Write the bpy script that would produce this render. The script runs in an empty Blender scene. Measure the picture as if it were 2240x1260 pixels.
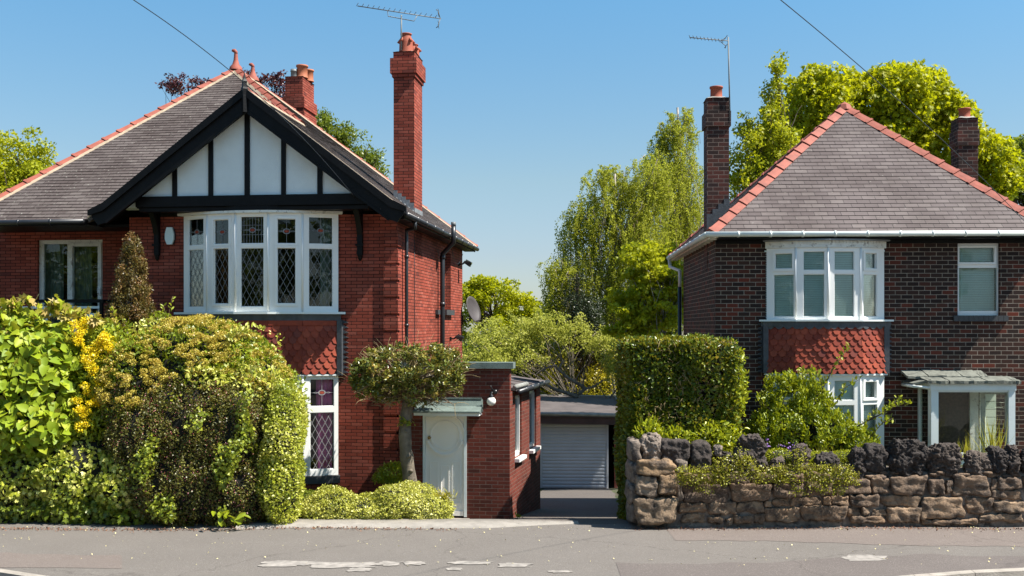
import bpy, math, random
import numpy as np
from mathutils import Vector, Matrix, noise as mnoise
PI = math.pi
random.seed(7)
RNG = np.random.default_rng(11)
S = bpy.context.scene
COL = S.collection
F_PX, CX, HY, EYE = 2240.0, 1120.0, 715.0, 3.4     # focal length in photo pixels, vanishing column, horizon row, eye height

# ------------------------------------------------------------------ materials
def new_mat(name):
    m = bpy.data.materials.new(name); m.use_nodes = True
    nt = m.node_tree
    for n in list(nt.nodes): nt.nodes.remove(n)
    out = nt.nodes.new('ShaderNodeOutputMaterial')
    b = nt.nodes.new('ShaderNodeBsdfPrincipled')
    nt.links.new(b.outputs[0], out.inputs[0])
    return m, nt, b, out
def N(nt, t, **k):
    n = nt.nodes.new(t)
    for a, v in k.items():
        if a in n.inputs.keys() if hasattr(n.inputs, 'keys') else False: n.inputs[a].default_value = v
        else: setattr(n, a, v)
    return n
def L(nt, a, b): nt.links.new(a, b)
def c4(c): return (c[0], c[1], c[2], 1)
def ramp(nt, stops, interp='LINEAR'):
    r = nt.nodes.new('ShaderNodeValToRGB'); cr = r.color_ramp; cr.interpolation = interp
    while len(cr.elements) > 1: cr.elements.remove(cr.elements[-1])
    cr.elements[0].position = stops[0][0]; cr.elements[0].color = c4(stops[0][1])
    for p, c in stops[1:]:
        e = cr.elements.new(p); e.color = c4(c)
    return r
def noise(nt, scale, detail=4, rough=.55, vec=None, coord='Object'):
    n = nt.nodes.new('ShaderNodeTexNoise'); n.inputs['Scale'].default_value = scale
    n.inputs['Detail'].default_value = detail; n.inputs['Roughness'].default_value = rough
    if vec is None:
        tc = nt.nodes.new('ShaderNodeTexCoord'); vec = tc.outputs[coord]
    L(nt, vec, n.inputs['Vector'])
    return n
def mixc(nt, fac, a, b, mode='MIX'):
    m = nt.nodes.new('ShaderNodeMix'); m.data_type = 'RGBA'; m.blend_type = mode
    for sock, v in ((0, fac), (6, a), (7, b)):
        if hasattr(v, 'is_linked') or hasattr(v, 'links'): L(nt, v, m.inputs[sock])
        elif sock == 0: m.inputs[0].default_value = v
        else: m.inputs[sock].default_value = c4(v)
    return m.outputs[2]
def bump(nt, b, h, strength=.5, dist=.01):
    bp = nt.nodes.new('ShaderNodeBump'); bp.inputs['Strength'].default_value = strength
    bp.inputs['Distance'].default_value = dist
    L(nt, h, bp.inputs['Height']); L(nt, bp.outputs[0], b.inputs['Normal'])
def mapr(nt, v, a, b, c=0, d=1):
    n = nt.nodes.new('ShaderNodeMapRange')
    n.inputs[1].default_value = a; n.inputs[2].default_value = b; n.inputs[3].default_value = c; n.inputs[4].default_value = d
    L(nt, v, n.inputs[0]); return n.outputs[0]
MATS = {}
def plain(name, col, rough=.6, var=.15, scale=6, bmp=.15, metal=0, spec=.5, dirt=None, bscale=None):
    m, nt, b, o = new_mat(name)
    n = noise(nt, scale, 5)
    lo = [c*(1-var) for c in col]; hi = [min(1, c*(1+var)) for c in col]
    r = ramp(nt, [(.3, lo), (.7, hi)]); L(nt, n.outputs[0], r.inputs[0])
    out = r.outputs[0]
    if dirt:
        n2 = noise(nt, dirt[2], 7, .7)
        out = mixc(nt, mapr(nt, n2.outputs[0], dirt[1], dirt[1]+.08), out, dirt[0])
    L(nt, out, b.inputs['Base Color'])
    b.inputs['Roughness'].default_value = rough; b.inputs['Metallic'].default_value = metal
    b.inputs['Specular IOR Level'].default_value = spec
    if bmp:
        n3 = noise(nt, bscale or scale*6, 5); bump(nt, b, n3.outputs[0], bmp, .01)
    MATS[name] = m; return m
def brickmat(name, stops, mortar, bw, rh, ms, rough=.75, stain=None, bstr=.5, offset=.5, mvar=.3, msmooth=.3, fine=.12):
    m, nt, b, o = new_mat(name)
    uv = nt.nodes.new('ShaderNodeUVMap')
    # slight wobble so that the courses are not ruled
    wn = noise(nt, 1.6, 2, .5, uv.outputs[0]); 
    va = nt.nodes.new('ShaderNodeVectorMath'); va.operation = 'MULTIPLY_ADD'
    va.inputs[1].default_value = (.012, .008, 0)
    L(nt, wn.outputs[1], va.inputs[0]); L(nt, uv.outputs[0], va.inputs[2])
    t = nt.nodes.new('ShaderNodeTexBrick')
    L(nt, va.outputs[0], t.inputs['Vector'])
    t.inputs['Color1'].default_value = (0, 0, 0, 1); t.inputs['Color2'].default_value = (1, 1, 1, 1)
    t.inputs['Mortar'].default_value = (.5, .5, .5, 1)
    t.inputs['Scale'].default_value = 1; t.inputs['Mortar Size'].default_value = ms
    t.inputs['Mortar Smooth'].default_value = msmooth
    t.inputs['Brick Width'].default_value = bw; t.inputs['Row Height'].default_value = rh
    t.offset = offset
    r = ramp(nt, stops); L(nt, t.outputs[0], r.inputs[0])
    n = noise(nt, 30, 5, .6, uv.outputs[0])
    col = mixc(nt, mapr(nt, n.outputs[0], .3, .7, 0, fine*3), r.outputs[0], [c*.55 for c in stops[len(stops)//2][1]])
    n2 = noise(nt, .9, 5, .6, uv.outputs[0])
    col = mixc(nt, mapr(nt, n2.outputs[0], .38, .72, 0, .45), col, (.03, .018, .014))
    nm = noise(nt, 5, 4, .6, uv.outputs[0])
    mc = mixc(nt, mapr(nt, nm.outputs[0], .3, .7, 0, 1), [c*(1-mvar) for c in mortar], [min(1, c*(1+mvar)) for c in mortar])
    col = mixc(nt, t.outputs['Fac'], col, mc)
    if stain:
        n3 = noise(nt, stain[1], 6, .65, uv.outputs[0])
        col = mixc(nt, mapr(nt, n3.outputs[0], stain[2], stain[2]+.15, 0, stain[3]), col, stain[0])
    L(nt, col, b.inputs['Base Color']); b.inputs['Roughness'].default_value = rough; b.inputs['Specular IOR Level'].default_value = .12
    mm = nt.nodes.new('ShaderNodeMath'); mm.operation = 'MULTIPLY_ADD'; mm.inputs[1].default_value = .25
    inv = nt.nodes.new('ShaderNodeMath'); inv.operation = 'SUBTRACT'; inv.inputs[0].default_value = 1
    L(nt, t.outputs['Fac'], inv.inputs[1]); L(nt, n.outputs[0], mm.inputs[0]); L(nt, inv.outputs[0], mm.inputs[2])
    bump(nt, b, mm.outputs[0], bstr, .008)
    MATS[name] = m; return m
brickmat('red_brick', [(0, (.25, .052, .032)), (.35, (.32, .067, .042)), (.7, (.375, .086, .055)), (.9, (.42, .115, .078)), (1, (.14, .036, .028))], (.030, .014, .011), .232, .0675, .0072, stain=((.5, .40, .36), 2.3, .70, .2))
brickmat('porch_brick', [(0, (.12, .030, .022)), (.5, (.17, .042, .030)), (.8, (.22, .056, .038)), (1, (.08, .026, .021))], (.16, .115, .095), .24, .075, .0055, stain=((.55, .47, .42), 2.0, .66, .3))
brickmat('dark_brick', [(0, (.022, .018, .017)), (.35, (.038, .026, .022)), (.6, (.062, .032, .024)), (.78, (.095, .032, .022)), (.93, (.18, .040, .024)), (1, (.05, .038, .03))], (.30, .25, .20), .226, .084, .0058, stain=((.10, .06, .05), 1.5, .60, .5))
brickmat('dark_chimney_brick', [(0, (.022, .018, .018)), (.4, (.05, .03, .026)), (.8, (.12, .035, .026)), (1, (.07, .03, .025))], (.16, .12, .10), .226, .084, .0075, stain=((.012, .011, .011), .8, .52, .8))
brickmat('slate_weathered', [(0, (.088, .070, .065)), (.4, (.108, .088, .082)), (.7, (.122, .100, .093)), (1, (.145, .122, .112))], (.035, .028, .025), .27, .125, .006, rough=.62, bstr=.35, stain=((.50, .50, .42), 15.0, .60, .85), fine=.09)
brickmat('slate_purple', [(0, (.112, .090, .087)), (.4, (.130, .106, .102)), (.7, (.142, .116, .111)), (1, (.165, .138, .13))], (.03, .025, .024), .26, .135, .006, rough=.6, bstr=.35, stain=((.5, .48, .42), 15.0, .635, .8), fine=.09)
plain('ridge_tile', (.27, .068, .042), .75, .25, 5, .3, dirt=((.16, .07, .05), .6, 4))
plain('ridge_tile_lichen', (.27, .072, .045), .75, .25, 5, .3, dirt=((.55, .46, .38), .64, 6))
def tilemat():
    m, nt, b, o = new_mat('hung_tile'); at = nt.nodes.new('ShaderNodeAttribute'); at.attribute_name = 'r'
    r = ramp(nt, [(0, (.20, .040, .026)), (.5, (.30, .060, .034)), (.85, (.36, .078, .042)), (1, (.16, .045, .036))]); L(nt, at.outputs['Fac'], r.inputs[0])
    n = noise(nt, 9, 5); L(nt, mixc(nt, mapr(nt, n.outputs[0], .4, .7, 0, .4), r.outputs[0], (.12, .035, .028)), b.inputs['Base Color'])
    b.inputs['Roughness'].default_value = .8; b.inputs['Specular IOR Level'].default_value = .2; bump(nt, b, n.outputs[0], .3, .01); MATS['hung_tile'] = m
tilemat()
plain('mortar_bed', (.33, .26, .18), .9, .2, 8, .6)
plain('black_timber', (.0045, .0045, .005), .5, .4, 5, .35, spec=.18, dirt=((.30, .29, .27), .70, 11))
plain('black_pipe', (.018, .019, .022), .38, .3, 3, .05)
plain('render_white', (.68, .75, .75), .85, .05, 2.2, .55, bscale=70)  # white render with the bluish tint of the gable's shade put into the colour
plain('upvc_white', (.80, .80, .77), .35, .03, 2, .0, dirt=((.5, .46, .34), .70, 2.5))
plain('paint_white', (.74, .78, .76), .5, .06, 3, .12, dirt=((.42, .40, .34), .72, 5))
plain('flaking_white', (.68, .67, .61), .7, .12, 6, .5, dirt=((.33, .30, .26), .56, 9))
plain('door_white', (.90, .86, .79), .42, .03, 2, .03)
plain('gutter_white', (.66, .70, .66), .45, .08, 2, .0)
plain('lead', (.055, .060, .068), .5, .3, 8, .3)
plain('lead_pale', (.17, .18, .19), .5, .3, 9, .3)
plain('slate_sill', (.045, .047, .05), .6, .15, 4, .15)
plain('felt_green', (.12, .155, .14), .95, .22, 5, .8, bscale=90)
plain('felt_grey', (.085, .07, .066), .95, .25, 2.5, .4, bscale=60)
plain('felt_edge', (.24, .24, .22), .95, .25, 5, .8, bscale=80)
plain('garage_metal', (.42, .44, .47), .5, .08, 1.5, .05)
plain('dark_wood', (.055, .028, .025), .6, .3, 4, .2)
plain('pot_terracotta', (.30, .068, .034), .75, .18, 5, .2)
plain('pot_orange', (.38, .12, .055), .75, .15, 5, .2)
plain('flaunching', (.27, .25, .22), .95, .25, 9, .8)
plain('galvanised', (.13, .145, .15), .6, .2, 8, .05, metal=.1)
plain('dish_grey', (.055, .045, .044), .55, .1, 6, .05)
plain('black_plastic', (.012, .012, .013), .35, .1, 5, 0)
plain('globe_white', (.82, .80, .74), .25, .02, 2, 0)
plain('brass', (.45, .30, .12), .35, .1, 5, 0, metal=.8)
plain('cable_black', (.02, .025, .03), .5, .1, 5, 0)
plain('alarm_white', (.62, .72, .70), .4, .04, 3, 0)
plain('lead_sunlit', (.30, .30, .30), .5, .1, 9, .1)  # paler copy of lead_pale: sunlight on the lower bay's leading put into the colour
plain('curtain_net', (.15, .175, .15), .9, .1, 8, .1)
plain('curtain_plum', (.70, .13, .42), .85, .25, 5, .1)
plain('blind_slat', (.74, .86, .84), .5, .04, 2, 0)
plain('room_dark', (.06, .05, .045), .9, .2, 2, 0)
plain('room_wall', (.45, .42, .36), .9, .1, 2, 0)
plain('white_painted_brick', (.72, .72, .62), .6, .06, 3, .1)
plain('screen_brown', (.085, .06, .045), .85, .35, 18, .3)
plain('mossy_stone_slate', (.13, .135, .112), .9, .3, 6, .8, dirt=((.07, .07, .06), .6, 7), bscale=26)
plain('bark_grey', (.14, .115, .085), .9, .4, 7, .9, bscale=30)
plain('bark_dark', (.07, .05, .035), .9, .4, 5, .7, bscale=26)
plain('bark_birch', (.30, .27, .23), .8, .45, 3, .5)
plain('twig_brown', (.16, .10, .055), .9, .3, 5, .3)
plain('twig_straw', (.27, .20, .095), .9, .3, 5, .3)
plain('thicket_shade', (.007, .007, .003), .95, .4, 5, .6)  # near-black twig mass; shade between the leaves put into its colour
plain('soil', (.05, .035, .025), .95, .3, 3, .9, bscale=25)
plain('pot_blue', (.02, .06, .10), .25, .2, 5, 0)
plain('flower_purple', (.26, .13, .40), .6, .2, 20, 0)
plain('concrete_edge', (.26, .235, .205), .9, .18, 5, .9, dirt=((.14, .12, .10), .62, 6), bscale=60)
plain('kerb_stone', (.30, .265, .225), .85, .2, 4, .8, dirt=((.2, .17, .145), .6, 5), bscale=40)
plain('worn_patch', (.25, .225, .20), .9, .3, 8, .6, bscale=60)
plain('leaf_litter', (.58, .50, .25), .8, .4, 25, 0)
plain('litter_brown', (.16, .07, .035), .85, .4, 25, 0)
plain('mortar_grey', (.19, .15, .12), .95, .5, 9, 1.0, bscale=30, dirt=((.05, .04, .035), .52, 5))
# glass
def glassmat(name, tint=(.9, .95, .93), refl=1.0):
    m, nt, b, o = new_mat(name); nt.nodes.remove(b)
    fr = nt.nodes.new('ShaderNodeFresnel'); fr.inputs[0].default_value = 1.5
    mu = nt.nodes.new('ShaderNodeMath'); mu.operation = 'MULTIPLY_ADD'; mu.use_clamp = True
    mu.inputs[1].default_value = .85*refl; mu.inputs[2].default_value = .0
    L(nt, fr.outputs[0], mu.inputs[0])
    tr = nt.nodes.new('ShaderNodeBsdfTransparent'); tr.inputs[0].default_value = c4(tint)
    gl = nt.nodes.new('ShaderNodeBsdfGlossy'); gl.inputs['Roughness'].default_value = .015
    n = noise(nt, 1.4, 2); bp = nt.nodes.new('ShaderNodeBump'); bp.inputs['Strength'].default_value = .12; bp.inputs['Distance'].default_value = .02
    L(nt, n.outputs[0], bp.inputs['Height']); L(nt, bp.outputs[0], gl.inputs['Normal'])
    mx = nt.nodes.new('ShaderNodeMixShader'); L(nt, mu.outputs[0], mx.inputs[0]); L(nt, tr.outputs[0], mx.inputs[1]); L(nt, gl.outputs[0], mx.inputs[2])
    L(nt, mx.outputs[0], o.inputs[0]); MATS[name] = m
glassmat('glass'); glassmat('porch_glass', (.93, .96, .93), .8)
# stone of the boundary wall: colour from the per-stone attribute
def stonemat(name, stops, bstr=.9, dirt=.55, fine=28, light=(.36, .28, .21)):
    m, nt, b, o = new_mat(name)
    at = nt.nodes.new('ShaderNodeAttribute'); at.attribute_name = 'r'
    r = ramp(nt, stops); L(nt, at.outputs['Fac'], r.inputs[0])
    n = noise(nt, 5, 8, .65); n2 = noise(nt, fine, 6, .7)
    c = mixc(nt, mapr(nt, n.outputs[0], .42, .62, 0, .85), r.outputs[0], (.035, .026, .022))
    c = mixc(nt, mapr(nt, n2.outputs[0], .5, .75, 0, .5), c, light)
    L(nt, c, b.inputs['Base Color']); b.inputs['Roughness'].default_value = .92
    ad = nt.nodes.new('ShaderNodeMath'); ad.operation = 'ADD'; L(nt, n.outputs[0], ad.inputs[0]); L(nt, n2.outputs[0], ad.inputs[1])
    bump(nt, b, ad.outputs[0], bstr, .03); MATS[name] = m
stonemat('sandstone', [(0, (.095, .062, .045)), (.4, (.185, .120, .075)), (.7, (.28, .175, .10)), (1, (.31, .215, .135))])
stonemat('clinker', [(0, (.018, .015, .014)), (.5, (.042, .032, .028)), (1, (.085, .064, .053))], 1.0, light=(.16, .13, .11))
stonemat('pillar_stone', [(0, (.22, .145, .09)), (.5, (.30, .185, .09)), (1, (.27, .20, .14))])
stonemat('coping_brown', [(0, (.05, .038, .032)), (.5, (.085, .063, .05)), (1, (.15, .115, .09))], 1.0, light=(.26, .20, .16))
# tarmac
def tarmac(name, lo, hi, speck=(.36, .33, .30), scale=1.1, cracks=True):
    m, nt, b, o = new_mat(name)
    n = noise(nt, scale, 6, .6); r = ramp(nt, [(.3, lo), (.7, hi)]); L(nt, n.outputs[0], r.inputs[0])
    n2 = noise(nt, 55, 4, .8)
    c = mixc(nt, mapr(nt, n2.outputs[0], .35, .62, 0, .5), [v*.55 for v in lo], r.outputs[0])
    v = nt.nodes.new('ShaderNodeTexVoronoi'); v.inputs['Scale'].default_value = 85
    tc = nt.nodes.new('ShaderNodeTexCoord'); L(nt, tc.outputs['Object'], v.inputs['Vector'])
    sp = nt.nodes.new('ShaderNodeSeparateColor'); L(nt, v.outputs['Color'], sp.inputs[0])
    c = mixc(nt, mapr(nt, sp.outputs[0], .92, .97, 0, .25), c, speck)
    mp = nt.nodes.new('ShaderNodeMapping'); mp.inputs['Scale'].default_value = (.35, 1.6, 1); L(nt, tc.outputs['Object'], mp.inputs['Vector'])
    n4 = noise(nt, .9, 5, .6, mp.outputs[0])
    c = mixc(nt, mapr(nt, n4.outputs[0], .45, .7, 0, .45), c, [v*.72 for v in lo])
    if cracks:
        vn = noise(nt, 1.3, 5, .65); vm = nt.nodes.new('ShaderNodeVectorMath'); vm.operation = 'MULTIPLY_ADD'; vm.inputs[1].default_value = (1.1, 1.1, 0)
        L(nt, vn.outputs[1], vm.inputs[0]); L(nt, tc.outputs['Object'], vm.inputs[2])
        v2 = nt.nodes.new('ShaderNodeTexVoronoi'); v2.feature = 'DISTANCE_TO_EDGE'; v2.inputs['Scale'].default_value = .17
        L(nt, vm.outputs[0], v2.inputs['Vector'])
        c = mixc(nt, mapr(nt, v2.outputs['Distance'], 0, .004, .45, 0), c, (.05, .04, .035))
    L(nt, c, b.inputs['Base Color']); b.inputs['Roughness'].default_value = .92
    bump(nt, b, n2.outputs[0], .7, .012); MATS[name] = m
tarmac('tarmac_path', (.185, .162, .142), (.235, .208, .183))
tarmac('tarmac_pink', (.20, .160, .138), (.25, .205, .18))
tarmac('tarmac_road', (.155, .128, .115), (.215, .182, .162))
tarmac('drive_surface', (.13, .108, .092), (.19, .16, .135), cracks=False)
# leaves
def leafmat(name, stops, trans=.35, rough=.42, spec=.45, tcol=None):
    m, nt, b, o = new_mat(name)
    at = nt.nodes.new('ShaderNodeAttribute'); at.attribute_name = 'r'
    r = ramp(nt, stops); L(nt, at.outputs['Fac'], r.inputs[0])
    L(nt, r.outputs[0], b.inputs['Base Color']); b.inputs['Roughness'].default_value = rough; b.inputs['Specular IOR Level'].default_value = spec
    t = nt.nodes.new('ShaderNodeBsdfTranslucent')
    tc = mixc(nt, .5, r.outputs[0], tcol or [min(1, stops[-1][1][0]*1.2), min(1, stops[-1][1][1]*1.25), stops[-1][1][2]*.5])
    L(nt, tc, t.inputs[0])
    mx = nt.nodes.new('ShaderNodeMixShader'); mx.inputs[0].default_value = trans
    L(nt, b.outputs[0], mx.inputs[1]); L(nt, t.outputs[0], mx.inputs[2]); L(nt, mx.outputs[0], o.inputs[0])
    MATS[name] = m; return m

# ------------------------------------------------------------------ mesh builder
class MB:
    def __init__(s): s.v = []; s.f = []; s.m = []; s.uv = {}; s.sm = []; s.r = []
    def poly(s, pts, mi=0, uv=None, sm=False, r=0.5):
        i = len(s.v); s.v += [tuple(p) for p in pts]; s.r += [r]*len(pts)
        s.f.append(tuple(range(i, i+len(pts)))); s.m.append(mi); s.sm.append(sm)
        if uv: s.uv[len(s.f)-1] = uv
    def mesh(s, vs, fs, mi=0, sm=False, r=0.5):
        i = len(s.v); s.v += [tuple(p) for p in vs]; s.r += [r]*len(vs)
        for f in fs: s.f.append(tuple(i+k for k in f)); s.m.append(mi); s.sm.append(sm)
    def box(s, a, b, mi=0):
        x0, x1 = sorted((a[0], b[0])); y0, y1 = sorted((a[1], b[1])); z0, z1 = sorted((a[2], b[2]))
        vs = [(x0,y0,z0),(x1,y0,z0),(x1,y1,z0),(x0,y1,z0),(x0,y0,z1),(x1,y0,z1),(x1,y1,z1),(x0,y1,z1)]
        s.mesh(vs, [(0,3,2,1),(4,5,6,7),(0,1,5,4),(1,2,6,5),(2,3,7,6),(3,0,4,7)], mi)
    def fbox(s, F, s0, s1, z0, z1, d0, d1, mi=0):      # box in facade coordinates (along, up, outward)
        (ox, oy), (tx, ty), (nx, ny) = F
        def P(a, z, d): return (ox+tx*a+nx*d, oy+ty*a+ny*d, z)
        if s0 > s1: s0, s1 = s1, s0
        if d0 > d1: d0, d1 = d1, d0
        vs = [P(s0,z0,d1),P(s1,z0,d1),P(s1,z0,d0),P(s0,z0,d0),P(s0,z1,d1),P(s1,z1,d1),P(s1,z1,d0),P(s0,z1,d0)]
        fs = [(0,3,2,1),(4,5,6,7),(0,1,5,4),(1,2,6,5),(2,3,7,6),(3,0,4,7)]
        s.mesh(vs, fs, mi)
    def fpoly(s, F, pts, d0, d1, mi=0):                 # prism of an outline (along, up) between two depths
        (ox, oy), (tx, ty), (nx, ny) = F
        def P(a, z, d): return (ox+tx*a+nx*d, oy+ty*a+ny*d, z)
        n = len(pts); lo, hi = min(d0, d1), max(d0, d1)
        ar = sum(pts[i][0]*pts[(i+1) % n][1]-pts[(i+1) % n][0]*pts[i][1] for i in range(n))
        if ar < 0: pts = pts[::-1]
        fr = [P(a, z, hi) for a, z in pts]; bk = [P(a, z, lo) for a, z in pts]
        s.mesh(fr+bk, [tuple(range(n)), tuple(range(2*n-1, n-1, -1))]+[(i, n+i, n+(i+1) % n, (i+1) % n) for i in range(n)], mi)
    def tube(s, pts, r, n=8, mi=0, cap=True, sm=True):
        pts = [Vector(p) for p in pts]; rs = r if isinstance(r, (list, tuple)) else [r]*len(pts)
        vs = []; fs = []; up = None
        for i, p in enumerate(pts):
            d = (pts[min(i+1, len(pts)-1)]-pts[max(i-1, 0)]).normalized()
            if up is None: up = Vector((0, 0, 1)) if abs(d.z) < .9 else Vector((1, 0, 0))
            a = d.cross(up)
            if a.length < 1e-4: a = d.orthogonal()
            a.normalize(); b = a.cross(d).normalized(); up = b
            for k in range(n):
                t = 2*PI*k/n; vs.append(p+a*math.cos(t)*rs[i]+b*math.sin(t)*rs[i])
        for i in range(len(pts)-1):
            for k in range(n): fs.append((i*n+k, (i+1)*n+k, (i+1)*n+(k+1) % n, i*n+(k+1) % n))
        if cap: fs.append(tuple(range(n))); fs.append(tuple(range(len(vs)-1, len(vs)-n-1, -1)))
        s.mesh(vs, fs, mi, sm)
    def lathe(s, c, prof, n=20, mi=0, sm=True):          # prof: (radius, z) from bottom to top
        vs = []; fs = []
        for r, z in prof:
            for k in range(n): t = 2*PI*k/n; vs.append((c[0]+r*math.cos(t), c[1]+r*math.sin(t), c[2]+z))
        for i in range(len(prof)-1):
            for k in range(n): fs.append((i*n+k, i*n+(k+1) % n, (i+1)*n+(k+1) % n, (i+1)*n+k))
        s.mesh(vs, fs, mi, sm)
    def build(s, name, mats, parent=None):
        me = bpy.data.meshes.new(name); me.from_pydata(s.v, [], s.f)
        if not isinstance(mats, (list, tuple)): mats = [mats]
        for m in mats: me.materials.append(MATS[m])
        me.polygons.foreach_set('material_index', s.m); me.polygons.foreach_set('use_smooth', s.sm)
        uvl = me.uv_layers.new(name='UVMap').data
        for p in me.polygons:
            if p.index in s.uv:
                for k, li in enumerate(p.loop_indices): uvl[li].uv = s.uv[p.index][k]
                continue
            n = p.normal
            if abs(n.z) > .95: t = Vector((1, 0, 0)); b = Vector((0, 1, 0))
            else:
                t = Vector((0, 0, 1)).cross(n).normalized(); b = n.cross(t)
            for li in p.loop_indices:
                co = me.vertices[me.loops[li].vertex_index].co
                uvl[li].uv = (co.dot(t), co.dot(b))
        a = me.attributes.new('r', 'FLOAT', 'POINT'); a.data.foreach_set('value', s.r)
        me.update()
        o = bpy.data.objects.new(name, me); COL.objects.link(o)
        if parent: o.parent = parent
        return o
def tag(o, label=None, cat=None, group=None, kind=None):
    if label: o['label'] = label
    if cat: o['category'] = cat
    if group: o['group'] = group
    if kind: o['kind'] = kind
    return o
def thing(name, label, cat, loc=(0,0,0), rz=0, group=None):
    o = bpy.data.objects.new(name, None); COL.objects.link(o); o.location = loc; o.rotation_euler = (0, 0, rz)
    o.empty_display_size = .3
    return tag(o, label, cat, group)

# ------------------------------------------------------------------ frames of reference
class Frame:                                            # a building's own axes: x along its front, y into it
    def __init__(s, ox, oy, th): s.o = (ox, oy); s.th = th; s.c = math.cos(th); s.s = math.sin(th)
    def w(s, u, v): return (s.o[0]+u*s.c+v*s.s, s.o[1]-u*s.s+v*s.c)
    def inv(s, x, y):
        dx, dy = x-s.o[0], y-s.o[1]; return (dx*s.c-dy*s.s, dx*s.s+dy*s.c)
    def on(s, Fc, px, py, d=0):                         # a sight line met with a facade plane -> (along, height)
        (ox, oy), (tx, ty), (nx, ny) = Fc
        X, Y = s.w(ox+nx*d, oy+ny*d); TX, TY = tx*s.c+ty*s.s, -tx*s.s+ty*s.c
        a = (px-CX)/F_PX
        k = (a*Y-X)/(TX-a*TY); D = Y+k*TY
        return k, EYE+(HY-py)/F_PX*D
def W(px, py, D): return ((px-CX)/F_PX*D, D, EYE+(HY-py)/F_PX*D)
def facet(p, q):                                        # facade plane through two plan points, outward = towards -y side
    tx, ty = q[0]-p[0], q[1]-p[1]; l = math.hypot(tx, ty); tx /= l; ty /= l
    return ((p[0], p[1]), (tx, ty), (ty, -tx)), l
def wall(mb, F, s0, s1, z0, z1, holes=(), th=.25, mi=0, back=True):
    ss = sorted({s0, s1, *[h[0] for h in holes], *[h[1] for h in holes]}); zs = sorted({z0, z1, *[h[2] for h in holes], *[h[3] for h in holes]})
    (ox, oy), (tx, ty), (nx, ny) = F
    def P(a, z, d): return (ox+tx*a+nx*d, oy+ty*a+ny*d, z)
    for i in range(len(ss)-1):
        for j in range(len(zs)-1):
            a, b, c, d = ss[i], ss[i+1], zs[j], zs[j+1]; mx, mz = (a+b)/2, (c+d)/2
            if any(h[0] < mx < h[1] and h[2] < mz < h[3] for h in holes): continue
            mb.poly([P(a,c,0),P(b,c,0),P(b,d,0),P(a,d,0)], mi)
            if back: mb.poly([P(b,c,-th),P(a,c,-th),P(a,d,-th),P(b,d,-th)], mi)
    for h in holes:
        a, b, c, d = h
        mb.poly([P(a,c,0),P(a,d,0),P(a,d,-th),P(a,c,-th)], mi); mb.poly([P(b,d,0),P(b,c,0),P(b,c,-th),P(b,d,-th)], mi)
        mb.poly([P(a,d,0),P(b,d,0),P(b,d,-th),P(a,d,-th)], mi); mb.poly([P(b,c,0),P(a,c,0),P(a,c,-th),P(b,c,-th)], mi)
def clip(poly, r0, r1):
    for lim, sg in ((r0, 1), (r1, -1)):
        out = []; n = len(poly)
        for i in range(n):
            a, b = poly[i], poly[(i+1) % n]; da, db = (a[1]-lim)*sg, (b[1]-lim)*sg
            if da >= -1e-9: out.append(a)
            if (da > 1e-9 and db < -1e-9) or (da < -1e-9 and db > 1e-9):
                t = da/(da-db); out.append((a[0]+(b[0]-a[0])*t, a[1]+(b[1]-a[1])*t))
        poly = out
        if len(poly) < 3: return []
    return poly
def shingle(mb, pts, h, th=.014, mi=0, under=.07, umi=0, seed=1):
    P = [Vector(p) for p in pts]; n = (P[1]-P[0]).cross(P[2]-P[0]).normalized()
    if n.z < 0: n = -n
    t = Vector((0, 0, 1)).cross(n).normalized(); b = n.cross(t); off = P[0].dot(n)
    q = [(p.dot(t), p.dot(b)) for p in P]
    r = math.floor(min(a[1] for a in q)/h)*h; rm = max(a[1] for a in q); rg = random.Random(seed)
    while r < rm:
        c = clip(q, r, r+h)
        if c:
            # split every course into short runs whose edges lift a little differently
            x0 = min(a[0] for a in c); x1 = max(a[0] for a in c); x = x0
            while x < x1-1e-6:
                xe = min(x1, x+rg.uniform(.36, 1.1)); cc = [(a[1], a[0]) for a in c]; cc = clip(cc, x, xe)
                if len(cc) >= 3:
                    cc = [(a[1], a[0]) for a in cc]; tt = th*rg.uniform(.9, 1.2)
                    v3 = [t*a[0]+b*a[1]+n*(off+tt*(1-.85*(a[1]-r)/h)) for a in cc]
                    mb.poly(v3, mi, uv=[(a[0], a[1]) for a in cc])
                    lo = [a for a in cc if abs(a[1]-r) < 1e-6]
                    if len(lo) >= 2:
                        a0, a1 = min(lo), max(lo)
                        e = [t*a0[0]+b*a0[1]+n*(off-.002), t*a1[0]+b*a1[1]+n*(off-.002), t*a1[0]+b*a1[1]+n*(off+tt), t*a0[0]+b*a0[1]+n*(off+tt)]
                        mb.poly(e, mi, uv=[(a0[0], r+.03), (a1[0], r+.03), (a1[0], r+.04), (a0[0], r+.04)])
                x = xe
        r += h
    k = len(P); lo = [p-n*under for p in P]; hi = [p-n*.003 for p in P]
    mb.mesh(hi+lo, [tuple(range(k)), tuple(range(2*k-1, k-1, -1))]+[(i, (i+1) % k, k+(i+1) % k, k+i) for i in range(k)], umi)
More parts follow.
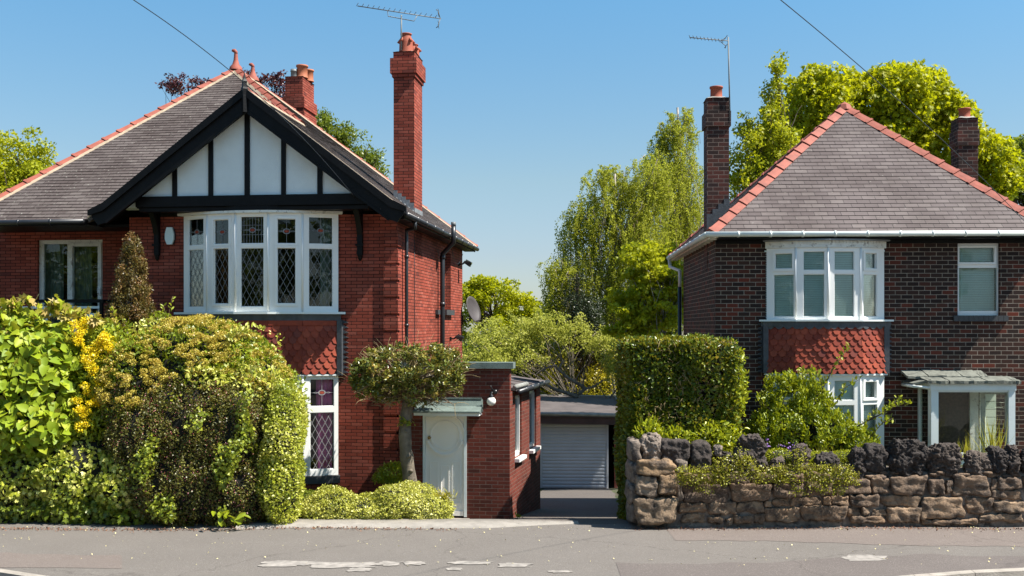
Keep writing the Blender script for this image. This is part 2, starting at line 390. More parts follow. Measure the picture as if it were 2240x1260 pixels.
def ridge_run(mb, a, b, nL, nR, ln=.42, w=.15, mi=0, lift=.02, mortar=None, collar=.012):
    # overlapping angle tiles laid on a hip or ridge from a (low) to b (high); nL, nR: roof normals on both sides
    a, b = Vector(a), Vector(b); d = b-a; L_ = d.length; d.normalize(); nL = Vector(nL).normalized(); nR = Vector(nR).normalized()
    m = (nL+nR).normalized(); sl = nL.cross(d).normalized(); sr = d.cross(nR).normalized()
    if sl.dot(m) > 0: sl = -sl
    if sr.dot(m) > 0: sr = -sr
    k = max(1, round(L_/ln)); st = L_/k
    for i in range(k):
        p0 = a+d*(i*st-.03); p1 = a+d*((i+1)*st)
        h0, h1 = lift+.022+random.uniform(0, .006), lift+.004
        def sec(p, h, ww):
            c = p+m*(h+.02)
            return [p+sl*ww+m*(h-.01)*.9, p+sl*ww*.5+m*(h+.008), c, p+sr*ww*.5+m*(h+.008), p+sr*ww+m*(h-.01)*.9]
        A, B = sec(p0, h0, w), sec(p1, h1, w*.95); lowA = [q-m*.035 for q in A]
        mb.mesh(A+B, [(j, j+5, j+6, j+1) for j in range(4)], mi)
        mb.mesh(A+lowA, [(j, j+1, j+6, j+5) for j in range(4)], mi)
        C, D_ = sec(p0, h0+collar, w+.004), sec(p0+d*.06, h0+collar-.002, w+.004)
        mb.mesh(C+D_, [(j, j+5, j+6, j+1) for j in range(4)], mi); lc = [q-m*.03 for q in C]; ld = [q-m*.03 for q in D_]
        mb.mesh(C+lc, [(j, j+1, j+6, j+5) for j in range(4)], mi); mb.mesh(D_+ld, [(j+1, j, j+5, j+6) for j in range(4)], mi)
    if mortar is not None:
        for sd, nn in ((sl, nL), (sr, nR)):
            q = [a+sd*(w+.035)+nn*.012, b+sd*(w+.035)+nn*.012, b+sd*(w-.03)+nn*.035, a+sd*(w-.03)+nn*.035]
            mb.poly(q, mortar)
            q2 = [a+sd*(w+.035)-nn*.01, b+sd*(w+.035)-nn*.01, b+sd*(w+.035)+nn*.012, a+sd*(w+.035)+nn*.012]; mb.poly(q2, mortar)
def pnorm(a, b, c):
    n = (Vector(b)-Vector(a)).cross(Vector(c)-Vector(a)).normalized()
    return n if n.z > 0 else -n
def ray(H, px, py):
    d = ((px-CX)/F_PX, 1.0, (HY-py)/F_PX)
    o = H.inv(0, 0); e = H.inv(d[0], d[1])
    return Vector((o[0], o[1], EYE)), Vector((e[0]-o[0], e[1]-o[1], d[2]))
def hit(H, px, py, p0, n):
    o, d = ray(H, px, py); t = (Vector(p0)-o).dot(n)/d.dot(n); return o+d*t
def planes3(*pl):                                        # point common to three planes (point, normal)
    A = np.array([list(n) for p, n in pl]); b = np.array([Vector(p).dot(Vector(n)) for p, n in pl])
    return Vector(np.linalg.solve(A, b))
def FR(v): return ((0, v), (1, 0), (0, -1))              # facade plane parallel to the front
def strips(mb, F, s0, s1, z0, z1, d, dw, dh, w=.0075, mi=1):
    # diamond leading clipped to the pane
    cs = (s0+s1)/2; cz = (z0+z1)/2; k = dh/dw; hw = w/2
    n = int((s1-s0+(z1-z0)/k)/dw)+3
    for sg in (1, -1):
        for i in range(-n, n+1):
            c = cs+i*dw                                   # line s = c + sg*(z-cz)/k
            za, zb = z0, z1; sa, sb = c+sg*(za-cz)/k, c+sg*(zb-cz)/k
            def cl(sv): return cz+(sv-c)*k*sg
            if sa < s0: za = cl(s0); sa = s0
            if sa > s1: za = cl(s1); sa = s1
            if sb < s0: zb = cl(s0); sb = s0
            if sb > s1: zb = cl(s1); sb = s1
            if za >= zb-.004 or za < z0-1e-6 or zb > z1+1e-6: continue
            h = hw*1.15
            mb.fpoly(F, [(sa-h, za), (sa+h, za), (sb+h, zb), (sb-h, zb)], d, d+.004, mi)
def motif(mb, F, cs, cz, s0, s1, z0, z1, d, mi=1, r=.055):
    mb.fbox(F, cs-.004, cs+.004, z0, z1, d, d+.004, mi)
    n = 18
    for k in range(n):
        a, b = 2*PI*k/n, 2*PI*(k+1)/n
        def q(t, rr): return (cs+1.35*rr*math.cos(t), cz+rr*math.sin(t))
        mb.fpoly(F, [q(a, r), q(b, r), q(b, r*.72), q(a, r*.72)], d+.0045, d+.008, mi)
    mb.fpoly(F, [(cs+.05*math.cos(2*PI*k/12), cz+.027*math.sin(2*PI*k/12)) for k in range(12)], d+.0045, d+.009, 2)
    for sg in (-1, 1):
        e = s0 if sg < 0 else s1
        for q in (.012, -.012):
            xs = [cs+sg*r*1.35, cs+sg*(r*1.35+.05), cs+sg*(r*1.35+.10), e]
            zs = [cz, cz+q, cz, cz]
            for j in range(3):
                if sg*(e-xs[j]) <= 0: continue
                x1 = xs[j+1] if sg*(e-xs[j+1]) > 0 else e
                mb.fpoly(F, [(xs[j], zs[j]-.004), (x1, zs[j+1]-.004), (x1, zs[j+1]+.004), (xs[j], zs[j]+.004)], d+.009, d+.012, mi)
def curtain(name, mat, F, s0, s1, z0, z1, d, label, cat, group, parent_frame, amp=.025, wl=.11, gather=0):
    # pleated cloth, one sheet with its own thickness; placed in the world, not a child of the house
    mb = MB(); (ox, oy), (tx, ty), (nx, ny) = F; n = max(8, int((s1-s0)/wl*10)); m = 10
    rg = random.Random(hash(label) % 999)
    vs = []; ph = rg.uniform(0, 6)
    for j in range(m+1):
        z = z0+(z1-z0)*j/m; pin = 1-gather*math.sin(PI*min(1, (j/m)/.9))**2
        for i in range(n+1):
            s = s0+(s1-s0)*pin*i/n
            dd = d+amp*math.sin(2*PI*(i/n*(s1-s0))/wl+ph+.6*math.sin(i*.37))+.3*amp*math.sin(i*.9+j*.3)
            x, y = parent_frame.w(ox+tx*s+nx*dd, oy+ty*s+ny*dd); vs.append((x, y, z))
    fs = [(j*(n+1)+i, j*(n+1)+i+1, (j+1)*(n+1)+i+1, (j+1)*(n+1)+i) for j in range(m) for i in range(n)]
    mb.mesh(vs, fs, 0, True); o = mb.build(name, mat)
    so = o.modifiers.new('s', 'SOLIDIFY'); so.thickness = .004
    return tag(o, label, cat, group)
def hung_tiles(mb, F, s0, s1, z0, z1, tw=.165, rh=.115, flare=.0, seed=1):
    # courses of fish-scale tiles, each a plate with a rounded tail
    rg = random.Random(seed); rows = max(1, round((z1-z0)/rh)); rh = (z1-z0)/rows
    (ox, oy), (tx, ty), (nx, ny) = F
    for r in range(rows):
        zb = z0+r*rh; ztop = zb+rh*1.75 if r < rows-1 else zb+rh
        ztop = min(ztop, z1); off = (r % 2)*tw/2
        k = int((s1-s0)/tw)+3
        for i in range(-1, k):
            c = s0+off+i*tw; a, b = c+.004, c+tw-.004
            tail = rh*.52
            mid = (a+b)/2; R = (b-a)/2
            out = [(a, ztop), (a, zb+tail)]
            out += [(a+.016, zb+tail), ]
            for q in range(1, 8):
                t = PI+PI*q/8; out.append((mid+(R-.014)*math.cos(t), zb+tail*.92+ (tail*.92)*math.sin(t)))
            out += [(b-.016, zb+tail), (b, zb+tail), (b, ztop)]
            pts = [(min(max(x, s0), s1), z) for x, z in out]
            if max(p[0] for p in pts)-min(p[0] for p in pts) < .02: continue
            th = .016; dz = rg.uniform(-.003, .004); tr_ = rg.random()
            def P(x, z, e):
                d = .008+.032*(1-(z-zb)/(ztop-zb+1e-6))+e+dz+flare*(1-(z-z0)/(z1-z0))**2
                return (ox+tx*x+nx*d, oy+ty*x+ny*d, z)
            pts2 = []
            for p in pts:
                if not pts2 or abs(p[0]-pts2[-1][0])+abs(p[1]-pts2[-1][1]) > 1e-5: pts2.append(p)
            n = len(pts2); fr = [P(x, z, th) for x, z in pts2]; bk = [P(x, z, 0) for x, z in pts2]
            # outline runs downwards on the left: counter-clockwise from outside
            mb.mesh(fr+bk, [tuple(range(n))]+[(j, n+j, n+(j+1) % n, (j+1) % n) for j in range(n)], 0, r=tr_)
def bay(H, parent, name, corners, lights, zt, ztr, zb, leaded, depth=.07, casement=(), label=None, lead='lead_pale', mats=('upvc_white',)):
    """corners: plan points; lights: per facet ((top pane s0,s1,z0,z1),(low pane s0,s1,z0,z1))"""
    fm = MB(); Fs = []
    for k in range(len(corners)-1):
        F, l = facet(corners[k], corners[k+1]); Fs.append((F, l)); tp, lp = lights[k]
        wall(fm, F, 0, l, zb, zt, [tp, lp], th=depth)
        for pn, opening in ((tp, (k, 0) in casement), (lp, (k, 1) in casement)):
            if opening:
                w_ = .045; a, b, c, d = pn
                for q in ((a-w_, a, c-w_, d+w_), (b, b+w_, c-w_, d+w_), (a, b, c-w_, c), (a, b, d, d+w_)): fm.fbox(F, q[0], q[1], q[2], q[3], 0.001, .022)
            a, b, c, d = pn; w_ = .012                     # glazing bead
            for q in ((a, a+w_, c, d), (b-w_, b, c, d), (a+w_, b-w_, c, c+w_), (a+w_, b-w_, d-w_, d)): fm.fbox(F, q[0], q[1], q[2], q[3], -.035, -.012)
    for k in range(1, len(corners)-1):                     # mullion posts hide the mitres
        x, y = corners[k]; fm.tube([(x, y, zb), (x, y, zt)], .022, 8, 0)
    fr = fm.build('bay_window_frame', list(mats), parent)
    if label: fr['label'] = label
    for k, (F, l) in enumerate(Fs):
        for j, pn in enumerate(lights[k]):
            a, b, c, d = pn; g = MB(); g.fbox(F, a+.004, b-.004, c+.004, d-.004, -.04, -.034, 0)
            if leaded:
                if j == 1: strips(g, F, a, b, c, d, -.033, .13, .24)
                elif k == 2:
                    n = 8
                    for i in range(1, n): x = a+(b-a)*i/n; g.fbox(F, x-.004, x+.004, c, d, -.033, -.029, 1)
                    for z in (c+(d-c)*.33, c+(d-c)*.68): g.fbox(F, a, b, z-.004, z+.004, -.028, -.025, 1)
                    motif(g, F, (a+b)/2, (c+d)/2, a, b, c, d, -.024)
                else: motif(g, F, (a+b)/2, (c+d)/2, a, b, c, d, -.033)
            g.build('window_pane', ['glass', lead, 'hung_tile'], fr)
    return Fs, fr

# ================================================================== RED BRICK HOUSE
LH = Frame(-2.295, 20.4, .12)
lh = thing('red_brick_house', 'red brick house with black and white half-timbered gable above a bow bay window', 'house', (LH.o[0], LH.o[1], 0), -LH.th)
OV = .70
pA = LH.on(FR(-OV), 538, 197); pR = LH.on(FR(-OV), 884, 461); pL = LH.on(FR(-OV), 203, 469)
ug, zg = pA; ze = pR[1]
slR = (zg-ze)/(pR[0]-ug); slL = (zg-pL[1])/(ug-pL[0])
AG = Vector((ug, -OV, zg)); FRt = Vector((pR[0], -OV, ze)); FLt = Vector((pL[0], -OV, pL[1]))
nR = Vector((slR, 0, 1)).normalized(); nL = Vector((-slL, 0, 1)).normalized()
vM = LH.on(((ug, 0), (0, 1), (1, 0)), 657, 268)[0]
Mp = Vector((ug, vM, zg))
EV = -.62; zE = LH.on(FR(EV), 100, 481)[1]
slF = (zg-zE)/(vM-EV); nF = Vector((0, -slF, 1)).normalized()
# hip line = front slope x right slope; main apex where it crosses column 515
hd = nF.cross(nR).normalized(); hd = hd if hd.z > 0 else -hd
def apex_at(px):
    lo, hi = 0.0, 8.0
    for _ in range(60):
        m = (lo+hi)/2; p = Mp+hd*m; w_ = LH.w(p.x, p.y); x = CX+F_PX*w_[0]/w_[1]
        if x > px: lo = m
        else: hi = m
    return Mp+hd*lo
A = apex_at(516)

vR = LH.on(((A.x, 0), (0, 1), (1, 0)), 553, 200)[0]
R = Vector((A.x, vR, A.z))
vC = LH.on(((pR[0], 0), (0, 1), (1, 0)), 1041, 550)[0]
C2 = Vector((pR[0], vC, ze))
CL = Vector((LH.on(FR(EV), -95, 483)[0], EV, zE))
Q = C2+(R-C2)*((zg-ze)/(R.z-ze))
Vl = planes3((Mp, nF), ((ug, 0, zg), nL), ((0, 0, zE), Vector((0, 0, 1))))

mb = MB()
shingle(mb, [FRt, C2, Q, Mp, AG], .125, .013, seed=2)
shingle(mb, [Mp, Q, R, A], .125, .013, seed=3)
shingle(mb, [CL, Vl, Mp, A], .125, .013, seed=4)
FL2 = Vector((FLt.x, Vl.y, FLt.z))
shingle(mb, [Vector((Vl.x, -OV, zE)), Vl, Mp, AG], .17, .013, seed=5)
shingle(mb, [CL, A, R, Vector((CL.x, vC, zE))], .4, .013, seed=6)
shingle(mb, [C2, R, Vector((CL.x, vC, zE))], .4, .013, seed=8)
roof = mb.build('roof', ['slate_weathered', 'slate_weathered'], lh)
mb = MB()
nLft = pnorm(CL, A, R); nRear = pnorm(C2, R, (CL.x, vC, zE))
ridge_run(mb, CL, A, nLft, nF, .43, .13, 0, .03, 1)
ridge_run(mb, Mp, A, nF, nR, .40, .12, 0, .03, 1)
ridge_run(mb, A, R, nR, nLft, .43, .12, 0, .03, 1)
ridge_run(mb, C2, R, nR, nRear, .43, .12, 0, .03, 1)
ridge_run(mb, AG+Vector((0, .1, 0)), Mp, nL, nR, .43, .11, 0, .02, 1)
# verge mortar along the gable's slopes
for a, b, nn in ((FRt, AG, nR), (Vector((Vl.x, -OV, zE)), AG, nL)):
    a = Vector(a); b = Vector(b); o1 = nn*.03; o2 = Vector((0, .09, 0))
    mb.poly([a+o1, b+o1, b+o1+o2, a+o1+o2], 1); mb.poly([a-nn*.05, b-nn*.05, b+o1, a+o1], 1)
mb.build('hip_tiles', ['ridge_tile_lichen', 'mortar_bed'], roof)
def finial(p, h, name='roof_finial'):
    mb = MB(); p = Vector(p)
    mb.lathe(p, [(.17, -.08), (.15, 0), (.09, .07), (.062, .16), (.05, h*.6), (.045, h*.8)], 14)
    mb.tube([p+Vector((0, 0, h*.78)), p+Vector((0, 0, h*.92)), p+Vector((-.03, 0, h)), p+Vector((-.07, 0, h*.99)), p+Vector((-.085, 0, h*.93))], [.045, .045, .05, .05, .035], 10)
    mb.build(name, 'ridge_tile', roof)
finial(A+Vector((0, 0, .05)), .42); finial(R+Vector((0, 0, .05)), .36)

# --- walls
zbm0 = LH.on(FR(-.5), 540, 450)[1]; zbm1 = LH.on(FR(-.5), 540, 427)[1]
WT = zE-.06
ub = lambda px, v=0: LH.on(FR(v), px, 700)[0]
bc_px = [402, 453, 515, 587, 662, 740]; bc_v = [-.06, -.36, -.5, -.5, -.36, -.06]
bc = [(LH.on(FR(v), p, 700)[0], v) for p, v in zip(bc_px, bc_v)]
zb_top = LH.on(FR(-.5), 550, 466)[1]; zb_bot = LH.on(FR(-.5), 550, 682)[1]
zl_top = LH.on(FR(-.36), 705, 826)[1]; zl_bot = LH.on(FR(-.2), 705, 1040)[1]
RV = .9; us = ub(283)
pt = [LH.on(FR(RV), 82, 525), LH.on(FR(RV), 224, 790)]
GZ = -.75
u_end = CL.x-.1; vB = vC-.42
mb = MB()
holes = [(bc[0][0]+.05, bc[-1][0]-.05, zb_bot, zb_top), (bc[0][0]+.05, bc[-1][0]-.05, zl_bot, zl_top)]
wall(mb, FR(0), us, 0, GZ, WT, holes, .28)
wall(mb, FR(RV), u_end, us+.28, GZ, WT, [(pt[0][0], pt[1][0], pt[1][1], pt[0][1])], .28)
wall(mb, ((us, RV), (0, -1), (-1, 0)), 0, RV, GZ, WT, [], .28)
vw = LH.on(((0, 0), (0, 1), (1, 0)), 971, 600)[0]; vw2 = LH.on(((0, 0), (0, 1), (1, 0)), 986, 600)[0]
FS = ((0, 0), (0, 1), (1, 0))
zs1 = LH.on(FS, 978, 552)[1]; zs0 = LH.on(FS, 978, 678)[1]
wall(mb, FS, 0, vB, GZ, ze-.10, [(vw, vw2, zs0, zs1)], .28)
wall(mb, ((0, vB), (-1, 0), (0, 1)), 0, -u_end, GZ, WT, [], .28)
wall(mb, ((u_end, vB), (0, -1), (-1, 0)), 0, vB-RV, GZ, WT, [], .28)
w_ = mb.build('wall', 'red_brick', lh)
# rooms behind the glass
mb = MB()
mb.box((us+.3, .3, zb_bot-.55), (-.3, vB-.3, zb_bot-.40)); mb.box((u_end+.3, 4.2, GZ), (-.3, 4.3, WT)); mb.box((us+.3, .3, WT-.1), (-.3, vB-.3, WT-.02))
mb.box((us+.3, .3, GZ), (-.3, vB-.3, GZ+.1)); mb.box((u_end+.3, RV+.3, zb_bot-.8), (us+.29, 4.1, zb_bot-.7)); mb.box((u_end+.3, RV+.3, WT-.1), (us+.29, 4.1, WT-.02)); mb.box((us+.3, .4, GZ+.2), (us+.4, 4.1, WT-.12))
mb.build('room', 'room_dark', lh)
# quoin at the front right corner, groups of three courses standing proud
mb = MB(); z = GZ; k = 0
uq = ub(840)
z = ze-.35
while z > GZ:
    mb.box((uq, -.035, z-.27), (.035, .02, z)); mb.box((.01, .02, z-.27), (.035, .22, z)); z -= .335
mb.build('quoin', 'red_brick', lh)
mb = MB(); z = ze-.35
while z > GZ:
    mb.box((us-.035, -.035, z-.27), (us+.22, .02, z)); z -= .335
mb.build('quoin', 'red_brick', lh)
# --- jettied gable
PV = -.46
mb = MB()
tri = [(ug+(zg-.1-zbm0)/slR*1.0, zbm0), (ug, zg-.1), (ug-(zg-.1-zbm0)/slL, zbm0)]
mb.fpoly(FR(0), tri, .01, -PV)
mb.build('gable_panel', 'render_white', lh)
mb = MB()
for x0, x1 in ((378, 388), (457, 467), (536, 547), (616, 626), (695, 706)):
    a = LH.on(FR(PV), x0, 400)[0]; b = LH.on(FR(PV), x1, 400)[0]; m = (a+b)/2
    zt = zg-abs(m-ug)*max(slR, slL)-.12
    mb.fbox(FR(PV), a, b, zbm1-.02, zt, -.01, .035)
lft = LH.on(FR(PV), 300, 440)[0]; rgt = LH.on(FR(PV), 812, 440)[0]
mb.fbox(FR(PV), lft, rgt, zbm0, zbm1, -.02, .07); mb.fbox(FR(PV), lft+.05, rgt-.05, zbm0-.09, zbm0-.001, -.3, .02)
mb.box((lft, PV-.02, zbm0-.02), (rgt, -.001, zbm0+.04))
mb.build('gable_timber', 'black_timber', lh)
mb = MB()
for sgn, foot, sl in ((1, pR, slR), (-1, pL, slL)):
    zf = lambda du: zg-sl*du
    du1 = abs(foot[0]-ug)
    up = [(ug, zg-.005), (ug+sgn*(du1-.25), zf(du1-.25)-.005), (ug+sgn*(du1+.02), foot[1]+.05), (ug+sgn*(du1+.0), foot[1]-.06), (ug+sgn*(du1-.13), foot[1]-.22), (ug+sgn*(du1-.3), zf(du1-.3)-.39), (ug, zg-.41)]
    mb.fpoly(FR(-OV), up, 0, .045)
    mo = [(ug, zg+.03), (ug+sgn*(du1-.25), zf(du1-.25)+.03), (ug+sgn*(du1+.06), foot[1]+.075), (ug+sgn*(du1+.06), foot[1]-.03), (ug+sgn*(du1-.25), zf(du1-.25)-.13), (ug, zg-.13)]
    mb.fpoly(FR(-OV), mo, .046, .10)
    lo = [(ug, zg-.37), (ug+sgn*(du1-.3), zf(du1-.3)-.36), (ug+sgn*(du1-.3), zf(du1-.3)-.42), (ug, zg-.44)]
    mb.fpoly(FR(-OV), lo, -.03, .06)
mb.build('bargeboard', 'black_timber', lh)
mb = MB()   # boarded soffit under the verge
for sgn, foot, sl in ((1, pR, slR), (-1, pL, slL)):
    du1 = abs(foot[0]-ug)-.1
    mb.fpoly(FR(0), [(ug, zg-.09), (ug+sgn*du1, zg-.09-sl*du1), (ug+sgn*du1, zg-.14-sl*du1), (ug, zg-.14)], .0, OV-.001)
mb.build('verge_soffit', 'black_timber', lh)
mb = MB()
pf = LH.on(FR(-OV-.1), 538, 157)[1]
mb.lathe((ug, -OV-.08, 0), [(.055, zg-.45), (.06, zg-.1), (.075, zg), (.06, zg+.04), (.05, zg+.12), (.062, zg+.15), (.035, zg+.2), (.004, pf)], 4, sm=False)
mb.build('gable_finial', 'black_timber', lh)
# brackets
def bracket(px_top, px_bot, y_top, y_bot):
    u0 = ub((px_top+px_bot)/2); zt = LH.on(FR(0), px_top, y_top)[1]; zb = LH.on(FR(0), px_bot, y_bot)[1]
    mb = MB(); h = zt-zb; pr = []
    for k in range(11):
        t = k/10; pr.append((-.03-.42*(t**2.2), zb+h*t))
    vs = []; fs = []; wdt = .055
    for i, (v, z) in enumerate(pr):
        th = .10+.02*math.sin(i)
        vs += [(u0-wdt, v, z), (u0+wdt, v, z), (u0+wdt, min(-.002, v+th), z+.02), (u0-wdt, min(-.002, v+th), z+.02)]
    for i in range(10):
        a = 4*i; b = a+4
        for k in range(4): fs.append((a+k, a+(k+1) % 4, b+(k+1) % 4, b+k))
    fs.append((0, 3, 2, 1)); mb.mesh(vs, fs)
    mb.box((u0-.05, -.09, zb-.02), (u0+.05, -.001, zt))
    mb.box((u0-.08, -.12, zb+.16), (u0+.08, -.0905, zb+.2)); mb.lathe((u0, -.05, zb-.14), [(.01, 0), (.045, .05), (.045, .09), (.06, .12)], 8)
    mb.build('bracket', 'black_timber', lh)
bracket(340, 352, 455, 556); bracket(788, 790, 455, 556)
# eaves gutter, fascia and soffit
mb = MB()
ur = pR[0]
mb.box((CL.x, EV-.01, zE-.10), (Vl.x-.05, -.001, zE-.045)); mb.box((CL.x, 0, zE-.10), (us-.001, RV-.001, zE-.045)); mb.box((CL.x, EV-.03, zE-.12), (Vl.x-.05, EV-.011, zE-.01))
mb.build('eaves_board', 'black_timber', lh); mb = MB()
mb.box((.001, -.45, ze-.14), (ur-.04, vC-.02, ze-.09)); mb.box((ur-.039, -OV+.1, ze-.15), (ur-.015, vC, ze-.03))
mb.build('eaves_board', 'black_timber', lh)
def gutter(mb, a, b, r=.055, joints=.9, mi=0):
    a, b = Vector(a), Vector(b); mb.tube([a, b], r, 12, mi); n = int((b-a).length/joints)
    d = (b-a).normalized()
    for i in range(1, n+1): p = a+d*i*(b-a).length/(n+1); mb.tube([p-d*.02, p+d*.02], r+.009, 12, mi)
mb = MB(); gutter(mb, (CL.x, EV-.075, zE-.05), (Vl.x-.08, EV-.075, zE-.05), .05); mb.build('gutter', 'black_pipe', lh)
mb = MB(); gutter(mb, (ur+.035, -OV+.08, ze-.07), (ur+.035, vC+.05, ze-.07), .055)
mb.build('gutter', 'black_pipe', lh)
# downpipes on the sunny side
mb = MB()
def side(px, py): s, z = LH.on(FS, px, py); return s, z
s1, z1_ = side(880, 506)
sg_, zg_ = LH.on(((ur, 0), (0, 1), (1, 0)), 905, 487)
mb.tube([(ur+.03, sg_, ze-.11), (ur+.03, sg_, ze-.26), (.09, s1, z1_+.03), (.09, s1, z1_-.1), (.09, s1, GZ)], .036, 10)
for z in (4.8, 3.4, 2.0): mb.tube([(.09, s1, z), (.09, s1, z+.06)], .045, 10)
mb.build('downpipe', 'black_pipe', lh)
mb = MB(); s2, z2_ = side(958, 556); s3, z3 = LH.on(((ur+.12, 0), (0, 1), (1, 0)), 992, 530)
zt3 = LH.on(((ur+.12, 0), (0, 1), (1, 0)), 992, 494)[1]
mb.tube([(ur+.12, s3, zt3), (ur+.12, s3, z3), (.11, s2, z2_), (.11, s2, z2_-.1), (.11, s2, GZ)], .057, 12)
mb.tube([(ur+.12, s3, zt3-.01), (ur+.12, s3, zt3+.09)], .06, 12, 1)
for z in (z2_-.12, 3.9, 2.6, 1.2): mb.tube([(.11, s2, z), (.11, s2, z+.09)], .068, 12)
mb.build('soil_pipe', ['black_pipe', 'galvanised'], lh)
# narrow side window
mb = MB(); wall(mb, ((-.16, 0), (0, 1), (1, 0)), vw, vw2, zs0, zs1, [(vw+.07, vw2-.07, zs0+.08, zs1-.08)], .06)
sw = mb.build('side_window', 'upvc_white', lh)
mb = MB(); mb.box((-.2, vw+.06, zs0+.07), (-.195, vw2-.06, zs1-.07)); mb.build('window_pane', 'glass', sw)
mb = MB(); mb.box((-.15, vw-.07, zs0-.13), (.09, vw2+.07, zs0-.002)); mb.box((0.001, vw-1.1, zs0-.13), (.07, vw-.6, zs0-.02)); mb.build('window_sill', 'slate_sill', sw)

# --- bow bay, upper and lower
yp = lambda y: LH.on(FR(-.5), 550, y)[1]
def rects(px_t, px_b, zt, zb, side_h=None):
    out = []
    for k in range(5):
        F, l = facet(bc[k], bc[k+1])
        a = LH.on(F, px_t[k][0], 600)[0]; b = LH.on(F, px_t[k][1], 600)[0]
        out.append(((a, b, zt[k][0], zt[k][1]), (a, b, zb[k][0], zb[k][1])))
    return out
pxs = [(412, 445), (468, 501), (526, 577), (606, 647), (675, 728)]
zt1, zt0 = yp(473), yp(533); zl1, zl0 = yp(542), yp(671)
zt_ = [(zt0, zt1-.0), (zt0, zt1-.05), (zt0, zt1), (zt0, zt1-.05), (zt0, zt1)]
zb_ = [(zl0, zl1), (zl0+.06, zl1-.0), (zl0, zl1), (zl0+.06, zl1), (zl0, zl1)]
lights = rects(pxs, pxs, zt_, zb_)
Fs_u, bf = bay(LH, lh, 'upper', bc, lights, zb_top, None, zb_bot, True, casement=((1, 0), (1, 1), (3, 0), (3, 1)))
def offset_plan(c, d):
    out = []
    for i, p in enumerate(c):
        n = Vector((0, 0))
        for j in (i-1, i):
            if 0 <= j < len(c)-1: f, _ = facet(c[j], c[j+1]); n += Vector(f[2])
        n.normalize(); out.append((p[0]+n.x*d, p[1]+n.y*d))
    return out
def band(mb, c, d0, d1, z0, z1, mi=0, ext=0, close=True):
    if ext:
        c = [(c[0][0]-ext, c[0][1])]+list(c[1:-1])+[(c[-1][0]+ext, c[-1][1])]
    o = offset_plan(c, d1); i_ = offset_plan(c, d0); n = len(c)
    vs = [(p[0], p[1], z) for z in (z0, z1) for p in o]+[(p[0], p[1], z) for z in (z0, z1) for p in i_]
    fs = []
    for k in range(n-1):
        fs += [(k, k+1, n+k+1, n+k), (2*n+k, 3*n+k, 3*n+k+1, 2*n+k+1), (n+k, n+k+1, 3*n+k+1, 3*n+k), (k, 2*n+k, 2*n+k+1, k+1)]
    fs += [(0, n, 3*n, 2*n), (n-1, 3*n-1, 4*n-1, 2*n-1)]
    mb.mesh(vs, fs, mi)
mb = MB(); band(mb, bc, -.08, .07, zb_top+.001, zb_top+.05, ext=.08); mb.build('bay_head', 'flaking_white', bf)
mb = MB(); band(mb, bc, -.05, .02, zb_top+.051, zb_top+.17, ext=.12); mb.box((bc[0][0]-.1, -.45, zb_top+.171), (bc[-1][0]+.1, -.001, zb_top+.2)); mb.build('bay_cornice', 'black_timber', bf)
mb = MB(); band(mb, bc, -.1, .09, zb_bot-.045, zb_bot-.001, ext=.14); mb.build('window_sill', 'paint_white', bf)
# ceiling and floor inside the bow
mb = MB()
mb.mesh([(p[0], p[1]+.02, zb_top-.001) for p in bc]+[(p[0], p[1]+.02, zb_top+.03) for p in bc], [tuple(range(5, -1, -1)), tuple(range(6, 12))]); mb.build('room_edge', 'room_dark', lh); mb = MB()
mb.mesh([(p[0], p[1]+.02, zb_bot-.06) for p in bc]+[(p[0], p[1]+.02, zb_bot-.003) for p in bc], [tuple(range(5, -1, -1)), tuple(range(6, 12))])
mb.build('room_edge', 'room_dark', lh)
zap1 = yp(701); zap0 = LH.on(Fs_u[4][0], 705, 819)[1]
mb = MB(); band(mb, bc, -.04, .03, zap1, zb_bot-.046, ext=.05); mb.build('lead_band', 'lead', lh)
mb = MB(); band(mb, bc, -.05, .008, zap0, zap1-.001); mb.build('apron_backing', 'dark_wood', lh)
mb = MB()
for k, (F, l) in enumerate(Fs_u): hung_tiles(mb, F, -.012, l+.012, zap0, zap1-.1, .165, .115, seed=k); mb.fbox(F, 0, l, zap1-.1, zap1-.002, .009, .034)
# square plain tiles in the top course: small joints
for k, (F, l) in enumerate(Fs_u):
    x = .0
    while x < l-.05: mb.fbox(F, x+.003, min(l, x+.162), zap1-.099, zap1-.004, .0345, .040); x += .165
mb.build('hung_tiles', 'hung_tile', lh)
mb = MB()
for sg, uu in ((1, bc[-1][0]+.04), (-1, bc[0][0]-.04)):
    mb.box((uu-.05*sg, -.13, zap0-.02), (uu+.05*sg, -.001, zap1))
    z = zap0
    while z < zap1-.02: mb.fpoly(FR(0), [(uu, z), (uu+sg*.16, z+.03), (uu, z+.1)], .001, .03); z += .1
    mb.build('lead_flashing', 'lead', lh); mb = MB()
zq = lambda y: LH.on(Fs_u[4][0], 705, y)[1]
F4 = Fs_u[4][0]
a5 = LH.on(F4, 678, 900)[0]; b5 = LH.on(F4, 731, 900)[0]
pxs2 = [(412, 445), (466, 503), (526, 577), (604, 649), (678, 731)]
lights2 = rects(pxs2, pxs2, [(zq(889), zq(829))]*5, [(zq(1027), zq(902))]*5)
Fs_l, bl = bay(LH, lh, 'lower', bc, lights2, zq(822), None, zq(1040), True, lead='lead_sunlit')
mb = MB(); band(mb, bc, -.06, .04, zq(822)+.001, zap0-.0, ext=.02); mb.build('bay_head', 'paint_white', bl)
mb = MB(); band(mb, bc, -.1, .06, zq(1057), zq(1041), ext=.03); mb.build('window_sill', 'slate_sill', bl)
mb = MB()
for F, l in Fs_l: wall(mb, F, 0, l, GZ, zq(1057)-.001, [], .1)
mb.build('bay_plinth', 'red_brick', lh)
mb = MB()
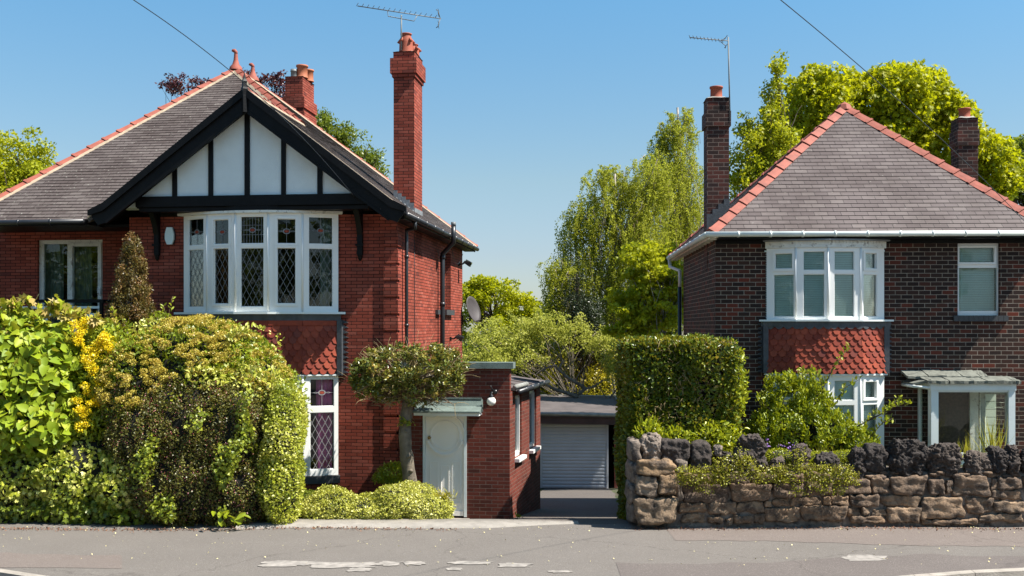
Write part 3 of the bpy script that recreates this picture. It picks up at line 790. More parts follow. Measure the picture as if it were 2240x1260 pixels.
mb.mesh([(p[0], p[1]+.03, zap0-.01) for p in bc]+[(p[0], p[1]+.03, zap0+.06) for p in bc], [tuple(range(5, -1, -1)), tuple(range(6, 12))]); mb.build('room_edge', 'room_dark', lh); mb = MB()
mb.mesh([(p[0], p[1]+.03, zq(1056)) for p in bc]+[(p[0], p[1]+.03, zq(1044)) for p in bc], [tuple(range(5, -1, -1)), tuple(range(6, 12))]); mb.build('room_edge', 'room_dark', lh)
# curtains
def cz(F, px): return LH.on(F, px, 600)[0]
F0 = Fs_u[0][0]
curtain('net_curtain', 'curtain_net', F0, cz(F0, 416), cz(F0, 433), zb_bot+.02, zb_top-.02, -.22, 'pale curtain in the left-hand light of the bow window below the gable', 'curtain', 'pale curtains of the red brick house', LH, gather=.3)
curtain('net_curtain', 'curtain_net', F4, cz(F4, 704), cz(F4, 735), zb_bot+.02, zb_top-.02, -.2, 'pale curtain in the right-hand light of the bow window below the gable', 'curtain', 'pale curtains of the red brick house', LH)
curtain('plum_curtain', 'curtain_plum', F4, cz(F4, 694), cz(F4, 729), zq(1056), zq(826), -.17, 'plum purple curtain in the ground floor bay window beside the hedge', 'curtain', None, LH, amp=.03, wl=.13)
# --- patio door and balcony
u0, z1 = pt[0]; u1, z0 = pt[1]
DV = RV+.07
mb = MB(); um = LH.on(FR(DV), 153, 600)[0]; pz1 = LH.on(FR(DV), 100, 534)[1]; pz2 = LH.on(FR(DV), 180, 539)[1]
wall(mb, FR(DV), u0, u1, z0, z1, [(u0+.1, um-.06, z0+.1, pz1), (um+.07, u1-.13, z0+.12, pz2)], .07)
for a, b, c, d in ((um-.03, um+.07, z0+.02, z1-.07), (u1-.13, u1-.05, z0+.02, z1-.07), (um+.07, u1-.13, pz2, z1-.07)): mb.fbox(FR(DV), a, b, c, d, .001, .03)
pd = mb.build('patio_door', 'flaking_white', lh)
for a, b, t in ((u0+.09, um-.05, pz1), (um+.06, u1-.12, pz2)):
    mb = MB(); mb.fbox(FR(DV), a, b, z0+.09, t+.005, -.04, -.034); mb.build('door_pane', 'glass', pd)
mb = MB(); hz = LH.on(FR(RV), 217, 636)[1]
mb.fbox(FR(DV), u1-.12, u1-.06, hz-.09, hz+.09, .031, .05); mb.tube([(u1-.09, RV, hz-.07), (u1-.09, RV-.03, hz-.05), (u1-.09, RV-.03, hz+.05), (u1-.09, RV, hz+.07)], .01, 8)
mb.build('door_handle', 'upvc_white', pd)
curtain('net_curtain', 'curtain_net', FR(RV+.3), LH.on(FR(RV+.3), 100, 600)[0], LH.on(FR(RV+.3), 138, 600)[0], z0+.05, z1-.05, 0, 'net curtain behind the fixed left pane of the patio door on the balcony', 'curtain', 'pale curtains of the red brick house', LH)
curtain('net_curtain', 'curtain_net', FR(RV+.3), LH.on(FR(RV+.3), 160, 600)[0], LH.on(FR(RV+.3), 202, 600)[0], z0+.05, z1-.05, 0, 'net curtain behind the sliding right pane of the patio door on the balcony', 'curtain', 'pale curtains of the red brick house', LH)
BV = -.35; FB_ = FR(BV)
ur_ = LH.on(FB_, 228, 670)[0]; ul_ = LH.on(FB_, -30, 670)[0]
zr = lambda y: LH.on(FB_, 150, y)[1]
mb = MB(); mb.box((ul_, BV-.04, zr(662)), (ur_, BV+.04, zr(655))); mb.box((ur_-.07, BV+.041, zr(662)), (ur_, RV-.01, zr(655)))
for p in (66, 222): a = LH.on(FB_, p, 670)[0]; mb.box((a-.03, BV-.03, zr(760)), (a+.03, BV+.03, zr(662)-.001))
bal = mb.build('balcony', 'black_timber', lh)
mb = MB(); mb.box((ul_, BV-.025, zr(675)), (ur_-.08, BV+.02, zr(670))); mb.box((ul_, BV-.025, zr(691)), (ur_-.1, BV+.02, zr(685)))
for p in (20, 84, 102, 165, 196):
    a = LH.on(FB_, p, 670)[0]; mb.box((a-.022, BV-.024, zr(770)), (a+.022, BV+.019, zr(691)-.001)); mb.box((a-.022, BV-.024, zr(685)+.001), (a+.022, BV+.019, zr(675)-.001))
mb.fpoly(FB_, [(LH.on(FB_, 199, 0)[0], zr(692)), (LH.on(FB_, 231, 0)[0], zr(705)), (LH.on(FB_, 231, 0)[0], zr(710)), (LH.on(FB_, 199, 0)[0], zr(697))], .026, .05)
mb.fpoly(FB_, [(LH.on(FB_, 231, 0)[0], zr(705)), (LH.on(FB_, 215, 0)[0], zr(722)), (LH.on(FB_, 215, 0)[0], zr(727)), (LH.on(FB_, 231, 0)[0], zr(710))], .026, .05)
mb.build('balcony_rail', 'paint_white', bal)
mb = MB(); mb.box((ul_, BV+.05, zr(790)), (ur_, RV-.001, zr(775))); mb.build('balcony_floor', 'dark_wood', bal)

# --- chimneys
def chimney(parent, H, u0, u1, v0, v1, z0, zt, bands, mat, pots, flaunch=True, label=None):
    mb = MB(); z = z0
    for (zz0, zz1, off) in bands:
        mb.box((u0-off, v0-off, zz0), (u1+off, v1+off, zz1))
    c = mb.build('chimney', mat, parent)
    if label: c['label'] = label
    mb = MB(); m = .02; q = [(u0-m, v0-m), (u1+m, v0-m), (u1+m, v1+m), (u0-m, v1+m)]; cx, cy = (u0+u1)/2, (v0+v1)/2
    g = 5; vs = []
    for j in range(g+1):
        for i in range(g+1):
            x = u0-m+(u1-u0+2*m)*i/g; y = v0-m+(v1-v0+2*m)*j/g
            e = min(i, g-i, j, g-j); vs.append((x, y, zt+[0, .05, .075][e]+random.uniform(-.008, .008)))
    mb.mesh(vs, [(j*(g+1)+i, j*(g+1)+i+1, (j+1)*(g+1)+i+1, (j+1)*(g+1)+i) for j in range(g) for i in range(g)], 0, True)
    mb.build('flaunching', 'flaunching', c)
    for (px_, py_, r, h, kind, mt) in pots:
        mb = MB(); b = (px_, py_, zt+.03)
        if kind == 'plain': pr = [(r*1.12, 0), (r*1.05, h*.1), (r, h*.15), (r*.97, h*.82), (r*1.12, h*.85), (r*1.12, h*.98), (r*.9, h), (r*.85, h*.95), (r*.82, h*.3)]
        elif kind == 'horned': pr = [(r*1.1, 0), (r*1.05, h*.1), (r, h*.5), (r*.95, h*.7), (r*.72, h*.86), (r*.72, h*.92), (r*.86, h*.95), (r*.86, h), (r*.65, h), (r*.6, h*.5)]
        else: pr = [(r, 0), (r, h*.7), (r*1.15, h*.72), (r*1.15, h*.8), (r, h*.82), (r*1.05, h), (r*.1, h+.02)]
        mb.lathe(b, pr, 20)
        if kind == 'horned':
            for k in range(5):
                t = 2*PI*k/5+.5; d = Vector((math.cos(t), math.sin(t), 0)); p = Vector(b)+d*r*.9+Vector((0, 0, h*.55))
                mb.tube([p+Vector((0, 0, .07)), p+d*.05+Vector((0, 0, -.01))], [.02, .035], 7)
        mb.build('chimney_pot', mt, c)
    return c
va = LH.on(FS, 906, 465)[0]; vb = LH.on(FS, 923.5, 470)[0]
uf = LH.on(FR(va), 861, 400)[0]
zz = lambda y: LH.on(FR(va), 885, y)[1]
zz2 = lambda y: LH.on(((0, 0), (0, 1), (1, 0)), 906, y)[1]
c1z = zz2(126)
chimney(lh, LH, uf, .0, va, vb, 0, zz2(112), [(4.9, zz2(168), 0), (zz2(168)+.0, zz2(160), .03), (zz2(160), zz2(127), .065), (zz2(127), zz2(112), .005)], 'red_brick',
        [((uf+0)/2, va+.22, .145, zz2(68)-zz2(112)-.02, 'horned', 'pot_terracotta'), ((uf+0)/2+.06, vb-.2, .14, zz2(78)-zz2(112)-.05, 'horned', 'pot_terracotta')], label='tall slender red brick chimney rising from the side eaves')
# soldered steps of lead where the stack meets the slates
mb = MB()
for k in range(5):
    t0 = k/5; uu0 = uf+(-uf)*t0; uu1 = uf+(-uf)*(k+1)/5; zc = ze+slR*(pR[0]-uu0)
    mb.box((uu0, va-.012, zc-.12), (uu1-.005, va-.001, zc+.13)); mb.box((uu0, va-.16, zc-.17), (uu1, va-.0125, zc-.03))
mb.box((0.001, va, ze+slR*pR[0]-.05), (.012, vb, ze+slR*pR[0]+.1))
mb.build('step_flashing', 'lead_pale', lh)
D2 = 28.3
x0 = (662-1120)/2240*D2; xl = (622-1120)/2240*D2
b1 = LH.inv(x0, D2); b0 = LH.inv(xl, D2)
zc2 = lambda y: EYE+(HY-y)/F_PX*D2
chimney(lh, LH, b1[0]-.5, b1[0], b1[1], b1[1]+1.0, 0, zc2(167), [(7.5, zc2(243), .06), (zc2(243), zc2(236), .03), (zc2(236), zc2(212), .07), (zc2(212), zc2(166), .0)], 'red_brick',
        [(b1[0]-.12, b1[1]+.32, .15, .36, 'plain', 'pot_orange'), (b1[0]-.08, b1[1]+.75, .14, .34, 'plain', 'pot_orange'), (b1[0]-.32, b1[1]+.2, .085, .22, 'cowl', 'galvanised')], label='shorter broad red brick chimney behind the hip of the roof')
# ================================================================== ALARM BOX, LAMPS, DISH, AERIALS ON THE RED HOUSE
def world(H, u, v, z): x, y = H.w(u, v); return (x, y, z)
p0 = LH.on(FR(0), 364, 498); p1 = LH.on(FR(0), 383, 535)
t = thing('alarm_box', 'pale shield-shaped alarm box on the red brick wall beside the bow window', 'alarm box', world(LH, (p0[0]+p1[0])/2, 0, p1[1]), -LH.th)
w2 = (p1[0]-p0[0])/2; h = p0[1]-p1[1]
mb = MB(); sh = [(-w2*.55, 0), (w2*.55, 0), (w2, h*.3), (w2, h*.62), (w2*.6, h), (-w2*.6, h), (-w2, h*.62), (-w2, h*.3)]
mb.fpoly(((0, 0), (1, 0), (0, -1)), sh, .03, .075); mb.build('cover', 'alarm_white', t)
mb = MB(); mb.fpoly(((0, 0), (1, 0), (0, -1)), [(x*1.08+.01, z*.98+.005) for x, z in sh], .001, .029); mb.build('backplate', 'black_plastic', t)
def floodlight(px, py, label, sc=1.0):
    s, z = LH.on(FS, px, py); t = thing('floodlight', label, 'floodlight', world(LH, .0, s, z), -LH.th, 'floodlights on the side wall')
    mb = MB(); mb.tube([(0.002, 0, 0), (.10, 0, 0), (.17, -.02, .04)], .022*sc, 8); mb.box((.0, -.05, -.05), (.04, .05, .05)); mb.build('bracket', 'black_plastic', t)
    mb = MB(); a = .5
    c, s_ = math.cos(a), math.sin(a)
    def P(x, y, z): return (.24+(x*c+z*s_)*sc, -.02+y*sc, .02+(-x*s_+z*c)*sc)
    vs = [P(-.10, -.09, -.03), P(.10, -.12, -.05), P(.10, .12, -.05), P(-.10, .09, -.03), P(-.08, -.07, .04), P(.10, -.11, .08), P(.10, .11, .08), P(-.08, .07, .04)]
    mb.mesh(vs, [(0,3,2,1),(4,5,6,7),(0,1,5,4),(1,2,6,5),(2,3,7,6),(3,0,4,7)])
    for k in range(4): mb.mesh([P(-.06+.04*k, -.08, .05), P(-.05+.04*k, -.08, .05), P(-.05+.04*k, .08, .05), P(-.06+.04*k, .08, .05), P(-.06+.04*k, -.08, .085), P(-.05+.04*k, -.08, .085), P(-.05+.04*k, .08, .085), P(-.06+.04*k, .08, .085)], [(0,3,2,1),(4,5,6,7),(0,1,5,4),(1,2,6,5),(2,3,7,6),(3,0,4,7)])
    mb.build('lamp_head', 'black_plastic', t)
    mb = MB(); vs = [P(.101, -.10, -.035), P(.101, .10, -.035), P(.101, .09, .065), P(.101, -.09, .065), P(.106, -.10, -.035), P(.106, .10, -.035), P(.106, .09, .065), P(.106, -.09, .065)]
    mb.mesh(vs, [(0,3,2,1),(4,5,6,7),(0,1,5,4),(1,2,6,5),(2,3,7,6),(3,0,4,7)]); mb.build('lens', 'glass', t)
floodlight(1003, 578, 'black floodlight high on the sunny side wall of the red house, just under the eaves')
floodlight(984, 741, 'black floodlight low on the sunny side wall of the red house, below the satellite dish')
s, z = LH.on(FS, 1012, 700)
t = thing('satellite_dish', 'dark grey satellite dish on the far corner of the red house', 'satellite dish', world(LH, 0, s, z), -LH.th)
mb = MB(); mb.box((.001, -.06, -.12), (.025, .06, .12)); mb.tube([(.02, 0, -.03), (.20, 0, -.03), (.20, 0, .25)], .022, 8); mb.build('wall_bracket', 'black_plastic', t)
aim = Vector((.90, -.36, .30)).normalized()
mb = MB(); R_ = .36; c0 = Vector((.24, -.02, .27)); tx = aim.cross(Vector((0, 0, 1))).normalized(); ty = tx.cross(aim)
vs = [c0]; fs = []; nr, ns = 6, 28
for j in range(1, nr+1):
    for k in range(ns):
        r = R_*j/nr; a = 2*PI*k/ns; vs.append(c0+tx*r*.92*math.cos(a)+ty*r*1.05*math.sin(a)+aim*.16*(j/nr)**2*.5)
for k in range(ns): fs.append((0, 1+k, 1+(k+1) % ns))
for j in range(nr-1):
    for k in range(ns): fs.append((1+j*ns+k, 1+(j+1)*ns+k, 1+(j+1)*ns+(k+1) % ns, 1+j*ns+(k+1) % ns))
mb.mesh(vs, fs, 0, True); d = mb.build('dish', 'dish_grey', t); md = d.modifiers.new('s', 'SOLIDIFY'); md.thickness = .012
mb = MB(); e = c0+aim*.50-ty*.24; mb.tube([c0-ty*.33+aim*.05, c0-ty*.36+aim*.2, e-ty*.04], .013, 8); mb.build('feed_arm', 'black_plastic', t)
mb = MB(); mb.tube([e-ty*.05+aim*.0, e+ty*.03-aim*.05], [.03, .035], 10); mb.tube([e-aim*.06+ty*.03, e-aim*.12+ty*.04], [.04, .045], 10); mb.build('feed_horn', 'black_plastic', t)
# slack wire under the eaves
def cable(name, label, pts, r=.006, cat='cable', group=None):
    mb = MB(); mb.tube(pts, r, 6); return tag(mb.build(name, 'cable_black', None), label, cat, group)
a1 = LH.on(FS, 978, 545); a2 = LH.on(FS, 1003, 545)
pts = []
for k in range(11):
    tt = k/10; s = a1[0]+(a2[0]-a1[0])*tt; z = a1[1]-(.33*math.sin(PI*tt**.9)); pts.append(world(LH, .12, s, z))
cable('slack_wire', 'pale slack wire hanging in a loop from the side eaves of the red house', pts, .006)
cat_ = 'cable'
pts = [world(LH, .012, LH.on(FS, x, y)[0], LH.on(FS, x, y)[1]) for x, y in ((905, 510), (905.5, 600), (906, 738), (906.5, 800))]
cable('wall_cable', 'thin black cable clipped upright on the sunny side wall behind the front downpipe', pts, .007)
def overhead(name, label, ctrl, group='overhead service cables'):
    pts = [W(x, y, D) for x, y, D in ctrl]; n = len(pts); out = []
    P_ = [Vector(p) for p in pts]
    a, b = P_[0], P_[-1]
    # a parabola through both ends with the sag read at the middle point
    mid = P_[1]; L2 = (b-a).length; tm = (mid-a).dot(b-a)/L2**2; sag = (a.lerp(b, tm).z-mid.z)/(4*tm*(1-tm))
    for k in range(33):
        t_ = -.12+1.12*k/32; p = a.lerp(b, t_); p.z -= 4*sag*t_*(1-t_); out.append(p)
    return cable(name, label, out, .006, 'cable', group)
overhead('service_cable', 'thin black overhead cable coming down over the half-timbered gable from the upper left', [(300, 5, 13.0), (535, 235, 16.6), (778, 434, 19.85)])
overhead('service_cable', 'thin black overhead cable coming down past the right-hand house from the top of the sky', [(1708, 0, 12.5), (1945, 250, 15.6), (2262, 506, 19.6)])
# aerials
D_ = LH.w(0, va+.1)[1]
def aerial(name, label, mast, boom, els, loc, cat='aerial', r=.014):
    t = thing(name, label, cat, loc, 0, 'television aerials')
    mb = MB(); mb.tube(mast, r*1.15, 8); mb.build('mast', 'galvanised', t)
    mb = MB(); mb.tube(boom, r*.8, 8); mb.build('boom', 'galvanised', t)
    for e in els:
        mb = MB(); mb.tube(e, .006, 6); mb.build('element', 'galvanised', t)
    return t
m0 = Vector(W(878, 74, D_)); m1 = Vector(W(878, 36, D_))
b0 = Vector(W(782, 13, D_-.25)); b1 = Vector(W(958, 40, D_+.2)); dr = (b1-b0); pr = Vector((-.35, 1, 0)).normalized()
els = []
for k in range(16):
    p = b0+dr*(k/15.4); els.append([p-m0+Vector((0, 0, .035))-pr*.10, p-m0+Vector((0, 0, .035))+pr*.12])
bt = aerial('television_aerial', 'long television aerial on a short mast beside the pots of the tall chimney', [Vector((0, 0, -.35)), m1-m0+Vector((0, 0, .03))], [b0-m0, b1+dr*.04-m0], els, m0)
mb = MB(); mb.tube([b0+dr*.37-m0, b0+dr*.375-m0+Vector((0, 0, -.12)), b0+dr*.7-m0+Vector((0, 0, -.14)), b0+dr*.74-m0], .010, 8); mb.build('support_arm', 'galvanised', bt)
mb = MB(); e = b1+dr*.03-m0
for sg in (1, -1): mb.tube([e, e+Vector((-.05, 0, sg*.17)), e+Vector((-.09, 0, sg*.2))], .010, 6)
for sg in (.09, .17, -.09, -.17): mb.tube([e+Vector((-.04, -.15, sg)), e+Vector((-.04, .15, sg))], .006, 6)
mb.build('reflector', 'galvanised', bt)
for px, py, D2_, nm, dx in ((1594, 88, 21.0, 'r', 1),):
    m1 = Vector(W(1593, 84, 21.15)); m0 = Vector(W(1597, 232, 21.15)); b0 = Vector(W(1509, 82, 20.6)); b1 = Vector(W(1588, 91, 21.1)); dr = b1-b0; pr = Vector((.3, 1, .0)).normalized()
    els = [[b0+dr*(k/10)-m0-pr*.12+Vector((.0, 0, .012)), b0+dr*(k/10)-m0+pr*.14+Vector((0, 0, .012))] for k in range(10)]
    bt = aerial('television_aerial', 'small television aerial on a tall thin mast strapped to the dark brick chimney', [Vector((0, 0, -.3)), m1-m0+Vector((0, 0, .03))], [b0-m0, m1-m0+Vector((0, 0, -.05))], els, m0, r=.013)
    mb = MB(); e = b1-m0
    for sg in (1, -1): mb.tube([e+Vector((-.11, 0, 0)), e+Vector((.0, 0, sg*.09)), e+Vector((.01, .12, sg*.10))], .008, 6); mb.tube([e+Vector((0, -.14, sg*.09)), e+Vector((0, .14, sg*.09))], .007, 6)
    mb.build('reflector', 'galvanised', bt)

# ================================================================== BRICK PORCH WITH THE WHITE DOOR
PF = Frame(LH.o[0], LH.o[1]-.02, .12)
bp = thing('brick_porch', 'flat-roofed dark red brick porch with a white front door', 'porch', (PF.o[0], PF.o[1], 0), -PF.th)
q = lambda px, py, v=0: PF.on(FR(v), px, py)
ux = q(1115, 900)[0]; ztop = q(1060, 806)[1]; GP = q(1100, 1137)[1]-.02
d0, dt = q(925, 906); d1 = q(1021, 906)[0]; zdb = q(975, 1130)[1]
e0 = PF.inv(*W(1182, 900, 23.3)[:2])
mb = MB()
wall(mb, FR(0), .04, ux, GP-.5, ztop, [(d0, d1, zdb-.02, dt)], .22)
Fs2, ls = facet((ux, 0), (e0[0], e0[1]))
if Fs2[2][0] < 0: Fs2 = (Fs2[0], Fs2[1], (-Fs2[2][0], -Fs2[2][1]))
zsl = PF.on(Fs2, 1150, 846)[1]
ws = []
for a, b, yt, yb in ((1127, 1141, 866, 1003), (1158, 1173, 858, 982)):
    s_a = PF.on(Fs2, a, 900)[0]; s_b = PF.on(Fs2, b, 900)[0]; m = (a+b)/2; ws.append((s_a, s_b, PF.on(Fs2, a, yb)[1], PF.on(Fs2, a, yt)[1]))
zsl = PF.on(Fs2, 1118, 856)[1]; zw0, zw1 = ws[0][2], ws[0][3]
ws = [(a, b, zw0, zw1) for a, b, c, d in ws]
wall(mb, Fs2, 0.0, ls, GP-1.0, zsl, ws, .22)
mb.box((ux-.23, .0005, zsl), (ux-.0005, .23, ztop))
w_b = PF.inv(*LH.w(0.02, 3.2))
mb.box((.05, e0[1]-.2, GP-1), (e0[0]-.05, e0[1], zsl))
mb.build('wall', 'porch_brick', bp)
mb = MB(); mb.box((-.02, -.07, ztop), (ux+.075, .33, ztop+.12)); mb.build('coping', 'felt_green', bp)
# sloping felt roof behind the parapet
mb = MB(); a = (0.02, .25, zsl+.42); b = (ux+.10, .231, zsl+.05); c = (e0[0]+.12, e0[1]+.12, zsl+.05); d = (0.02, e0[1]+.12, zsl+.42)
pts = [a, b, c, d]; mb.mesh(pts+[(p[0], p[1], p[2]-.05) for p in pts], [(0,1,2,3),(7,6,5,4),(0,4,5,1),(1,5,6,2),(2,6,7,3),(3,7,4,0)])
for k in range(1, 4):
    t_ = k/4; p = Vector(a).lerp(Vector(d), t_); q_ = Vector(b).lerp(Vector(c), t_)
    mb.tube([p+Vector((0, 0, .012)), q_+Vector((0, 0, .012))], .02, 6)
mb.tube([Vector(b)+Vector((-.02, .0, .03)), Vector(b).lerp(Vector(c), .35)+Vector((-.02, 0, .03))], .05, 8, 1)
rf = mb.build('roof', ['felt_grey', 'felt_edge'], bp)
mb = MB(); gutter(mb, Vector(b)+Vector((.05, .02, -.07)), Vector(c)+Vector((.05, 0, -.03)), .05, .7); mb.build('gutter', 'black_pipe', bp)
for a, b, c, d in ws:
    F2 = Fs2; mb = MB(); (ox, oy), tt, (nx, ny) = F2
    Fi = ((ox-nx*.05, oy-ny*.05), tt, (nx, ny)); wall(mb, Fi, a, b, c, d, [(a+.1, b-.1, c+.1, d-.08)], .06)
    for q_ in ((a+.06, a+.1, c+.06, d-.05), (b-.1, b-.06, c+.06, d-.05)): mb.fbox(Fi, q_[0], q_[1], q_[2], q_[3], .001, .02)
    f = mb.build('side_window', 'upvc_white', bp)
    mb = MB(); mb.fbox(Fi, a+.09, b-.09, c+.09, d-.07, -.04, -.034); mb.build('window_pane', 'glass', f)
    mb = MB(); mb.fbox(F2, a-.05, b+.06, c-.07, c-.002, -.06, .10); mb.build('window_sill', 'upvc_white', f)
# canopy
c0 = q(905, 906, -.38); c1 = q(1050, 900, -.38); cu0, cu1 = c0[0], c1[0]; cz0 = dt+.005
mb = MB(); mb.box((cu0, -.38, cz0), (cu1-.02, -.001, cz0+.055)); cn = mb.build('canopy', 'paint_white', bp)
mb = MB(); vs = [(cu0-.02, -.42, cz0+.056), (cu1, -.42, cz0+.056), (cu1, -.001, cz0+.056), (cu0-.02, -.001, cz0+.056), (cu0-.02, -.42, cz0+.09), (cu1, -.42, cz0+.09), (cu1, -.10, cz0+.17), (cu0-.02, -.10, cz0+.17)]
mb.mesh(vs[:2]+[(cu1, -.001, cz0+.056), (cu0-.02, -.001, cz0+.056)]+vs[4:]+[(cu1, -.03, cz0+.30), (cu0-.02, -.03, cz0+.30), (cu1, -.001, cz0+.30), (cu0-.02, -.001, cz0+.30)],
        [(0,3,2,1),(0,1,5,4),(4,5,6,7),(7,6,8,9),(9,8,10,11),(0,4,7,9,11,3),(1,2,10,8,6,5),(3,11,10,2)])
mb.box((cu0-.02, -.05, cz0+.301), (cu1-.02, -.0005, cz0+.33))
mb.build('canopy_felt', 'felt_green', cn)
# door: frame, leaf with oval and swags, panels, knob
mb = MB(); fw = .055
mb.box((d0+.001, -.012, zdb), (d0+fw, .10, dt-.001)); mb.box((d1-fw, -.012, zdb), (d1-.001, .10, dt-.001)); mb.box((d0+fw+.0005, -.012, dt-fw), (d1-fw-.0005, .10, dt-.001))
df = mb.build('door_frame', 'paint_white', bp)
a, b = d0+fw+.002, d1-fw-.002; zt, zb_ = dt-fw-.003, zdb+.02; cxd = (a+b)/2; wd = b-a
mb = MB(); mb.box((a, .03, zb_), (b, .07, zt))
Fd = FR(.03); zo = zt-.36
n = 40
def arc(cx_, cz_, rx, rz, t0, t1, w_=.022, dep=.018, n=26):
    dep *= 1.6
    for k in range(n):
        A_, B_ = t0+(t1-t0)*k/n, t0+(t1-t0)*(k+1)/n
        f = lambda t_, e: (cx_+(rx+e)*math.cos(t_), cz_+(rz+e)*math.sin(t_))
        mb.fpoly(Fd, [f(A_, 0), f(B_, 0), f(B_, w_*.3), f(A_, w_*.3)], 0, dep*.6); mb.fpoly(Fd, [f(A_, w_*.3), f(B_, w_*.3), f(B_, w_), f(A_, w_)], 0, dep)
arc(cxd, zo, wd*.36, .27, 0, 2*PI, .024)
arc(cxd+.02, zo+.03, wd*.45, .36, .15, PI*.72, .04, .03)
arc(cxd-.0, zo-.0, wd*.43, .36, PI*1.08, PI*1.92, .04, .03)
for sg in (-1, 1):
    mb.fpoly(Fd, [(cxd+sg*wd*.36, zo-.12), (cxd+sg*wd*.49, zo-.10), (cxd+sg*wd*.49, zo-.16), (cxd+sg*wd*.40, zo-.19)], 0, .028)
pw = wd*.22
for i, cx_ in enumerate((cxd-wd*.29, cxd, cxd+wd*.29)):
    top = zo-.52 if i != 1 else zo-.60
    for q_ in ((cx_-pw/2, cx_-pw/2+.014, zb_+.24, top), (cx_+pw/2-.014, cx_+pw/2, zb_+.24, top), (cx_-pw/2+.014, cx_+pw/2-.014, zb_+.24, zb_+.255), (cx_-pw/2+.014, cx_+pw/2-.014, top-.014, top)):
        mb.fbox(Fd, q_[0], q_[1], q_[2], q_[3], 0, .012)
mb.fbox(Fd, a+.01, b-.01, zb_, zb_+.09, 0, .03)
dl = mb.build('door', 'door_white', bp)
kz = q(940, 957)[1]; kx = q(939.5, 957)[0]
mb = MB(); mb.tube([(kx, .03, kz), (kx, .005, kz)], .035, 12); mb.tube([(kx, .006, kz), (kx, -.012, kz), (kx, -.03, kz), (kx, -.045, kz)], [.012, .028, .034, .02], 12); mb.build('door_knob', 'brass', dl)
mb = MB(); lx = q(925, 983)[0]; lz = q(925, 983)[1]; mb.box((d0-.045, -.03, lz-.04), (d0-.01, -.001, lz+.04)); mb.build('bell_push', 'black_plastic', bp)
mb = MB(); mb.box((d0-.02, -.34, zdb-.16), (d1+.06, -.001, zdb-.025)); mb.build('doorstep', 'concrete_edge', bp)
mb = MB(); mb.box((.3, 1.2, GP-.5), (ux-.3, 1.3, ztop-.2)); mb.build('room', 'room_dark', bp)
# globe lamp
lu, lz = q(1077, 866)
t = thing('globe_lamp', 'white globe lamp on a black swan-neck bracket beside the porch door', 'lamp', world(PF, lu, 0, lz), -PF.th)
mb = MB(); mb.tube([(.055, -.001, .08), (.055, -.03, .08)], .045, 14); mb.tube([(.055, -.03, .08), (.04, -.09, .10), (.01, -.14, .155), (-.01, -.145, .19), (-.012, -.145, .21)], .012, 8)
mb.tube([(.04, -.08, .095), (.0, -.145, .06), (-.0, -.15, .0)], .011, 8); mb.lathe((0, -.15, -.02), [(.055, -.0), (.05, .03), (.02, .07), (.014, .12)], 14); mb.build('lamp_bracket', 'black_plastic', t)
mb = MB(); mb.lathe((0, -.15, -.095), [(.002, -.09)]+[(.09*math.sin(PI*k/14), -.09*math.cos(PI*k/14)) for k in range(1, 13)]+[(.045, .08)], 24); mb.build('globe', 'globe_white', t)

# ================================================================== GARAGE
DG = 33.0
GF = Frame(W(1182, 0, DG)[0]-1.4, DG, .03)
g = thing('garage', 'low flat-roofed garage with a grey metal door at the end of the drive', 'garage', (GF.o[0], GF.o[1], 0), -GF.th)
qg = lambda px, py, v=0: GF.on(FR(v), px, py)
zg0 = qg(1250, 1068)[1]; zgd = qg(1250, 927)[1]; zr0 = qg(1250, 905, -.3)[1]; ud0 = qg(1181.5, 1000)[0]; ud1 = qg(1331, 1000)[0]; uw = qg(1344, 1000)[0]; ue = qg(1355, 1000, -.3)[0]+.0
mb = MB(); wall(mb, FR(0), 0, uw+.35, zg0-.6, zr0-.05, [(ud0, uw, zg0-.05, zgd+.12)], .25); mb.box((uw+.1, .26, zg0-.6), (uw+.35, 6, zr0-.05)); mb.box((0, .26, zg0-.6), (.2, 6, zr0-.05)); mb.box((0.2, 5.8, zg0-.6), (uw+.1, 6, zr0-.05)); mb.build('wall', 'porch_brick', g)
mb = MB(); mb.mesh([(-.1, -.35, zr0), (uw+.45, -.35, zr0-.06), (uw+.45, 6.2, zr0+.11), (-.1, 6.2, zr0+.17), (-.1, -.35, zr0-.07), (uw+.45, -.35, zr0-.13), (uw+.45, 6.2, zr0+.0), (-.1, 6.2, zr0+.06)], [(0,1,2,3),(7,6,5,4),(0,4,5,1),(1,5,6,2),(2,6,7,3),(3,7,4,0)])
r_ = mb.build('roof', 'felt_grey', g)
mb = MB(); mb.tube([(-.12, -.34, zr0+.02), (uw+.46, -.34, zr0-.04)], .055, 8); mb.tube([(uw+.45, -.34, zr0-.04), (uw+.45, 6.2, zr0+.11)], .06, 8); mb.tube([(-.12, 6.2, zr0+.17), (uw+.45, 6.2, zr0+.11)], .04, 8); mb.build('felt_edge', 'felt_edge', r_)
mb = MB(); mb.mesh([(-.08, -.3, zr0-.08), (uw+.42, -.3, zr0-.14), (uw+.42, -.26, zr0-.14), (-.08, -.26, zr0-.08), (-.08, -.3, zr0-.30), (uw+.42, -.3, zr0-.36), (uw+.42, -.26, zr0-.36), (-.08, -.26, zr0-.30)], [(0,1,2,3),(7,6,5,4),(0,4,5,1),(1,5,6,2),(2,6,7,3),(3,7,4,0)]); mb.build('fascia', 'dark_wood', g)
mb = MB(); n = 19; hh = zgd-zg0
mb.box((ud0, .02, zg0), (ud1, .05, zgd))
for k in range(n):
    z0_ = zg0+hh*k/n+.01; mb.mesh([(ud0+.08, .019, z0_), (ud1-.08, .019, z0_), (ud1-.08, .006, z0_+.02), (ud0+.08, .006, z0_+.02), (ud0+.08, .006, z0_+hh/n*.62), (ud1-.08, .006, z0_+hh/n*.62), (ud1-.08, .019, z0_+hh/n*.8), (ud0+.08, .019, z0_+hh/n*.8)], [(0,1,2,3),(3,2,5,4),(4,5,6,7)])
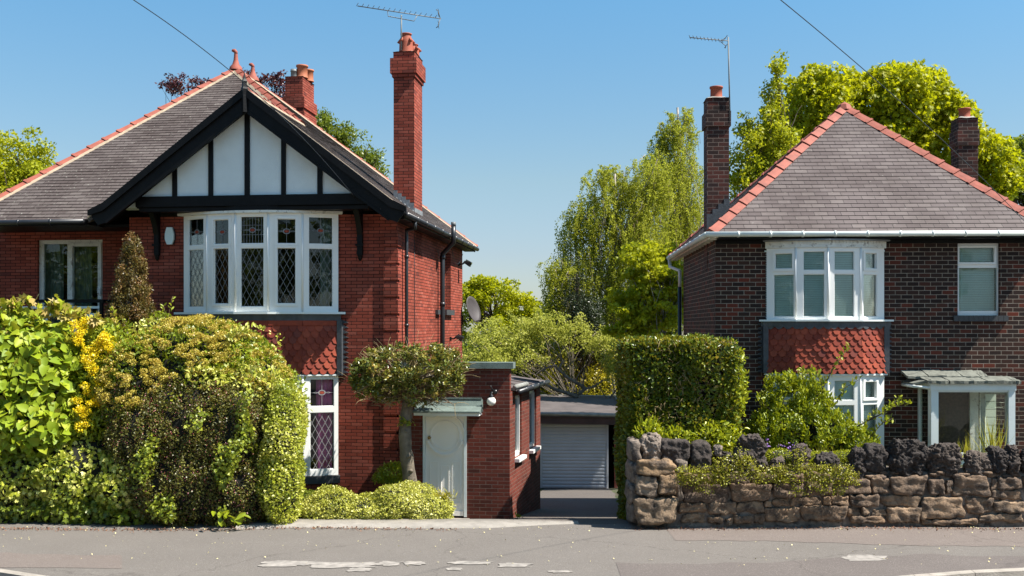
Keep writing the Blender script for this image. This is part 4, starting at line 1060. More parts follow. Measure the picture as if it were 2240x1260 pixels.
mb.box((ud0, -.01, zg0), (ud0+.06, .0195, zgd)); mb.box((ud1-.06, -.01, zg0), (ud1, .0195, zgd)); mb.build('garage_door', 'garage_metal', g)
mb = MB(); mb.box((.3, 2.5, zg0-.3), (uw+.1, 2.6, zr0-.1)); mb.build('room', 'room_dark', g)

# ================================================================== DARK BRICK HOUSE
RH = Frame((1565-CX)/F_PX*20.2, 20.2, .0415)
rh = thing('dark_brick_house', 'dark brick house with a hipped slate roof and red fish-scale tiles between its bay windows', 'house', (RH.o[0], RH.o[1], 0), -RH.th)
EVR = -.36
qr = lambda px, py, v=0: RH.on(FR(v), px, py)
zeR = qr(1850, 507, EVR)[1]; uL = qr(1551, 510, EVR)[0]; uR = qr(2312, 510, EVR)[0]
vAp = 3.1; Ap = Vector((*[qr(1847, 225, vAp)[0]], vAp, qr(1847, 232, vAp)[1])); vRr = 6.2
Cl = Vector((uL, EVR, zeR)); Cr = Vector((uR, EVR, zeR)); Bl = Vector((uL, vRr, zeR)); Br = Vector((uR, vRr, zeR))
mb = MB(); shingle(mb, [Cl, Cr, Ap], .135, .011, seed=21); shingle(mb, [Bl, Cl, Ap], .135, .011, seed=22); shingle(mb, [Cr, Br, Ap], .185, .011, seed=23); shingle(mb, [Br, Bl, Ap], .185, .011, seed=24)
rroof = mb.build('roof', 'slate_purple', rh)
nf, nl, nr_, nb = pnorm(Cl, Cr, Ap), pnorm(Bl, Cl, Ap), pnorm(Cr, Br, Ap), pnorm(Br, Bl, Ap)
mb = MB(); ridge_run(mb, Cl+(Ap-Cl)*.01, Ap, nl, nf, .40, .165, 0, .02); ridge_run(mb, Cr, Ap, nf, nr_, .40, .165, 0, .02); ridge_run(mb, Bl, Ap, nb, nl, .4, .15, 0, .02); mb.lathe(Ap+Vector((0, 0, -.1)), [(.2, 0), (.14, .12), (.02, .185)], 8, sm=False)
mb.build('hip_tiles', 'ridge_tile', rroof)
WTR = zeR-.1
s_far = RH.on(((0, 0), (0, 1), (-1, 0)), 1495, 600)[0]
vRb = s_far
rpx = [1677, 1741, 1812, 1883, 1934]; rv = [-.06, -.30, -.38, -.30, -.06]
rc = [(qr(p, 600, v)[0], v) for p, v in zip(rpx, rv)]
yr = lambda y: qr(1850, y, -.36)[1]
rz_t, rz_b = yr(541), yr(699); rl_t, rl_b = yr(822), yr(1012)
wa = qr(2095, 532); wb = qr(2187, 690)
po0 = qr(2012, 850)[0]; po1 = qr(2190, 850)[0]; GR = .25
mb = MB(); dd0 = qr(2050, 900)[0]; dd1 = qr(2142, 900)[0]; pz = yr(858)
wall(mb, FR(0), 0, uR-.1, -.9, WTR, [(rc[0][0]+.01, rc[-1][0]-.005, rz_b, rz_t), (rc[0][0]+.01, rc[-1][0]-.005, rl_b, rl_t), (wa[0], wb[0], wb[1], wa[1]), (dd0, dd1, GR, pz)], .28)
wall(mb, ((0, vRb), (0, -1), (-1, 0)), 0, vRb, -2.2, WTR, [], .28)
wall(mb, ((uR-.1, 0), (0, 1), (1, 0)), 0, vRb, -.9, WTR, [], .28)
wall(mb, ((0, vRb), (1, 0), (0, 1)), 0, uR-.1, -2.2, WTR, [], .28)
mb.build('wall', 'dark_brick', rh)
mb = MB(); mb.box((.3, .3, 2.95), (uR-.4, vRb-.3, 3.1)); mb.box((.3, 2.6, -.5), (uR-.4, 2.7, WTR)); mb.box((.3, .3, WTR-.1), (uR-.4, vRb-.3, WTR-.02)); mb.build('room', 'room_dark', rh)
# soldier course over the window
mb = MB(); x = wa[0]-.05
while x < wb[0]+.03: mb.box((x+.003, -.004, wa[1]+.01), (x+.079, .01, wa[1]+.222)); x += .085
mb.build('window_lintel', 'dark_chimney_brick', rh)
mb = MB(); mb.box((.0, EVR-.02, zeR-.13), (uR, EVR, zeR-.02)); mb.box((0.0, EVR+.0005, zeR-.13), (uR, -.001, zeR-.09)); mb.box((0, -.02, zeR-.2), (uR, -.0011, zeR-.131)); mb.build('eaves_board', 'black_timber', rh)
mb = MB(); mb.box((uL+.02, EVR, zeR-.10), (-.001, vRr, zeR-.07))
k = EVR+.2
while k < vRr: mb.box((uL+.04, k, zeR-.13), (-.002, k+.06, zeR-.101)); k += .42
mb.box((uL+.0, EVR, zeR-.13), (uL+.019, vRr, zeR-.02)); mb.build('side_soffit', 'flaking_white', rh)
mb = MB(); gutter(mb, (uL-.07, EVR-.075, zeR-.045), (uR+.1, EVR-.075, zeR-.045), .052, .62); mb.build('gutter', 'gutter_white', rh)
mb = MB(); gutter(mb, (uL-.06, EVR-.03, zeR-.045), (uL-.06, vRr, zeR-.06), .052, .8); mb.build('gutter', 'gutter_white', rh)
mb = MB(); s_, z_ = vRb-.05, zeR
mb.tube([(uL-.05, vRr-.1, zeR-.1), (uL-.03, vRr-.15, zeR-.3), (-.09, vRb+.0, zeR-.45), (-.09, vRb-.0, zeR-.9)], .04, 8, 0); mb.build('swan_neck', 'gutter_white', rh)
mb = MB(); mb.tube([(-.09, vRb, zeR-.85), (-.09, vRb, -1.9)], .045, 8); mb.build('downpipe', 'black_pipe', rh)
# bays
rxs = [(1692, 1737), (1757, 1804), (1825, 1869), (1889, 1919)]
def rlights(zt, zb, cas):
    out = []
    for k in range(4):
        F, l = facet(rc[k], rc[k+1]); a = RH.on(F, rxs[k][0], 600)[0]; b = RH.on(F, rxs[k][1], 600)[0]
        i = .03 if k in cas else 0
        out.append(((a+i, b-i, zt[0]+i*1.2, zt[1]-i), (a, b, zb[0], zb[1])))
    return out
Rs_u, rb = bay(RH, rh, 'upper', rc, rlights((yr(591), yr(549)), (yr(693), yr(599)), (0, 3)), rz_t, None, rz_b, False, casement=((0, 0), (3, 0)))
Rs_l, rb2 = bay(RH, rh, 'lower', rc, rlights((yr(876), yr(832)), (yr(1000), yr(886)), (0, 3)), rl_t, None, rl_b, False, casement=((0, 0), (3, 0)))
mb = MB(); band(mb, rc, -.06, .03, rz_t+.001, rz_t+.13, ext=.02)
for (F, l) in Rs_u:
    x = 0
    while x < l-.03: mb.fbox(F, x, x+.035, rz_t+.085, rz_t+.13, .0305, .045); x += .07
mb.build('bay_head', 'flaking_white', rb)
mb = MB(); band(mb, rc, -.3, .10, rz_t+.131, rz_t+.16, ext=.05)
n = len(rc); vs = [(p[0], p[1]-.06, rz_t+.161) for p in rc]+[(p[0], -.001, rz_t+.21) for p in rc]
mb.mesh(vs, [(k, k+1, n+k+1, n+k) for k in range(n-1)]); mb.build('bay_lead_top', 'lead_pale', rb)
mb = MB(); band(mb, rc, -.1, .09, rz_b-.035, rz_b-.001, ext=.13); mb.build('window_sill', 'paint_white', rb)
za1, za0 = yr(704), yr(818)
mb = MB(); band(mb, rc, -.04, .045, za1-.09, rz_b-.036, ext=.1)
for k, (F, l) in enumerate(Rs_u):
    x = .0
    while x < l-.05: mb.fpoly(F, [(x+.17*t_/6, za1-.0901-.055*math.sin(PI*t_/6)) for t_ in range(7)]+[(x+.17, za1-.089), (x, za1-.089)], .03, .058); x += .17
mb.build('lead_band', 'lead', rh)
mb = MB(); band(mb, rc, -.05, .008, za0, za1); mb.build('apron_backing', 'dark_wood', rh)
mb = MB()
for k, (F, l) in enumerate(Rs_u): hung_tiles(mb, F, -.014, l+.014, za0, za1-.03, .165, .105, .03, seed=40+k)
mb.build('hung_tiles', 'hung_tile', rh)
mb = MB()
for sg, uu in ((1, rc[-1][0]+.03), (-1, rc[0][0]-.03)):
    mb.box((uu-.05*sg, -.14, za0), (uu+.05*sg, -.001, rz_b-.05)); z = za0
    while z < rz_b-.1: mb.fpoly(FR(0), [(uu, z), (uu+sg*.13, z+.02), (uu+sg*.13, z+.05), (uu, z+.084)], .001, .012); z += .084
    mb.build('lead_flashing', 'lead', rh); mb = MB()
mb = MB(); band(mb, rc, -.06, .05, rl_t+.001, za0-.001, ext=.04); mb.build('bay_head', 'paint_white', rb2)
mb = MB(); band(mb, rc, -.1, .06, rl_b-.06, rl_b-.001, ext=.03); mb.build('window_sill', 'slate_sill', rb2)
mb = MB()
for F, l in Rs_l: wall(mb, F, 0, l, -.9, rl_b-.061, [], .1)
mb.build('bay_plinth', 'dark_brick', rh)
mb = MB()
for z0_, z1_2 in ((rz_t-.001, rz_t+.08), (rz_b-.05, rz_b-.003), (rl_t-.001, rl_t+.05)):
    mb = MB(); mb.mesh([(p[0], p[1]+.03, z0_) for p in rc]+[(p[0], p[1]+.03, z1_2) for p in rc], [tuple(range(4, -1, -1)), tuple(range(5, 10))]); mb.build('room_edge', 'room_wall', rh)
# single window
mb = MB(); Fw = FR(.07)
tp = (RH.on(Fw, 2100, 0)[0], RH.on(Fw, 2174, 0)[0], qr(2140, 574, .07)[1], qr(2140, 542, .07)[1]); lp = (RH.on(Fw, 2097, 0)[0], RH.on(Fw, 2181, 0)[0], qr(2140, 680, .07)[1], qr(2140, 586, .07)[1])
wall(mb, Fw, wa[0], wb[0], wb[1], wa[1], [(wa[0]+.05, tp[1], tp[2], tp[3]), (wa[0]+.05, lp[1], lp[2], lp[3])], .07)
a, b, c, d = wa[0]+.05, *tp[1:]
for q_ in ((a-.035, a, c-.04, d+.04), (b, b+.04, c-.04, d+.04), (a, b, c-.04, c), (a, b, d, d+.04)): mb.fbox(Fw, q_[0], q_[1], q_[2], q_[3], .001, .025)
wn = mb.build('casement_window', 'upvc_white', rh)
for p_ in ((wa[0]+.05, *tp[1:]), (wa[0]+.05, *lp[1:])):
    mb = MB(); mb.fbox(Fw, p_[0]-.01, p_[1]+.01, p_[2]-.01, p_[3]+.01, -.04, -.034); mb.build('window_pane', 'glass', wn)
mb = MB(); x = wa[0]-.09; n_ = 0
while x < wb[0]+.12: mb.box((x+.002, -.05-random.uniform(0, .004), wb[1]-.115), (x+.092, .06, wb[1]-.004)); x += .095
mb.build('window_sill', 'slate_sill', wn)
# venetian blinds
def blind(F, s0, s1, z0, z1, d, label, sp=.042):
    mb = MB(); (ox, oy), (tx, ty), (nx, ny) = F; z = z0+.02
    mb2 = []
    def Pw(s, z_, dd): x, y = RH.w(ox+tx*s+nx*dd, oy+ty*s+ny*dd); return (x, y, z_)
    while z < z1-.02:
        mb.mesh([Pw(s0, z-.014, d+.012), Pw(s1, z-.014, d+.012), Pw(s1, z+.017, d-.01), Pw(s0, z+.017, d-.01), Pw(s0, z-.0155, d+.012), Pw(s1, z-.0155, d+.012), Pw(s1, z+.0155, d-.01), Pw(s0, z+.0155, d-.01)], [(0,1,2,3),(7,6,5,4),(0,4,5,1),(1,5,6,2),(2,6,7,3),(3,7,4,0)])
        z += sp*.82
    for f in (.15, .85):
        s = s0+(s1-s0)*f; mb.mesh([Pw(s-.004, z0, d+.02), Pw(s+.004, z0, d+.02), Pw(s+.004, z1, d+.02), Pw(s-.004, z1, d+.02)], [(0, 1, 2, 3)])
    mb.mesh([Pw(s0, z1-.03, d-.02), Pw(s1, z1-.03, d-.02), Pw(s1, z1-.03, d+.02), Pw(s0, z1-.03, d+.02), Pw(s0, z1, d-.02), Pw(s1, z1, d-.02), Pw(s1, z1, d+.02), Pw(s0, z1, d+.02)], [(0,3,2,1),(4,5,6,7),(0,1,5,4),(1,2,6,5),(2,3,7,6),(3,0,4,7)])
    return tag(mb.build('venetian_blind', 'blind_slat'), label, 'blind', 'venetian blinds in the dark brick house')
pos = ['leftmost', 'second', 'third', 'rightmost']
for k, (F, l) in enumerate(Rs_u): blind(F, .03 if k else -.1, l-.02 if k < 3 else l+.12, rz_b+.03, rz_t-.03, -.062, 'closed pale venetian blind in the %s light of the upper bay, above the red tiles' % pos[k])
for k, (F, l) in enumerate(Rs_l): blind(F, .03 if k else -.1, l-.02 if k < 3 else l+.12, rl_b+.03, rl_t-.03, -.062, 'closed pale venetian blind in the %s light of the lower bay, under the red tiles' % pos[k])
blind(FR(.2), wa[0]+.02, wb[0]-.02, wb[1]+.03, wa[1]-.02, 0, 'closed pale venetian blind in the separate upper window over the porch')
# chimneys
lab = 'dark brick chimney with one red pot'
u0 = qr(1546, 400, 1.0)[0]; u1 = qr(1596, 400, 1.0)[0]; zc = lambda y: qr(1570, y, 1.0)[1]
def worn(u0, u1, v0, v1, z0, zt, bands, pots, lb): return chimney(rh, RH, u0, u1, v0, v1, z0, zt, bands, 'dark_chimney_brick', pots, label=lb)
worn(u0+.01, u1-.01, 1.0, 1.5, 0, zc(214), [(4.6, zc(276), 0), (zc(276), zc(243), .035), (zc(243), zc(214), .0)], [((u0+u1)/2, 1.25, .125, .26, 'plain', 'pot_terracotta')], 'tall dark brick chimney at the left-hand hip with the aerial mast')
mb = MB()
for k in range(4):
    a = u0+(u1-u0)*k/4; zc_ = zeR+(a+.5-uL)*( (Ap.z-zeR)/(Ap.x-uL)); mb.box((a, .988, zc_-.5), (a+.12, .999, zc_-.08))
mb.build('step_flashing', 'lead', rh)
Dc = 23.0; xx = RH.inv((2097-CX)/F_PX*Dc, Dc); yy = RH.inv((2139-CX)/F_PX*Dc, Dc); zc3 = lambda y: EYE+(HY-y)/F_PX*Dc
worn(xx[0], yy[0], xx[1], xx[1]+.45, 0, zc3(258), [(5.5, zc3(318), 0), (zc3(318), zc3(283), .025), (zc3(283), zc3(258), .0)], [((xx[0]+yy[0])/2, xx[1]+.22, .125, .23, 'plain', 'pot_terracotta')], 'shorter dark brick chimney behind the right-hand hip')
# ---- glazed porch
gp = thing('glazed_porch', 'white timber glazed porch with a mossy stone slate roof beside the dark brick house', 'porch', (RH.o[0], RH.o[1], 0), -RH.th)
PVv = -.72; qp = lambda px, py, v=PVv: RH.on(FR(v), px, py)
a0 = qp(2037, 900)[0]; a1 = qp(2221, 900)[0]; zt_, zf = qp(2100, 839)[1], qp(2100, 854)[1]; zs = qp(2100, 991)[1]; zfl = GR-.3
mb = MB()
fwid = qp(2053, 0)[0]-a0
mb.box((a0, PVv, zfl), (a0+fwid, PVv+.09, zf)); mb.box((a1-.12, PVv, zfl), (a1, PVv+.09, zf)); mb.box((a0-.02, PVv-.02, zf+.0005), (a1+.01, PVv+.09, zt_))
mb.box((a0+fwid+.0005, PVv+.01, zs-.12), (a1-.1205, PVv+.12, zs)); mb.box((a0+fwid+.0005, PVv+.03, zfl), (a1-.1205, PVv+.08, zs-.121)); mb.box((a0+fwid+.0005, PVv+.02, zf-.035), (a1-.1205, PVv+.08, zf-.0005))
mb.box((a0, PVv+.0905, zf+.001), (a0+.07, -.001, zt_-.001)); mb.box((a0, PVv+.0905, zfl), (a0+.05, PVv+.17, zf)); mb.box((a0, -.09, zfl), (a0+.05, -.001, zf)); mb.box((a0, PVv+.1705, zs-.12), (a0+.06, -.0905, zs)); mb.box((a0+.01, PVv+.1705, zfl), (a0+.04, -.0905, zs-.1205))
mb.box((a1-.05, PVv+.0905, zf+.001), (a1-.001, -.001, zt_-.001))
mb.build('porch_frame', 'paint_white', gp)
mb = MB(); mb.box((a0+fwid+.001, PVv+.045, zs+.001), (a1-.121, PVv+.051, zf-.036)); mb.build('front_pane', 'porch_glass', gp)
mb = MB(); mb.box((a0+.02, PVv+.171, zs+.001), (a0+.026, -.091, zf)); mb.build('side_pane', 'porch_glass', gp)
mb = MB(); rg = random.Random(5)
# stone slates, two courses, irregular slabs
for row, (v0, v1, z0_, z1_) in enumerate(((PVv-.09, PVv+.42, zt_+.01, zt_+.075), (PVv+.30, -.01, zt_+.085, zt_+.19))):
    x = a0-.10 if row == 0 else a0-.34
    xe = a1+.08 if row == 0 else a1-.35
    while x < xe-.05:
        w_ = min(rg.uniform(.25, .5), xe-x); th = rg.uniform(.03, .05); g_ = 5; vs = []
        for j in range(g_+1):
            for i in range(g_+1):
                e = (rg.uniform(-.012, .012)); vs.append((x+.006+(w_-.012)*i/g_+rg.uniform(-.004, .004), v0+(v1-v0)*j/g_+(rg.uniform(-.02, .01) if j == 0 else 0), z0_+(z1_-z0_)*j/g_+th+e*.6))
        nn = len(vs); lw = [(p[0], p[1], p[2]-th-.01) for p in vs]; G = g_+1
        fs = [(j*G+i, j*G+i+1, (j+1)*G+i+1, (j+1)*G+i) for j in range(g_) for i in range(g_)]
        fs += [(nn+i, nn+i+1, i+1, i) for i in range(g_)]+[(j*G+g_, nn+j*G+g_, nn+(j+1)*G+g_, (j+1)*G+g_) for j in range(g_)]+[(j*G, (j+1)*G, nn+(j+1)*G, nn+j*G) for j in range(g_)]
        mb.mesh(vs+lw, fs, 0); x += w_
mb.box((a0-.05, PVv-.03, zt_+.0005), (a1+.04, -.005, zt_+.03))
# small slope over the side
mb.mesh([(a0-.30, PVv+.1, zt_-.0), (a0-.30, -.005, zt_-.0), (a0-.02, -.005, zt_+.14), (a0-.02, PVv-.05, zt_+.08), (a0-.30, PVv+.1, zt_-.04), (a0-.30, -.005, zt_-.04), (a0-.02, -.005, zt_+.1), (a0-.02, PVv-.05, zt_+.03)], [(3,2,1,0),(4,5,6,7),(0,1,5,4),(3,0,4,7)])
mb.build('porch_roof', 'mossy_stone_slate', gp)
mb = MB(); mb.tube([(a0-.30, PVv+.02, zt_-.06), (a0-.30, -.01, zt_-.06)], .03, 8); mb.tube([(a0-.31, PVv+.02, zt_-.06), (a0-.04, PVv-.03, zt_-.08)], .025, 8); mb.build('porch_gutter', 'gutter_white', gp)
# inner front door (dark ribbed) and white lining, white painted wall, open porch door
mb = MB(); mb.box((qr(2122, 0)[0], .0, GR), (qr(2141, 0)[0], .12, pz)); mb.box((dd0, .0, pz-.0), (dd1, .06, pz+.06)); mb.box((dd0-.04, -.01, GR), (dd0+.01, .1, pz)); il = mb.build('inner_door_frame', 'flaking_white', gp)
mb = MB(); mb.box((dd0+.012, .05, GR), (qr(2122, 0)[0]-.002, .09, pz-.001)); mb.build('inner_door', 'screen_brown', gp)
mb = MB(); z = GR
while z < pz: mb.box((qr(2142, 0)[0]+.002, -.02, z), (a1-.06, -.001, min(pz, z+.145))); z += .155
mb.build('painted_wall', 'white_painted_brick', gp)
mb = MB(); mb.box((a0, PVv, GR-.35), (a1, -.03, GR-.001)); mb.build('porch_floor', 'concrete_edge', gp)
# open outer door standing at the right, hinged on the right post
ha = Vector((a1-.05, PVv+.14)); dirv = Vector((-.50, .42)).normalized(); Fo = ((ha.x, ha.y), (dirv.x, dirv.y), (-dirv.y if False else -dirv.y, dirv.x))
nn = Vector((-dirv.y, dirv.x)); 
if nn.y > 0: nn = -nn
Fo = ((ha.x, ha.y), (dirv.x, dirv.y), (nn.x, nn.y)); dw = .52; zo0 = qp(2190, 983, -.5)[1]-.45; zo1 = zf-.02
mb = MB(); zmid0, zmid1 = qp(2190, 880, -.4)[1], qp(2190, 895, -.4)[1]
wall(mb, Fo, 0, dw, zo0, zo1, [(.08, dw-.08, zo0+.42, zmid0), (.08, dw-.08, zmid1+.03, zo1-.07)], .045)
od = mb.build('open_door', 'flaking_white', gp)
mb = MB(); mb.fbox(Fo, .07, dw-.07, zo0+.41, zmid0+.01, -.026, -.02); mb.fbox(Fo, .07, dw-.07, zmid1+.02, zo1-.06, -.026, -.02); mb.build('door_pane', 'porch_glass', od)
# ================================================================== GROUND
def sm(a, b, x):
    t = max(0.0, min(1.0, (x-a)/(b-a))); return t*t*(3-2*t)
def gz(x, y):
    if y < 17.62: return -.17
    left = -.02-.36*sm(17.72, 18.5, y) if x < .1 else -.02-.36*sm(17.8, 20.5, y)
    if y > 20: left = -.38-1.47*sm(19.0, 35, y)*1.0 if y < 33 else -1.8
    if y >= 20: left = -.38-(min(y, 33)-20)/13*1.44
    if y > 33: left = -1.82-1.6*sm(33, 70, y)
    right = .95-.85*sm(18.2, 19.6, y) if y < 24 else .1-1.9*sm(24, 34, y)-1.6*sm(33, 70, y)
    k = sm(2.15, 2.5, x) if y < 21 else sm(2.9, 3.9, x)
    return left*(1-k)+right*k
xs = sorted(set([-400, -200, -120, -80, -50, -35, -25]+[round(-20+.5*i, 3) for i in range(81)]+[.1, 1.9, 2.0, 2.1, 2.15, 2.2, 2.3, 2.4, 25, 35, 50, 80, 120, 200, 400]))
ys = sorted(set([-900, -400, -150, -60, -30, -15, -5, 0, 5, 10, 14.399, 14.401, 17.619, 17.621]+[round(17.7+.2*i, 3) for i in range(20)]+[22+i for i in range(50)]+[80, 100, 140, 200, 300, 500, 900]))
mb = MB(); nx_ = len(xs); vs = [(x, y, gz(x, y)) for y in ys for x in xs]
mb.mesh(vs, [(j*nx_+i, j*nx_+i+1, (j+1)*nx_+i+1, (j+1)*nx_+i) for j in range(len(ys)-1) for i in range(nx_-1)], 0, True)
m, nt, b, o = new_mat('garden_ground'); n = noise(nt, .35, 6, .6); r = ramp(nt, [(.35, (.035, .05, .018)), (.5, (.05, .075, .02)), (.65, (.075, .06, .035))]); L(nt, n.outputs[0], r.inputs[0]); n2 = noise(nt, 25, 5, .7); L(nt, mixc(nt, mapr(nt, n2.outputs[0], .4, .7, 0, .5), r.outputs[0], (.11, .09, .05)), b.inputs['Base Color']); b.inputs['Roughness'].default_value = .95; bump(nt, b, n2.outputs[0], .8, .04); MATS['garden_ground'] = m
tag(mb.build('ground', 'garden_ground'), kind='structure')
mb = MB(); mb.box((-80, -30, -.30), (80, 14.60, -.14)); tag(mb.build('road', 'tarmac_road'), kind='structure')
def pz_(x, y):
    win = sm(-6.6, -4.6, x)*(1-sm(3.2, 5.2, x)); return -.06*win*(1-sm(13.6, 15.2, y))+.012*math.sin(x*1.3)*sm(14.6, 15.2, y)*(1-sm(17, 17.6, y))
def yk(x): return 14.44-.85*sm(-7.6, -5.3, x)*(1-sm(3.4, 7.6, x))
def pe(x): return 17.62+.10*math.sin(x*.9+1)+.06*math.sin(x*2.7) if x < -4.3 else 17.60
def sheet(name, mat, poly_fn, x0, x1, nx, ny, dz, kind='structure'):
    mb = MB(); vs = []
    for j in range(ny+1):
        for i in range(nx+1):
            x = x0+(x1-x0)*i/nx; ya, yb = poly_fn(x); y = ya+(yb-ya)*j/ny; vs.append((x, y, pz_(x, y)+dz))
    mb.mesh(vs, [(j*(nx+1)+i, j*(nx+1)+i+1, (j+1)*(nx+1)+i+1, (j+1)*(nx+1)+i) for j in range(ny) for i in range(nx)], 0, True)
    return tag(mb.build(name, mat), kind=kind)
sheet('pavement', 'tarmac_path', lambda x: (yk(x), 17.95 if x < -4.2 else 17.66), -30, 30, 240, 20, 0)
fr_ = lambda x, s: mnoise.noise(Vector((x*1.7, s, .3)))*.12+mnoise.noise(Vector((x*6, s, 2.3)))*.03
sheet('pavement_patch', 'tarmac_pink', lambda x: (14.45, 15.35+fr_(x, 1)+max(-.9, min(0, (-5.55-x)*1.8*(-1) if x > -5.9 else 0)*-1*0) if x < -5.85 else 15.35-(x+5.85)*2.6), -9, -5.51, 60, 6, .004)
sheet('pavement_patch', 'tarmac_pink', lambda x: (16.35+fr_(x, 4)-.5*sm(3, 7, x), 17.60), 2.6, 12, 90, 6, .004)
sheet('pavement_patch', 'tarmac_road', lambda x: (yk(x)+.01, 14.75+fr_(x, 9)+.45*sm(3, 6, x)), 1.5, 12, 100, 6, .0045)
# worn pale surfacing along the dropped kerb
mb = MB(); rg = random.Random(3)
for (a, b, c, d) in ((565, 690, 1238, 1247), (680, 820, 1240, 1250), (826, 880, 1238, 1246), (886, 927, 1238, 1245), (762, 810, 1250, 1257), (985, 1068, 1238, 1244), (1088, 1160, 1241, 1249), (978, 1014, 1250, 1255), (1200, 1252, 1255, 1259), (1845, 1935, 1227, 1238)):
    dd = lambda yy: (EYE+.07)*F_PX/(yy-HY)
    cy = dd((c+d)/2); ry = (dd(c)-dd(d))/2; cx_ = ((a+b)/2-CX)/F_PX*cy; rx = (b-a)/2/F_PX*cy; pts = []
    for k in range(36):
        t = 2*PI*k/36; e = 1+.45*mnoise.noise(Vector((math.cos(t)*2, math.sin(t)*2, a*.1)))+.22*mnoise.noise(Vector((math.cos(t)*7, math.sin(t)*7, a*.3))); ct, st_ = math.cos(t), math.sin(t)
        x = cx_+rx*e*math.copysign(abs(ct)**.6, ct); y = cy+ry*e*math.copysign(abs(st_)**.7, st_); pts.append((x, y, pz_(x, y)+.009))
    c0 = (cx_, cy, pz_(cx_, cy)+.010)
    for k in range(36): mb.poly([c0, pts[k], pts[(k+1) % 36]])
tag(mb.build('worn_surfacing', 'worn_patch'), kind='structure')
# kerb
mb = MB(); x = -30; rg = random.Random(8)
while x < 30:
    l = .91; e = rg.uniform(-.003, .003); ka, kb = yk(x)-.14, yk(x+l)-.14; za, zb_ = pz_(x, ka)+.012, pz_(x+l, kb)+.012
    vs = [(x+.004, ka+e, -.3), (x+l-.004, kb+e, -.3), (x+l-.004, kb+.139, -.3), (x+.004, ka+.139, -.3), (x+.004, ka+.01+e, za-.01), (x+l-.004, kb+.01+e, zb_-.01), (x+l-.004, kb+.139, zb_), (x+.004, ka+.139, za)]
    mb.mesh(vs, [(0,3,2,1),(4,5,6,7),(0,1,5,4),(1,2,6,5),(2,3,7,6),(3,0,4,7)]); x += l
tag(mb.build('kerb', 'kerb_stone'), kind='structure')
# concrete edging strip in front of the red house and the drive mouth
mb = MB(); n = 60; vs = []
for i in range(n+1):
    x = -4.65+(1.15+4.65)*i/n; f = 17.32+.35*sm(-.6, 1.15, x)-.12*sm(-3.2, -4.6, x); zt_ = .045-.03*sm(-.5, 1.1, x)
    wv = mnoise.noise(Vector((x*3, 0, 5)))*.02
    vs += [(x, f-.05+wv, -.05), (x, f+wv, .012), (x, f+.06+wv, zt_), (x, 17.86, zt_+.005), (x, 17.88, -.5)]
mb.mesh(vs, [(i*5+k, (i+1)*5+k, (i+1)*5+k+1, i*5+k+1) for i in range(n) for k in range(4)], 0, True)
tag(mb.build('edging_strip', 'concrete_edge'), kind='structure')
# drive surface
mb = MB(); vs = []; nX, nY = 26, 60
for j in range(nY+1):
    y = 17.67+(33.6-17.67)*(j/nY)**1.2
    xa = -.12+(y-20)*.09 if y > 20 else .02; xa = max(xa, -4); xb = 2.35 if y < 21 else 2.35+(y-21)*.12
    for i in range(nX+1):
        x = xa+(xb-xa)*i/nX; vs.append((x, y, min(gz(min(x, 2.0), y), .0)+.012))
mb.mesh(vs, [(j*(nX+1)+i, j*(nX+1)+i+1, (j+1)*(nX+1)+i+1, (j+1)*(nX+1)+i) for j in range(nY) for i in range(nX)], 0, True)
tag(mb.build('driveway', 'drive_surface'), kind='structure')

# ================================================================== STONE WALL
def stone(mb, c, h, seed, n=7, p=7, amp=.02, freq=5, r=None, craggy=0, twist=0):
    rg = random.Random(seed); sv = Vector((rg.uniform(-50, 50), rg.uniform(-50, 50), rg.uniform(-50, 50)))
    vs = []; fs = []; idx = {}
    tw_ = [(rg.uniform(-.12, .12), rg.uniform(-.12, .12)) for _ in range(3)]
    def V(q):
        k = (round(q[0], 5), round(q[1], 5), round(q[2], 5))
        if k in idx: return idx[k]
        l = (abs(q[0])**p+abs(q[1])**p+abs(q[2])**p)**(1/p); u = Vector(q)/l
        w_ = Vector((u.x*h[0]*(1+tw_[0][0]*u.z), u.y*h[1]*(1+tw_[1][0]*u.x), u.z*h[2]*(1+tw_[2][0]*u.x)))
        nn = Vector((u.x/h[0], u.y/h[1], u.z/h[2])).normalized()
        d = amp*mnoise.fractal((w_+sv)*freq, 1.0, 2.0, 4)
        if craggy: d += craggy*(abs(mnoise.noise((w_+sv)*14))*1.2+.5*abs(mnoise.noise((w_+sv)*30))-.4)+craggy*1.6*mnoise.noise((w_+sv)*5)
        if craggy: d += craggy*1.1*(.28-abs(mnoise.noise((w_+sv)*20)))+craggy*.5*(.28-abs(mnoise.noise((w_+sv)*45)))
        d += -amp*.5*max(0, mnoise.noise(Vector((w_.x*2, w_.y*2, w_.z*18))+sv)) 
        w_ = w_+nn*d+Vector(c); idx[k] = len(vs); vs.append(w_); return idx[k]
    for ax in range(3):
        for sg in (-1, 1):
            for i in range(n):
                for j in range(n):
                    def Q(a, b):
                        q = [0, 0, 0]; q[ax] = sg; q[(ax+1) % 3] = -1+2*a/n; q[(ax+2) % 3] = -1+2*b/n; return tuple(q)
                    f = [V(Q(i, j)), V(Q(i+1, j)), V(Q(i+1, j+1)), V(Q(i, j+1))]
                    fs.append(tuple(f) if sg > 0 else tuple(f[::-1]))
    mb.mesh(vs, fs, 0, True, rg.random() if r is None else r)
WD = 17.36
def px_stone(mb, a, b, c, d, seed, depth=.16, D=WD, **k):
    x0, _, z1 = W(a, c, D); x1, _, z0 = W(b, d, D); sx = (x1-x0)/2; sz = (z1-z0)/2
    stone(mb, ((x0+x1)/2, D+depth, (z0+z1)/2), (sx, depth, sz), seed, **k)
sw_ = thing('stone_wall', 'rough sandstone garden wall topped with craggy black coping stones', 'wall', (0, 0, 0))
mb = MB(); x0w = W(1396, 0, WD)[0]; mb_ = []
n = 130; vs = []
